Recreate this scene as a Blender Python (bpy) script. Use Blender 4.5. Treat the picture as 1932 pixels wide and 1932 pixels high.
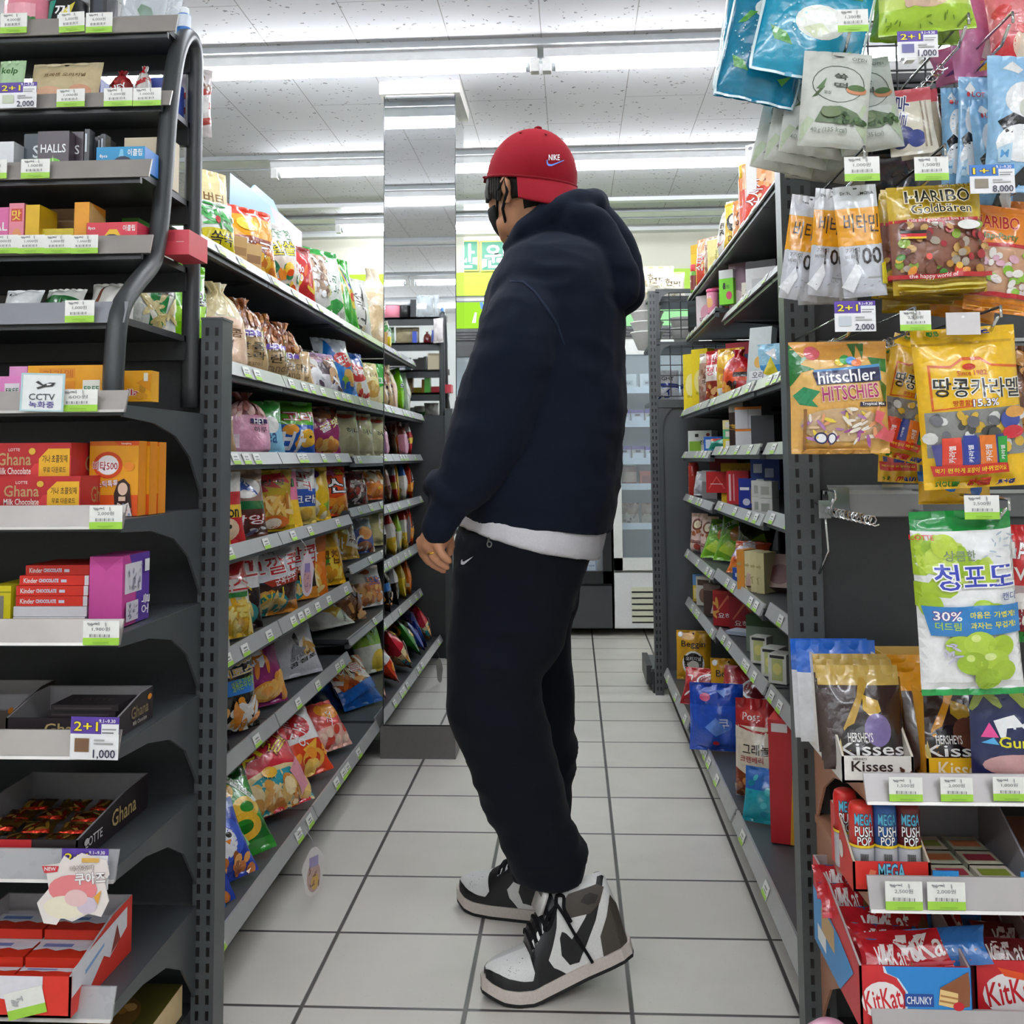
import bpy, bmesh, math, random
import numpy as np
from mathutils import Vector, Matrix, noise
from mathutils.geometry import tessellate_polygon
from mathutils.bvhtree import BVHTree
for o in list(bpy.data.objects): bpy.data.objects.remove(o)
S=bpy.context.scene; COL=S.collection
# ---------------- camera, world, exposure ----------------
FP,CY,PI_,YA,RO=1983.,698.5,.0825,.0572,.0085
H=1.0287
cp,sp,cw,sw,cr,sr=math.cos(PI_),math.sin(PI_),math.cos(YA),math.sin(YA),math.cos(RO),math.sin(RO)
fw=Vector((-sw*cp,cw*cp,sp)); rt=Vector((cw,sw,0)); dn=fw.cross(rt)
CR=rt*cr+dn*sr; CD=-rt*sr+dn*cr; CAMP=Vector((0,0,H))
cam=bpy.data.objects.new('camera',bpy.data.cameras.new('camera')); COL.objects.link(cam)
cam.data.sensor_width=36; cam.data.lens=FP/1932*36; cam.data.shift_y=-(966-CY)/1932; cam.data.clip_start=.02
cam.matrix_world=Matrix(((CR.x,-CD.x,-fw.x,0),(CR.y,-CD.y,-fw.y,0),(CR.z,-CD.z,-fw.z,H),(0,0,0,1)))
S.camera=cam
W=bpy.data.worlds.new('world'); S.world=W; W.use_nodes=True
W.node_tree.nodes['Background'].inputs[0].default_value=(.85,.92,1,1); W.node_tree.nodes['Background'].inputs[1].default_value=.4
S.view_settings.view_transform='Standard'; S.view_settings.look='None'; S.view_settings.gamma=1
S.view_settings.use_curve_mapping=False; S.view_settings.exposure=.2
cy_=S.cycles; cy_.max_bounces=8; cy_.diffuse_bounces=3; cy_.glossy_bounces=3; cy_.transmission_bounces=4; cy_.transparent_max_bounces=8; cy_.caustics_reflective=False; cy_.caustics_refractive=False
TUBE=51.0      # emission strength of the ceiling tubes
CEIL=2.385
def U(px,py,x=None,y=None,z=None):
    "photo pixel -> point in the room on a known plane"
    d=CR*((px-966)/FP)+CD*((py-CY)/FP)+fw
    t=(x/d.x) if x is not None else (y/d.y) if y is not None else (z-H)/d.z
    return CAMP+d*t
# ---------------- colours and materials ----------------
def lin(c): return c/12.92 if c<=.04045 else ((c+.055)/1.055)**2.4
_hc={}
def hx(s):
    if not isinstance(s,str): return s
    if s not in _hc:
        t=s if len(s)==6 else ''.join(c*2 for c in s)
        _hc[s]=tuple(lin(int(t[i:i+2],16)/255) for i in (0,2,4))
    return _hc[s]
def nt(m):
    m.use_nodes=True; N=m.node_tree; N.nodes.clear(); return N
class NB:
    def __init__(s,name):
        s.m=bpy.data.materials.new(name); s.N=nt(s.m); s.out=s.n('ShaderNodeOutputMaterial')
    def n(s,t,**k):
        x=s.N.nodes.new(t)
        for a,b in k.items(): setattr(x,a,b)
        return x
    def l(s,a,b): s.N.links.new(a,b)
    def put(s,i,v):
        if hasattr(v,'links'): s.l(v,i)
        else: i.default_value=v
    def math(s,op,a,b=0.):
        x=s.n('ShaderNodeMath',operation=op); s.put(x.inputs[0],a); s.put(x.inputs[1],b); return x.outputs[0]
    def mix(s,f,a,b,mode='MIX'):
        x=s.n('ShaderNodeMix',data_type='RGBA',blend_type=mode); s.put(x.inputs[0],f); s.put(x.inputs[6],a); s.put(x.inputs[7],b); return x.outputs[2]
    def noise(s,sc,det=2,vec=None,out=0):
        x=s.n('ShaderNodeTexNoise'); x.inputs['Scale'].default_value=sc; x.inputs['Detail'].default_value=det
        s.l(vec if vec else s.obj(),x.inputs['Vector']); return x.outputs[out]
    def obj(s):
        if not hasattr(s,'_o'): s._o=s.n('ShaderNodeTexCoord').outputs['Object']
        return s._o
    def rng(s,v,a,b,c=0.,d=1.):
        x=s.n('ShaderNodeMapRange'); s.put(x.inputs[0],v)
        for i,q in enumerate((a,b,c,d)): x.inputs[1+i].default_value=q
        return x.outputs[0]
    def pr(s,col,rough=.5,**k):
        p=s.n('ShaderNodeBsdfPrincipled'); s.put(p.inputs['Base Color'],col); s.put(p.inputs['Roughness'],rough)
        for a,b in k.items(): s.put(p.inputs[a.replace('_',' ')],b)
        s.l(p.outputs[0],s.out.inputs[0]); s.p=p; return p
    def bump(s,h,st,dist=.001):
        b=s.n('ShaderNodeBump'); b.inputs['Strength'].default_value=st; b.inputs['Distance'].default_value=dist
        s.l(h,b.inputs['Height']); s.l(b.outputs[0],s.p.inputs['Normal'])
M={}
def rgba(c): return (*hx(c),1)
def pm(name,rough,nscale=90,var=.06,bump=0,bscale=60,dist=.002,crease=0,**k):
    b=NB(name); a=b.n('ShaderNodeAttribute',attribute_name='Col').outputs['Color']
    v=b.rng(b.noise(nscale,3),.3,.7,1-var,1+var)
    c=b.mix(1.,a,v,'MULTIPLY'); b.pr(c,rough,**k)
    if bump:
        h=b.noise(bscale,3)
        if crease: # sharp folds of crackly film
            r1=b.math('ABSOLUTE',b.math('SUBTRACT',b.noise(crease,2),.5)); r2=b.math('ABSOLUTE',b.math('SUBTRACT',b.noise(crease*2.3,2,out=0),.48)); h=b.math('ADD',b.math('MULTIPLY',r1,3.),b.math('ADD',b.math('MULTIPLY',r2,1.1),b.math('MULTIPLY',h,.25)))
        b.bump(h,bump,dist)
    M[name]=b.m
pm('foil',.22,bump=.5,bscale=60,dist=.007,crease=13,Coat_Weight=.5,Coat_Roughness=.08)
pm('metalfoil',.28,bump=.5,bscale=60,dist=.006,crease=30,Metallic=.75)
pm('matte',.4,bump=.3,bscale=60,dist=.005,crease=10)
pm('card',.42,var=.03,bump=.04,bscale=200)
pm('plastic',.3,var=.03)
pm('steel',.42,nscale=300,var=.08,bump=.05,bscale=400)
pm('rail',.33,nscale=20,var=.05,Metallic=.25)
pm('chrome',.18,var=.02,Metallic=1.)
pm('fleece',.95,nscale=500,var=.14,bump=.25,bscale=700,dist=.001,Sheen_Weight=.03,Specular_IOR_Level=.15)
pm('cotton',.85,nscale=400,var=.05,bump=.2,bscale=500,Specular_IOR_Level=.2)
pm('leather',.4,nscale=300,var=.05,bump=.12,bscale=500)
pm('rubber',.7,nscale=300,var=.06)
pm('skin',.5,nscale=60,var=.07,bump=.1,bscale=300,Subsurface_Weight=.08,Subsurface_Radius=(.01,.004,.002))
pm('hair',.6,Specular_IOR_Level=.25,nscale=600,var=.3,bump=.4,bscale=500)
pm('print',.4,var=.02)
def clearm(name,alpha,rough,col):
    b=NB(name); a=b.n('ShaderNodeBsdfTransparent'); a.inputs[0].default_value=rgba(col)
    g=b.n('ShaderNodeBsdfPrincipled'); at=b.n('ShaderNodeAttribute',attribute_name='Col'); b.l(at.outputs[0],g.inputs['Base Color'])
    b.put(g.inputs['Roughness'],b.rng(b.noise(40,2),.3,.7,rough*.8,rough*1.2))
    m=b.n('ShaderNodeMixShader'); m.inputs[0].default_value=alpha
    b.l(a.outputs[0],m.inputs[1]); b.l(g.outputs[0],m.inputs[2]); b.l(m.outputs[0],b.out.inputs[0]); M[name]=b.m
clearm('clear',.22,.12,'fff'); clearm('film',.5,.18,'fff'); clearm('frost',.62,.3,'fff'); clearm('glass',.12,.03,'f4fbff')
def emis(name,st):
    b=NB(name); e=b.n('ShaderNodeEmission'); a=b.n('ShaderNodeAttribute',attribute_name='Col')
    b.l(a.outputs[0],e.inputs[0]); v=b.rng(b.noise(3,1),.3,.7,st*.97,st*1.03); b.l(v,e.inputs[1]); b.l(e.outputs[0],b.out.inputs[0]); M[name]=b.m
emis('tube',TUBE); emis('lightbox',1.0); emis('lamp',4.)
b=NB('mirror'); b.pr((.86,.89,.9,1),b.rng(b.noise(2.5,2),.3,.8,.0,.03),Metallic=1.); M['mirror']=b.m
# ---------------- mesh builder ----------------
class MB:
    def __init__(s): s.v=[];s.f=[];s.c=[];s.m=[];s.s=[]
    def add(s,vs,fs,col='888',mat='card',smooth=False):
        o=len(s.v); s.v+= [tuple(p) for p in vs]
        c=hx(col) if isinstance(col,str) or isinstance(col,tuple) else None
        for i,f in enumerate(fs):
            s.f.append(tuple(o+j for j in f)); s.c.append(c if c else hx(col[i])); s.m.append(mat); s.s.append(smooth)
        return s
    def box(s,x0,x1,y0,y1,z0,z1,col='888',mat='card',top=None):
        v=[(x,y,z) for z in (z0,z1) for y in (y0,y1) for x in (x0,x1)]
        f=[(0,2,3,1),(4,5,7,6),(0,1,5,4),(1,3,7,5),(3,2,6,7),(2,0,4,6)]
        return s.add(v,f,col,mat)
    def prism(s,pts,axis,a,b,col='888',mat='card'):
        "2D polygon extruded along axis (0:x 1:y 2:z)"
        n=len(pts); mk=lambda p,t:[(t,p[0],p[1]),(p[0],t,p[1]),(p[0],p[1],t)][axis]
        v=[mk(p,a) for p in pts]+[mk(p,b) for p in pts]
        tr=tessellate_polygon([[Vector((p[0],p[1],0)) for p in pts]])
        f=[tuple(t) for t in tr]+[tuple(n+i for i in t[::-1]) for t in tr]+[(i,(i+1)%n,n+(i+1)%n,n+i) for i in range(n)]
        return s.add(v,f,col,mat)
    def tube(s,path,r,col='888',mat='steel',n=8,sq=None,closed=False):
        P=[Vector(p) for p in path]; K=len(P); rs=r if isinstance(r,(list,tuple)) else [r]*K; vs=[];fs=[]
        up=None
        for i,p in enumerate(P):
            d=((P[(i+1)%K] if closed or i<K-1 else P[i])-(P[i-1] if closed or i>0 else P[i])).normalized()
            if up is None: up=Vector((0,0,1)) if abs(d.z)<.9 else Vector((1,0,0))
            a=d.cross(up).normalized(); bq=a.cross(d).normalized(); up=bq
            for k in range(n):
                t=2*math.pi*(k+.5)/n; vs.append(p+(a*math.cos(t)+bq*math.sin(t)*(sq or 1))*rs[i])
        for i in range(K if closed else K-1):
            j=(i+1)%K
            fs+=[(i*n+k,i*n+(k+1)%n,j*n+(k+1)%n,j*n+k) for k in range(n)]
        if not closed: fs+=[tuple(range(n))[::-1],tuple((K-1)*n+k for k in range(n))]
        return s.add(vs,fs,col,mat,n>5)
    def lathe(s,prof,col='888',mat='plastic',n=20,c=(0,0,0)):
        "prof: (r,z[,colour])"
        vs=[];fs=[];cs=[]
        for r,z,*_ in prof: vs+=[(c[0]+r*math.cos(2*math.pi*k/n),c[1]+r*math.sin(2*math.pi*k/n),c[2]+z) for k in range(n)]
        for i in range(len(prof)-1):
            for k in range(n): fs.append((i*n+k,i*n+(k+1)%n,(i+1)*n+(k+1)%n,(i+1)*n+k)); cs.append(prof[i][2] if len(prof[i])>2 else col)
        fs+=[tuple(range(n))[::-1],tuple((len(prof)-1)*n+k for k in range(n))]; cs+=[cs[0],cs[-1]]
        return s.add(vs,fs,cs,mat,True)
    def loft(s,secs,col='888',mat='fleece',cap=True):
        n=len(secs[0]); vs=[p for q in secs for p in q]; K=len(secs)
        fs=[(i*n+k,i*n+(k+1)%n,(i+1)*n+(k+1)%n,(i+1)*n+k) for i in range(K-1) for k in range(n)]
        if cap: fs+=[tuple(range(n))[::-1],tuple((K-1)*n+k for k in range(n))]
        return s.add(vs,fs,col,mat,True)
    def mesh(s,name):
        me=bpy.data.meshes.new(name); me.from_pydata(s.v,[],s.f)
        mats=[]; idx=[]
        for m in s.m:
            if m not in mats: mats.append(m)
            idx.append(mats.index(m))
        for m in mats: me.materials.append(M[m] if isinstance(m,str) else m)
        me.polygons.foreach_set('material_index',idx); me.polygons.foreach_set('use_smooth',s.s)
        at=me.color_attributes.new('Col','FLOAT_COLOR','CORNER')
        tot=[len(f) for f in s.f]; arr=np.repeat(np.array([(*c,1.) for c in s.c],dtype=np.float32),tot,axis=0)
        at.data.foreach_set('color',arr.ravel()); me.update(); return me
    def build(s,name,parent=None,loc=None,yaw=0,lean=0,roll=0):
        o=bpy.data.objects.new(name,s.mesh(name)); COL.objects.link(o)
        if parent: o.parent=parent
        if loc is not None: o.location=loc
        if yaw or lean or roll: o.rotation_euler=(Matrix.Rotation(math.radians(yaw),3,'Z')@Matrix.Rotation(math.radians(-lean),3,'X')@Matrix.Rotation(math.radians(roll),3,'Y')).to_euler()
        return o
def reg(o,label,cat,group=None):
    o['label']=label; o['category']=cat
    if group: o['group']=group
    return o
def empty(name,loc,label=None,cat=None,group=None,yaw=0):
    o=bpy.data.objects.new(name,None); COL.objects.link(o); o.location=loc; o.rotation_euler[2]=math.radians(yaw); o.empty_display_size=.1
    if label: reg(o,label,cat,group)
    return o
def struct(o): o['kind']='structure'; return o
# ---------------- printed graphics as geometry ----------------
_tc={}
def text_tris(s,off):
    k=(s,off)
    if k not in _tc:
        cu=bpy.data.curves.new('t','FONT'); cu.body=s; cu.resolution_u=2; cu.offset=off; cu.align_x='CENTER'
        o=bpy.data.objects.new('t',cu); COL.objects.link(o); bpy.context.view_layer.update()
        me=o.evaluated_get(bpy.context.evaluated_depsgraph_get()).to_mesh(); me.calc_loop_triangles()
        V=np.array([v.co[:2] for v in me.vertices]).reshape(-1,2); T=np.array([t.vertices[:] for t in me.loop_triangles],dtype=int).reshape(-1,3)
        bpy.data.objects.remove(o); bpy.data.curves.remove(cu)
        _tc[k]=V[T] if len(T) else np.zeros((0,3,2))
    return _tc[k]
def poly_tris(p):
    tr=tessellate_polygon([[Vector((a,b,0)) for a,b in p]]); P=np.array(p); return P[np.array([list(t) for t in tr])]
def disc(cx,cy,rx,ry,n=18,rot=0):
    a=np.arange(n)*2*np.pi/n; c,s=np.cos(rot),np.sin(rot); x=np.cos(a)*rx; y=np.sin(a)*ry
    q=np.stack([cx+x*c-y*s,cy+x*s+y*c],1); i=np.arange(1,n-1); return np.stack([np.repeat(q[:1],n-2,0),q[i],q[i+1]],1)
def ops_tris(ops,w,h,seed=0):
    "mini language of printed shapes -> list of (triangles in metres on the flat pack, colour)"
    out=[]; rs=np.random.RandomState(seed); k=np.array([w,h])
    for op in ops.split(';'):
        a=op.split()
        if not a: continue
        if a[0]=='r':
            x0,y0,x1,y1=map(float,a[1:5]); out.append((np.array([[(x0,y0),(x1,y0),(x1,y1)],[(x0,y0),(x1,y1),(x0,y1)]])*k,a[5]))
        elif a[0]=='e':
            cx,cy,rx,ry=map(float,a[1:5]); out.append((disc(cx*w,cy*h,rx*w,ry*h),a[5]))
        elif a[0]=='o':
            cx,cy,rx,ry,t=map(float,a[1:6]); n=20; q=np.arange(n+1)*2*np.pi/n
            p=np.stack([cx*w+np.cos(q)*rx*w,cy*h+np.sin(q)*ry*h],1); i=np.stack([cx*w+np.cos(q)*rx*w*t,cy*h+np.sin(q)*ry*h*t],1)
            out.append((np.concatenate([np.stack([p[:-1],p[1:],i[1:]],1),np.stack([p[:-1],i[1:],i[:-1]],1)]),a[6]))
        elif a[0]=='p':
            out.append((poly_tris([tuple(map(float,q.split(','))) for q in a[2:]])*k,a[1]))
        elif a[0] in 'bk':
            x0,y0,x1,y1=map(float,a[1:5]); cs=a[7].split(','); sz=float(a[6])*w
            for i in range(int(a[5])):
                s=sz*rs.uniform(.7,1.2); r=rs.uniform(0,3.14); cx,cy=rs.uniform(x0,x1)*w,rs.uniform(y0,y1)*h; c=cs[i%len(cs)]
                if a[0]=='b': out.append((disc(cx,cy,s,s*rs.uniform(.6,1),9,r),c))
                else: out.append((disc(cx,cy,s,s*.28,9,r),c))
        elif a[0][0]=='t':
            rot=math.radians(float(a[0][1:] or 0)); cx,cy=float(a[1])*w,float(a[2])*h; ww=a[3].split('x'); cs=a[4].split('/'); s=' '.join(a[5:])
            T=text_tris(s,.012)
            if not len(T): continue
            lo=T.reshape(-1,2).min(0); hi=T.reshape(-1,2).max(0); sc=float(ww[0])*w/max(hi[0]-lo[0],1e-6); sy=sc if len(ww)<2 else float(ww[1])*h/max(hi[1]-lo[1],1e-6)
            for c,of in ([(cs[1],.06)] if len(cs)>1 else [])+[(cs[0],.012)]:
                Q=(text_tris(s,of)-(lo+hi)/2)*np.array([sc,sy]); c_,s_=math.cos(rot),math.sin(rot)
                out.append((np.stack([Q[...,0]*c_-Q[...,1]*s_+cx,Q[...,0]*s_+Q[...,1]*c_+cy],-1),c))
    return out
def subdiv(T,L):
    for _ in range(12):
        e=np.linalg.norm(T-np.roll(T,-1,1),axis=2); k=e.argmax(1); bad=e.max(1)>L
        if not bad.any(): break
        G=T[~bad]; B=T[bad]; kk=k[bad]; r=np.arange(len(B)); a,b_,c=B[r,kk],B[r,(kk+1)%3],B[r,(kk+2)%3]; m=(a+b_)/2
        T=np.concatenate([G,np.stack([a,m,c],1),np.stack([m,b_,c],1)])
    return T
def clip01(T,w,h):
    ok=((T>=-1e-9)&(T<=np.array([w,h])+1e-9)).all((1,2)); out=[T[ok]]
    for t in T[~ok]:
        P=[tuple(p) for p in t]
        for ax,lim,sg in ((0,0,1),(0,w,-1),(1,0,1),(1,h,-1)):
            Q=[]
            for i in range(len(P)):
                a,b_=P[i-1],P[i]; da,db=sg*(a[ax]-lim),sg*(b_[ax]-lim)
                if (da<0)!=(db<0): f=da/(da-db); Q.append((a[0]+(b_[0]-a[0])*f,a[1]+(b_[1]-a[1])*f))
                if db>=0: Q.append(b_)
            P=Q
            if not P: break
        if len(P)>2: out.append(np.array([[P[0],P[i],P[i+1]] for i in range(1,len(P)-1)]))
    return np.concatenate(out)
def decal(mb,F,w,h,ops,seed=0,L=None,mat='foil',off=.0005,step=.00012,smooth=True,flip=False):
    "wrap printed shapes onto the surface F(u,v)"
    for i,(T,c) in enumerate(ops_tris(ops,w,h,seed)):
        if not len(T): continue
        T=clip01(T,w,h)
        if not len(T): continue
        if L: T=subdiv(T,L)
        Q=T.reshape(-1,2)/np.array([w,h]); u,v=Q[:,0],Q[:,1]; e=.004
        p=F(u,v); n=np.cross(F(u+e,v)-F(u-e,v),F(u,v+e)-F(u,v-e)); n/=np.linalg.norm(n,axis=1,keepdims=True)+1e-12
        if flip: n=-n
        p=p+n*(off+step*i); t=np.arange(len(p)).reshape(-1,3)
        A=Q.reshape(-1,3,2); cr_=np.cross(A[:,1]-A[:,0],A[:,2]-A[:,0]); q_=(cr_>0) if flip else (cr_<0); t[q_]=t[q_][:,::-1]
        mb.add(p.tolist(),t.tolist(),c,mat,smooth)
# ---------------- packs ----------------
def bagF(w,h,t,kind='p',seed=1,side=-1):
    rs=np.random.RandomState(seed); p=rs.uniform(0,6.28,8); k1,k2=rs.uniform(1.5,3.5,2); tw=rs.uniform(-.04,.04); sg=.05
    def F(u,v):
        u=np.asarray(u,float); v=np.asarray(v,float); vv=np.clip((v-sg)/(1-2*sg),0,1)
        a=np.maximum(1-np.abs(2*u-1)**2.6,0)**.6
        if kind=='d':   # stand-up pouch: full at the foot, flat at the top
            vv=np.clip(v/.93,0,1); b_=np.where(vv<.2,np.sin(np.pi/2*vv/.2)**.5,np.cos(np.pi/2*np.clip((vv-.2)/.8,0,1))**.8); wf=1+0*v
        elif kind=='f': b_=np.sin(np.pi*vv)**.35; wf=1-.02*np.sin(np.pi*vv)
        elif kind=='t': # tied bag: neck below the top
            wf=np.interp(v,[0,.08,.3,.6,.78,.88,1],[.8,1,1,.9,.6,.16,.42]); b_=np.interp(v,[0,.05,.2,.55,.78,.88,1],[.5,.85,1,.95,.75,.45,.25])
        else: b_=np.sin(np.pi*vv)**.6; wf=1-.08*np.sin(np.pi*vv)
        y=t/2*a*b_
        wr=t*.07*(np.sin(6.28*k1*u+p[0])*np.exp(-vv*5)+np.sin(6.28*k2*u+p[1])*np.exp(-(1-vv)*5))*a
        wr=wr+t*.035*np.sin(6.28*(1.1*u+1.9*v)+p[2])*a*b_+t*.025*np.sin(6.28*(2.3*u-1.2*v)+p[3])*a*b_
        ends=np.maximum(0,1-vv*9)+np.maximum(0,1-(1-vv)*9)
        mid=.03*h*np.sin(3.0*u+p[4])*ends*(.25 if kind!='t' else 0)+tw*h*(v-.5)**2
        x=(u-.5)*w*wf
        return np.stack([x,side*(y+wr)+mid,v*h*(1-.02*a*b_)],-1)
    return F
def bag(w,h,t,kind,bands,ops,seed,mat='foil',both=False,nu=16,nv=22):
    mb=MB(); bl=[]
    for q in bands.split():
        c,_,e=q.partition(':'); bl.append((float(e or 2),c))
    u,v=np.meshgrid(np.linspace(0,1,nu+1),np.linspace(0,1,nv+1))
    for sd in (-1,1):
        F=bagF(w,h,t,kind,seed,sd); P=F(u.ravel(),v.ravel()).tolist(); fs=[];cs=[]
        for j in range(nv):
            c=next(c for e,c in bl if (j+.5)/nv<e)
            for i in range(nu):
                a=j*(nu+1)+i; q=(a,a+1,a+nu+2,a+nu+1); fs.append(q if sd<0 else q[::-1]); cs.append(c)
        mb.add(P,fs,cs,mat,True)
    L=max(w/12,.008)
    decal(mb,bagF(w,h,t,kind,seed,-1),w,h,ops,seed,L,mat)
    if both:
        G=bagF(w,h,t,kind,seed,1); decal(mb,lambda u,v:G(1-u,v),w,h,ops,seed,L*1.5,mat)
    return mb
def carton(w,h,d,bands,ops='',side='',top='',mat='card',left=None):
    mb=MB(); z=0
    for q in bands.split():
        c,_,e=q.partition(':'); z1=h*float(e or 1); mb.box(-w/2,w/2,-d/2,d/2,z,z1,c,mat); z=z1
    pl=lambda o,a,b:(lambda u,v:np.array(o)+np.outer(u,np.array(a))+np.outer(v,np.array(b)))
    k=dict(mat=mat,off=.0004,step=.00015,smooth=False)
    if ops: decal(mb,pl((-w/2,-d/2,0),(w,0,0),(0,0,h)),w,h,ops,1,**k)
    if side:
        decal(mb,pl((w/2,-d/2,0),(0,d,0),(0,0,h)),d,h,side,2,**k)
    if left or side: decal(mb,pl((-w/2,d/2,0),(0,-d,0),(0,0,h)),d,h,left or side,2,**k)
    if top: decal(mb,pl((-w/2,-d/2,h),(w,0,0),(0,d,0)),w,d,top,3,**k)
    return mb
def tray(w,h,d,front,col,inn='ccc',ops='',side='',mat='card',th=.003,back=None):
    "open display carton: low front, sloping sides, high back"
    mb=MB(); hb=back or h
    mb.box(-w/2,w/2,-d/2,d/2,0,th,inn,mat); mb.box(-w/2,w/2,-d/2,-d/2+th,0,front,col,mat); mb.box(-w/2,w/2,d/2-th,d/2,0,hb,inn,mat)
    for s in (-1,1):
        a,b_=(s*w/2-(th if s>0 else 0)),(s*w/2+(th if s<0 else 0))
        mb.prism([(-d/2,0),(d/2,0),(d/2,hb),(d/2-.35*d,hb*.97),(-d/2,front)],0,a,b_,inn,mat)
        o=s*(w/2+.0006); mb.add([(o,-d/2,0),(o,d/2,0),(o,d/2,hb),(o,d/2-.35*d,hb*.97),(o,-d/2,front)],[(0,1,2,3,4) if s>0 else (4,3,2,1,0)],col,mat)
    pl=lambda o,a,b:(lambda u,v:np.array(o)+np.outer(u,np.array(a))+np.outer(v,np.array(b)))
    k=dict(mat=mat,off=.0008,step=.00015,smooth=False)
    if ops: decal(mb,pl((-w/2,-d/2,0),(w,0,0),(0,0,front)),w,front,ops,1,**k)
    if side:
        decal(mb,pl((w/2+.0006,-d/2,0),(0,d,0),(0,0,h)),d,h,side,2,**k); decal(mb,pl((-w/2-.0006,d/2,0),(0,-d,0),(0,0,h)),d,h,side,2,**k)
    return mb
def cylpack(r,h,col,ops='',mat='plastic',n=24,prof=None):
    mb=MB(); mb.lathe(prof or [(r*.93,0),(r,.003),(r,h-.003),(r*.93,h)],col,mat,n)
    w=2*math.pi*r
    if ops: decal(mb,lambda u,v:np.stack([r*np.sin((np.asarray(u)-.5)*6.2832),-r*np.cos((np.asarray(u)-.5)*6.2832),np.asarray(v)*h],-1),w,h,ops,1,L=r*.35,mat=mat)
    return mb
def raised(name,parent,me_obj,polys,mat='print',off=.0012,L=.012):
    "flat shapes wrapped onto an existing surface along the view from the aisle"
    dg=bpy.context.evaluated_depsgraph_get(); bv=BVHTree.FromObject(me_obj,dg); mw=me_obj.matrix_world; inv=mw.inverted(); mb=MB()
    o=inv@CAMP
    for k,(T,c) in enumerate(polys):
        T=subdiv(np.asarray(T,float),L)
        for t in T:
            vs=[]
            for px,py in t:
                d=(inv.to_3x3()@(U(px,py,y=1.)-CAMP)).normalized(); hit=bv.ray_cast(o,d)
                if hit[0] is None: break
                n=hit[1] if hit[1].dot(d)<0 else -hit[1]; vs.append(hit[0]+n*(off+.0004*k)-d*.0006)
            if len(vs)==3: mb.add(vs,[(0,1,2)],c,mat,False)
    return mb.build(name,parent)
# ================= the room =================
X0,X1,Y0,Y1=-2.75,2.9,-2.4,6.85
def matf():
    b=NB('floor_tiles'); sp=b.n('ShaderNodeSeparateXYZ'); b.l(b.obj(),sp.inputs[0]); T=.31; g=.0032
    def cell(o,off):
        q=b.math('DIVIDE',b.math('SUBTRACT',o,off),T); f=b.math('FRACT',q); d=b.math('MINIMUM',f,b.math('SUBTRACT',1.,f)); return d,b.math('FLOOR',q)
    dx,ix=cell(sp.outputs[0],-.5246); dy,iy=cell(sp.outputs[1],3.597)
    d=b.math('MINIMUM',dx,dy); grout=b.rng(d,g/T,g/T*1.7,1.,0.)
    cv=b.n('ShaderNodeCombineXYZ'); b.l(ix,cv.inputs[0]); b.l(iy,cv.inputs[1])
    wn=b.n('ShaderNodeTexWhiteNoise'); b.l(cv.outputs[0],wn.inputs['Vector'])
    t=b.mix(wn.outputs[0],rgba('dad5cb'),rgba('e1dcd3')); t=b.mix(b.rng(b.noise(6,5),.45,.75,0,.35),t,rgba('c6c2b9')); t=b.mix(b.rng(b.noise(140,3),.66,.72,0,.4),t,rgba('b5b1a8'))
    c=b.mix(grout,t,rgba('4a4642')); b.pr(c,b.rng(b.noise(9,4),.3,.7,.3,.46)); b.bump(b.math('SUBTRACT',1.,grout),.3,.002); return b.m
def matc():
    b=NB('ceiling_board'); sp=b.n('ShaderNodeSeparateXYZ'); b.l(b.obj(),sp.inputs[0])
    iy=b.math('DIVIDE',b.math('ADD',sp.outputs[1],.1),.3); row=b.math('FLOOR',iy); fy=b.math('FRACT',iy)
    ix=b.math('DIVIDE',b.math('ADD',sp.outputs[0],.085),.3); fx=b.math('FRACT',ix); col=b.math('FLOOR',ix)
    iy2=b.math('DIVIDE',b.math('ADD',sp.outputs[1],b.math('MULTIPLY',b.math('MODULO',b.math('ABSOLUTE',col),2.),.3)),.6); fy2=b.math('FRACT',iy2)
    dx=b.math('MULTIPLY',b.math('MINIMUM',fx,b.math('SUBTRACT',1.,fx)),.3); dy=b.math('MULTIPLY',b.math('MINIMUM',fy2,b.math('SUBTRACT',1.,fy2)),.6)
    ln=b.rng(b.math('MINIMUM',dx,dy),.0008,.0022,1.,0.)
    mp=b.n('ShaderNodeMapping'); b.l(b.obj(),mp.inputs[0]); wob=b.n('ShaderNodeVectorMath',operation='ADD')
    nz=b.n('ShaderNodeTexNoise'); nz.inputs['Scale'].default_value=70; b.l(b.obj(),nz.inputs['Vector']); sc=b.n('ShaderNodeVectorMath',operation='SCALE'); b.l(nz.outputs['Color'],sc.inputs[0]); sc.inputs['Scale'].default_value=.03
    b.l(b.obj(),wob.inputs[0]); b.l(sc.outputs[0],wob.inputs[1])
    vo=b.n('ShaderNodeTexVoronoi'); vo.inputs['Scale'].default_value=35; b.l(wob.outputs[0],vo.inputs['Vector'])
    s1=b.rng(vo.outputs['Distance'],.15,.19,1.,0.); rs=b.n('ShaderNodeSeparateColor'); b.l(vo.outputs['Color'],rs.inputs[0]); s1=b.math('MULTIPLY',s1,b.math('LESS_THAN',rs.outputs[0],.8))
    c=b.mix(b.math('MULTIPLY',s1,.72),rgba('dadadc'),rgba('3c3a37')); c=b.mix(b.math('MULTIPLY',ln,.75),c,rgba('77756f')); b.pr(c,.85); b.bump(s1,-.3,.002); return b.m
def plainm(n,c,r=.6,sc=4,var=.04):
    b=NB(n); v=b.rng(b.noise(sc,4),.3,.7,1-var,1+var); b.pr(b.mix(1.,rgba(c),v,'MULTIPLY'),r); b.bump(b.noise(120,3),.06,.001); return b.m
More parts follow.
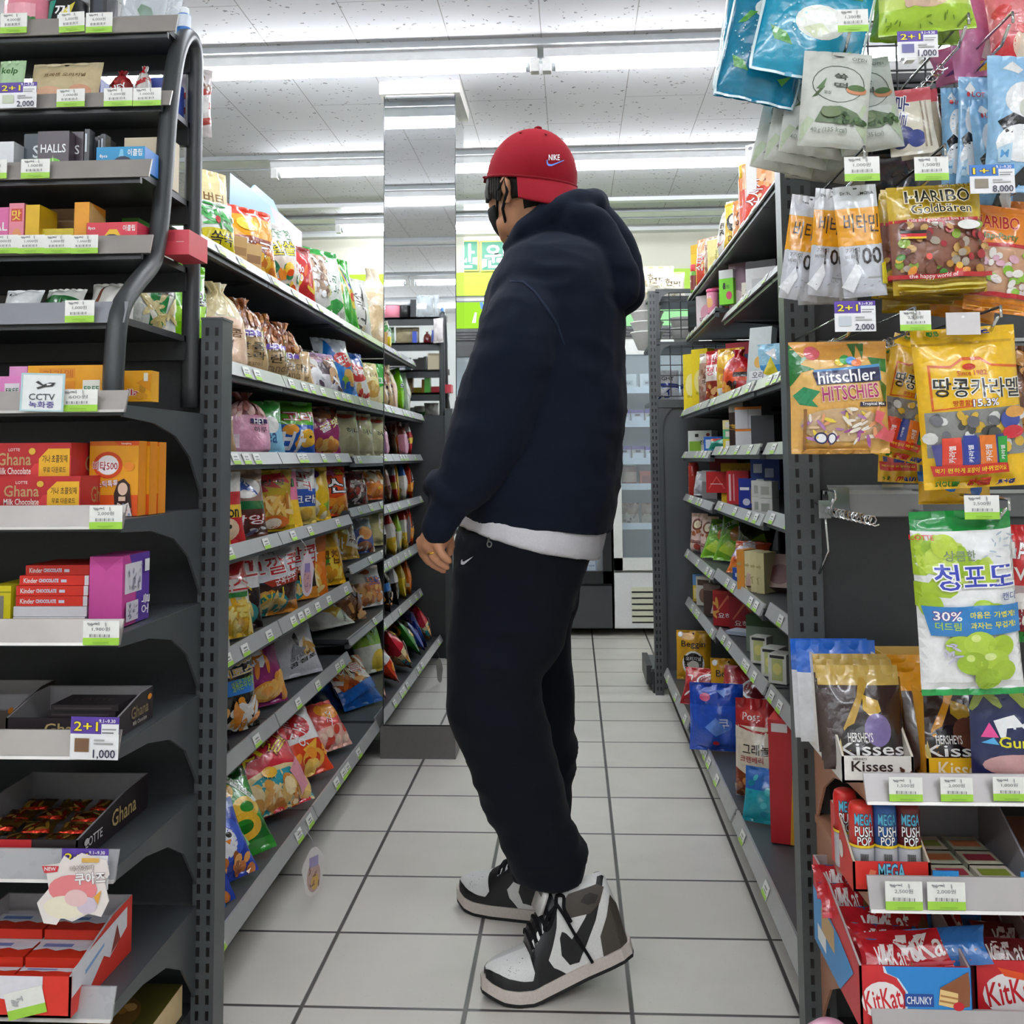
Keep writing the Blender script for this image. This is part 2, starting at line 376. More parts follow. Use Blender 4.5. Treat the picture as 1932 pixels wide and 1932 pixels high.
M['floor']=matf(); M['ceil']=matc(); M['wall']=plainm('cream_wall','d9d7c6'); M['trimw']=plainm('white_enamel','e6e8ea',.35); M['lime']=plainm('lime_panel','a4d010',.4); M['greywall']=plainm('grey_wall','b9bab6')
def sbox(n,x0,x1,y0,y1,z0,z1,mat):
    return struct(MB().box(x0,x1,y0,y1,z0,z1,'fff',mat).build(n))
sbox('floor',X0,X1,Y0,Y1,-.05,0,'floor'); sbox('ceiling',X0,X1,Y0,Y1,CEIL,CEIL+.05,'ceil')
sbox('wall_back',X0,X1,Y1,Y1+.05,0,CEIL,'wall'); sbox('wall_front',X0,X1,Y0-.05,Y0,0,CEIL,'greywall')
sbox('wall_left',X0-.05,X0,Y0,Y1,0,CEIL,'wall'); sbox('wall_right',X1,X1+.05,Y0,Y1,0,CEIL,'wall')
# fascia over the cold cabinets: cream board, lime band, grey ledge
sbox('trim_1',X0,X1,6.2,Y1,2.13,CEIL,'wall'); sbox('trim_2',X0,X1,6.185,Y1,1.99,2.13,'lime'); sbox('trim_3',X0,X1,6.2,Y1,1.955,1.99,'greywall')
sbox('trim_4',X0,X1,6.12,6.2,CEIL-.035,CEIL,'trimw')
# recessed lamp channels across the ceiling
ROWS=(-1.5,-.3,.92,2.16,3.4,4.63,5.8)
for i,y in enumerate(ROWS):
    mb=MB().box(X0,X1,y-.085,y+.085,CEIL-.012,CEIL,'eceef0','rail')
    for d in (-.085,.085): mb.box(X0,X1,y+d-.004,y+d+.004,CEIL-.02,CEIL,'a9adb0','rail')
    struct(mb.build('trim_%d'%(5+i)))
sbox('trim_12',X0,X1,5.45,5.5,CEIL-.02,CEIL,'trimw')
def lamp(x,y,label):
    r=empty('ceiling_light',(x,y,CEIL-.012),label,'light','fluorescent ceiling lights')
    MB().prism([(-.05,0),(.05,0),(.032,-.03),(-.032,-.03)],0,-.6,.6,'f4f6f8','rail').build('housing',r)
    MB().tube([(-.575,0,-.052),(.575,0,-.052)],.0145,'f4f8ff','tube',10).build('tube',r)
    for s in (-1,1):
        b_=MB().box(s*.59-.014,s*.59+.014,-.018,.018,-.072,-.028,'f2f2ee','plastic'); b_.tube([(s*.575,0,-.052),(s*.56,0,-.052)],.016,'c9cdd0','rail',10); b_.build('socket',r)
ln={3.4:[(-1.93,'left of the mirror column above the first lamp row'),(-.70,'in the nearest lit row, over the left aisle shelf'),(.52,'in the nearest lit row, right of the socket joint'),(1.75,'')],
 4.63:[(-.75,'in the second row, left end socket beside the mirror column'),(.47,'in the second lamp row behind the red cap'),(1.70,'')],
 5.8:[(-.72,'in the farthest lamp row near the sign boards')],2.16:[(-1.8,''),(-.58,''),(.64,''),(1.86,'')],-.3:[(-1.8,''),(-.58,''),(.64,''),(1.86,'')],-1.5:[(-1.8,''),(-.58,''),(.64,''),(1.86,'')]}  # rows behind the viewer are unseen, added to light the end unit fronts
k_=0
for y,L in ln.items():
    for x,t in L: lamp(x,y,'fluorescent tube '+(t or 'on the ceiling %s'%({3.4:'at the far right of the nearest lit row',4.63:'at the far right of the second lamp row',2.16:'in the row straight above the person, outside the view',-.3:'in the added row behind the viewer, outside the view',-1.5:'in the added row behind the viewer, outside the view'}[y])))
# mirror-clad column
r=empty('column',(-.5375,3.84,0),'square mirror-clad column between the left snack shelves and the person','column')
MB().box(-.138,.1225,-.165,.16,0,.108,'6d6a67','steel').build('plinth',r)
MB().box(-.124,.124,-.151,.151,.108,2.34,'dcdcd4','card').build('core',r)
MB().box(-.1275,.1275,-.1555,-.152,.112,2.335,'fff','mirror').build('mirror_panel',r); MB().box(.1245,.1275,-.152,.152,.112,2.335,'fff','mirror').build('mirror_panel',r)
e_=MB()
for sx in (-1,1): e_.box(sx*.129-.0015,sx*.129+.0015,-.157,-.154,.11,2.335,'1c1f22','plastic')
e_.box(-.13,.13,-.158,-.152,.106,.112,'1c1f22','plastic'); e_.build('edge_strip',r)
MB().box(-.145,.147,-.168,.17,2.34,CEIL,'ece8e2','card').build('cap_board',r)
# sign boards
def signb(px0,ch,label):
    a=U(px0,454,y=6.17); c=U(px0+57,511,y=6.17); w=c.x-a.x; h=a.z-c.z; mb=carton(w,h,.02,'f4e04a','r .04 .04 .96 .96 12704f;p cfeee2 .04,.1 .5,.3 .96,.2 .96,.45 .5,.42 .04,.4;t .5 .5 .74x.78 fff/1a6f58 '+ch)
    reg(mb.build('sign_board',None,(a.x+w/2,6.185,c.z)),label,'sign','green sign boards over the coolers')
signb(846,'만','teal green square sign with white syllable, half hidden by the mirror column'); signb(906.5,'원','teal green square sign with white round-topped syllable beside the person\'s chin')
# ---------------- cold cabinets along the back wall ----------------
def cooler(x0,x1,body,frame,grill,label,nm,zk,lb,kick):
    r=empty(nm,((x0+x1)/2,6.16,0),label,'refrigerator'); w=(x1-x0)/2; d=.62
    b_=MB(); b_.box(-w,-w+.03,0.02,d,.04,1.72,body,'plastic').box(w-.03,w,0.02,d,.04,1.72,body,'plastic').box(-w,w,d-.03,d,.04,1.72,'dfe6ea','plastic').box(-w,w,.02,d,1.69,1.72,body,'plastic').box(-w+.03,w-.03,.02,d,.04,zk,body,'plastic'); b_.build('cabinet',r)
    k=MB().box(-w,w,-.012,.02,.05,zk-.015,kick,'plastic'); n=6
    for i in range(n):
        z=.085+(zk-.17)*i/n; k.box(-w*.82,w*.62,-.02,-.008,z,z+.022,grill,'plastic'); k.box(-w*.82,w*.62,-.014,-.01,z-.009,z,'111','plastic')
    k.build('grille',r)
    f=MB(); f.box(-w,-w+.05,-.02,.02,zk,1.69,frame,'plastic').box(w-.05,w,-.02,.02,zk,1.69,frame,'plastic').box(-w,w,-.02,.02,zk,zk+.07,frame,'plastic').box(-w,w,-.02,.02,1.62,1.69,frame,'plastic'); dr=f.build('door',r)
    MB().box(-w+.05,w-.05,-.004,.004,zk+.07,1.62,'fff','glass').build('glass',dr)
    MB().box(w-.035,w-.015,-.05,-.02,.8,1.15,'c8c8c8','chrome').build('handle',dr)
    for z in (.62,.85,1.0,1.22,1.42):
        s_=MB().box(-w+.03,w-.03,.1,d-.04,z-.012,z,'e6eaee','plastic'); s_.box(-w+.03,w-.03,.09,.1,z-.02,z+.018,'e9edf0','rail'); s_.build('shelf',r)
    h=MB().box(-w,w,.0,.3,1.72,1.955,'4a4d4f','plastic'); h.box(-w+.01,w-.01,-.012,0,1.79,1.945,lb,'lightbox')
    for i in range(3): h.box(-w+.02,w-.02,-.012,0,1.73+.018*i,1.74+.018*i,'16181a','plastic')
    hh=h.build('header',r); MB().tube([(-w+.08,.13,1.675),(w-.08,.13,1.675)],.013,'f6fbff','lamp',8).build('tube',r)
    return r
cooler(-.98,.213,'2c2f31','1e2022','7d8085','tall black drinks cooler behind the person','drinks_cooler',.30,'a8e63c','3c3f42')
cw_=cooler(.227,1.32,'eceee8','e6e8e4','d8d9c0','tall white food cooler with cream slatted grille left of the wire mesh panel','food_cooler',.375,'a5e6a8','e4e6e6')
m_=MB(); P_=lambda u,v:np.stack([-.98+1.19*u,6.146+0*u,1.79+.155*v],-1)
decal(m_,lambda u,v:P_(np.asarray(u),np.asarray(v)),1.19,.155,'p 3a6fc8 .37,.99 .385,.99 .39,.8 .46,.5 .455,.43 .375,.75;p 3a6fc8 .40,.2 .42,.42 .43,.4 .41,.18;p d8ffd0 .33,.2 .345,.6 .355,.6 .35,.2',1,mat='print',smooth=False)
reg(m_.build('line_graphic',None),'blue line graphic on the lit lime header of the black cooler','graphic')
# ================= shelving =================
DK,DK2,RC='3f4346','303336','b4b5b4'
BAYS=[(1.9,2.8),(2.8,3.7),(3.7,4.6)]
LZ={0:[(1.507,1.536,.822),(1.222,1.255,.778),(1.016,1.046,.786),(.801,.832,.784),(.565,.6,.782),(.325,.358,.787),(.093,.122,.684)],
    2:[(1.504,1.533,.822),(1.222,1.255,.778),(1.01,1.038,.77),(.824,.852,.785),(.624,.65,.785),(.377,.399,.787),(.1,.13,.69)]}
LZ[1]=LZ[0]
RZ={0:[(1.7,1.725,.512),(1.494,1.522,.53),(1.196,1.225,.48),(1.03,1.06,.5),(.855,.885,.497),(.615,.648,.495),(.408,.441,.49),(.092,.125,.398)],
    1:[(1.7,1.725,.512),(1.494,1.522,.53),(1.196,1.225,.475),(1.03,1.058,.485),(.844,.872,.49),(.612,.642,.482),(.412,.442,.485),(.095,.126,.395)],
    2:[(1.7,1.725,.51),(1.526,1.55,.5),(1.196,1.225,.47),(1.019,1.045,.472),(.839,.865,.475),(.601,.63,.475),(.398,.428,.475),(.098,.128,.378)]}
def wtag(mb,w,h):
    mb.box(-w/2,w/2,-.0012,0,0,h,'f4f4f0','card'); mb.box(-w/2,w/2,-.0016,-.0012,0,h*.32,'a6d64a','card'); mb.box(-w*.3,w*.3,-.0018,-.0016,h*.4,h*.47,'777','card'); mb.box(-w*.25,w*.25,-.0018,-.0016,h*.62,h*.74,'888','card')
    return mb
tagm=wtag(MB(),.05,.028).mesh('price_tag')
def gondola(sg,bi,Z,label):
    y0,y1=BAYS[bi]; y1+=.4*(bi==2 and sg<0); L=y1-y0; r=empty('shelving_unit',(0,y0,0),label,'shelf','aisle shelving bays on the %s'%('left' if sg<0 else 'right')); rng=random.Random(bi*7+sg)
    xb=Z[1][2]+.4; top=Z[0][0]+.02
    MB().box(*sorted((sg*xb,sg*(xb+.015))),0,L,.02,top,DK2,'steel').build('back_panel',r)
    for y in (0,L-.04): MB().box(*sorted((sg*(xb-.03),sg*xb)),y,y+.04,0,top+.02,DK,'steel').build('upright',r)
    if bi==2 and sg<0: MB().box(-xb,-Z[1][2],L-.012,L,  .02,Z[0][0],DK,'steel').build('end_panel',r)
    MB().box(*sorted((sg*(Z[-1][2]+.06),sg*xb)),.0,L,0,Z[-1][0],'26282a','steel').build('base',r)
    for zb,zt,xr in Z:
        x=sg*xr; s=MB(); s.box(*sorted((x+sg*.006,sg*xb)),.003,L-.003,zb+.004,zb+.02,DK,'steel'); s.box(*sorted((x+sg*.004,x+sg*.02)),.003,L-.003,zb-.012,zb+.01,DK,'steel')
        for y in (.004,L-.008):
            s.prism([(x+sg*.02,zb),(sg*xb,zb),(sg*xb,zb-.03)],1,y,y+.004,DK,'steel')
        so=s.build('shelf',r)
        ra=MB().prism([(x-sg*.006,zb),(x+sg*.001,zb),(x+sg*.014,zt),(x+sg*.009,zt+.001)],1,.004,L-.004,RC,'rail'); ra.build('price_rail',so)
        n=rng.randint(4,7); ys=sorted(rng.uniform(.05,L-.06) for _ in range(n)); ang=math.atan2(.014,zt-zb)
        for k,y in enumerate(ys):
            if k and y-ys[k-1]<.055: continue
            t=bpy.data.objects.new('price_tag',tagm); COL.objects.link(t); t.parent=so; t.location=(x-sg*.0062,y,zb+.001); t.rotation_euler=(Matrix.Rotation(-sg*math.pi/2,3,'Z')@Matrix.Rotation(-ang*.9,3,'X')).to_euler()
    return r
for i,t in enumerate(('nearest the camera','in the middle, ending before the mirror column','running behind the mirror column')):
    gondola(-1,i,LZ[i],'grey snack shelving bay on the left, '+t)
for i,t in enumerate(('nearest the camera, behind the slotted post','in the middle','farthest away beside the wire mesh panel')):
    gondola(1,i,RZ[i],'grey shelving bay on the right, '+t)
def slotpost(x0,x1,y0,y1,h,col,parent,name='upright',cols=2,pitch=.0262,top=0,bot=.02,side=0):
    mb=MB().box(x0,x1,y0,y1,0,h,col,'steel'); n=int((h-bot)/pitch)
    for i in range(n):
        z=bot+i*pitch
        for c in range(cols):
            xc=x0+(x1-x0)*((c+.6)/(cols+.2)); mb.box(xc-.003,xc+.003,y0-.0006,y0+.002,z,z+.015,'060607','steel')
    mb.box(x0-.001,x1+.001,y0-.001,y1+.001,h-.004,h,'565a5c','steel')
    return mb.build(name,parent)
def shelfpart(r,x0,x1,yf,yb,zt,zb,sideL,col,rc,rmat='rail',bx=None,bcol=None,rx0=None,rx1=None,tilt=.01,bdepth=.14):
    s=MB().box(x0,x1,yf+.012,yb,zb,zb+.012,col,'steel'); s.box(x0,x1,yf+.008,yf+.02,zb-.004,zb+.02,col,'steel')
    D=yb-yf; q=[(yb,.0115),(yf+.012,.0115),(yf+.012,-.006),(yf+.36*D,-.012),(yf+.62*D,-.03),(yf+.82*D,-.066),(yf+.93*D,-.11),(yb,-bdepth)]
    so=s.build('shelf',r)
    MB().prism([(y,zb+z) for y,z in q],0,bx,bx+.004,bcol or col,'steel').build('bracket',so)
    ra=MB().prism([(yf-.004,zb),(yf+.001,zb),(yf+.004+tilt,zt),(yf+tilt,zt)],0,rx0 if rx0 else x0,rx1 if rx1 else x1,rc,rmat)
    ra.prism([(yf-.007,zb),(yf-.003,zb),(yf-.002,zb+.004),(yf-.005,zb+.004)],0,rx0 if rx0 else x0,rx1 if rx1 else x1,'d8d4d0','rail')
    ra.build('price_rail',so); return so
# ---- left end unit facing the camera ----
LE=empty('shelving_unit',(0,0,0),'dark grey end shelving unit at the left edge, with slotted post and arched brackets','shelf')
slotpost(-.667,-.628,1.85,1.905,1.285,'4b5052',LE)
MB().box(-1.75,-.667,1.872,1.885,.0,1.25,'3a3d40','steel').build('back_panel',LE)
MB().box(-1.7,-.667,1.56,1.87,0,.09,'26282a','steel').build('base',LE)
LEZ=[(1.132,1.099),(.964,.93),(.8,.765),(.643,.606),(.477,.437),(.29,.25)]
for i,(zt,zb) in enumerate(LEZ):
    shelfpart(LE,-1.7,-.662,1.5,1.85,zt,zb,1,'45494c','a8a29d' if i<4 else 'cfcfd2','rail' if i<4 else 'frost',-.664,'43484a',rx1=-.652)
# ---- sloping candy rack standing on it ----
CR_=empty('candy_rack',(-1.1,1.68,1.12),'black sloping candy rack with bent tube side frames, on the upper left end unit','rack')
def rk(mb,n): return mb.build(n,CR_,loc=(1.1,-1.68,-1.12))
def arc(pts,n=5):
    P=[Vector(p) for p in pts]; out=[]
    for i in range(len(P)-1):
        a,b_,c,d=P[max(i-1,0)],P[i],P[i+1],P[min(i+2,len(P)-1)]
        for k in range(n):
            t=k/n; out.append(.5*((2*b_)+(c-a)*t+(2*a-5*b_+4*c-d)*t*t+(3*b_-a-3*c+d)*t**3))
    return out+[P[-1]]
for x in (-.687,-1.62):
    pts=[(x,1.536,1.122),(x,1.536,1.168),(x,1.55,1.251),(x,1.6,1.3),(x,1.668,1.35),(x,1.696,1.41),(x,1.712,1.5),(x,1.73,1.63),(x,1.757,1.731),(x,1.79,1.78),(x,1.82,1.795),(x,1.845,1.775),(x,1.85,1.7),(x,1.85,1.4),(x,1.85,1.122)]
    rk(MB().tube(arc(pts,5),.0155,'34383a','steel',8),'side_frame')
CRS=[(1.798,1.764,1.72),(1.656,1.627,1.70),(1.514,1.482,1.62),(1.392,1.36,1.63),(1.27,1.236,1.54)]
for i,(zt,zb,yf) in enumerate(CRS):
    s=MB().box(-1.6,-.69,yf+.006,1.84,zb+.003,zb+.014,'2b2d2f','steel'); s.box(-1.6,-.69,1.828,1.84,zb-.03,zb+.014,'2b2d2f','steel'); s.box(-1.6,-.69,yf+.004,yf+.012,zb-.008,zb+.01,'2b2d2f','steel')
    so=rk(s,'shelf'); 
    MB().prism([(yf-.004,zb),(yf,zb),(yf+.012,zt),(yf+.008,zt)],0,-1.6,-.673,'a29c97' if i<4 else '8e9096','rail').build('price_rail',so)
# ---- right end unit facing the camera ----
RE=empty('shelving_unit',(0,0,0),'black end shelving unit at the right edge with hook panel and brown lower shelves','shelf')
slotpost(.372,.424,1.85,1.898,1.8,'4a4f51',RE)
MB().box(.424,1.5,1.872,1.885,0,1.52,'333638','steel').build('back_panel',RE)
g=MB()
for i in range(22): g.tube([(.44+.05*i,1.875,1.52),(.44+.05*i,1.875,1.86)],.002,'222426','steel',5)
for i in range(8): g.tube([(.43,1.872,1.53+.046*i),(1.5,1.872,1.53+.046*i)],.002,'222426','steel',5)
g.build('wire_grid',RE)
MB().box(.43,1.5,1.56,1.87,0,.09,'26282a','steel').build('base',RE)
REZ=[(.592,.555),(.456,.414),(.283,.24)]
for i,(zt,zb) in enumerate(REZ): shelfpart(RE,.398,1.4,1.5,1.85,zt,zb,-1,'b58468','b9b4b4','rail',.4,'b07f66',rx0=.392)
HZ=[1.83,1.606,1.42,1.193,.932]
for i,z in enumerate(HZ[3:]):
    MB().box(.43,1.4,1.862,1.87,z-.012,z+.034,'6b6e70','rail').box(.43,1.4,1.855,1.862,z+.028,z+.034,'c9cbcc','chrome').build('hook_bar',RE)
def hook(x,z,yt=1.52,spring=False):
    m=MB().tube([(x,1.87,z),(x,1.8,z),(x,yt+.03,z+.004),(x,yt,z+.022)],.0024,'d0d2d4','chrome',6)
    m.tube([(x,1.87,z+.035),(x,yt-.012,z+.035),(x,yt-.012,z+.02)],.0022,'d0d2d4','chrome',6)
    if spring: m.tube([(x+.007*math.cos(k*.9),1.8-k*.0035,z+.007*math.sin(k*.9)) for k in range(70)],.0013,'d8dadc','chrome',5)
    return m.build('hook',RE)
# ---- far right end panel beside the cooler ----
FE=empty('shelving_unit',(0,0,0),'grey end unit with square wire mesh panel beyond the right aisle shelves','shelf')
slotpost(.343,.375,4.66,4.72,1.76,'55595c',FE,pitch=.03)
MB().box(.375,.9,4.67,4.68,.03,1.24,'53575a','steel').box(.375,.395,4.655,4.67,.03,1.27,'4b4f52','steel').box(.375,.9,4.65,4.685,1.24,1.275,'4b4f52','steel').prism([(.395,1.24),(.395,1.15),(.405,1.2),(.44,1.24)],1,4.655,4.669,'4b4f52','steel').build('back_panel',FE)
for z0,z1 in ((1.29,1.52),(1.545,1.755)):
    g=MB()
    for i in range(11): g.tube([(.385+.05*i,4.665,z0),(.385+.05*i,4.665,z1)],.0022,'2a2c2e','steel',5)
    for i in range(6): g.tube([(.375,4.662,z0+(z1-z0)*i/5),(.9,4.662,z0+(z1-z0)*i/5)],.0022,'2a2c2e','steel',5)
    g.box(.375,.9,4.655,4.675,z1-.005,z1+.012,'4b4f52','steel').box(.375,.39,4.655,4.675,z0,z1,'4b4f52','steel').prism([(.39,z1),(.39,z1-.05),(.405,z1-.02),(.44,z1)],1,4.654,4.67,'5a5e61','steel'); g.build('mesh_panel',FE)
for z in (1.27,1.525,1.745,.1): MB().box(.33 if z<1 else .345,.9,4.72,5.05,z-.015,z,'5a5e61','steel').build('shelf',FE)
MB().box(.335,.38,4.7,5.05,0,.09,'303234','steel').box(.31,.335,4.74,5.05,.03,.11,'303234','steel').build('base',FE)
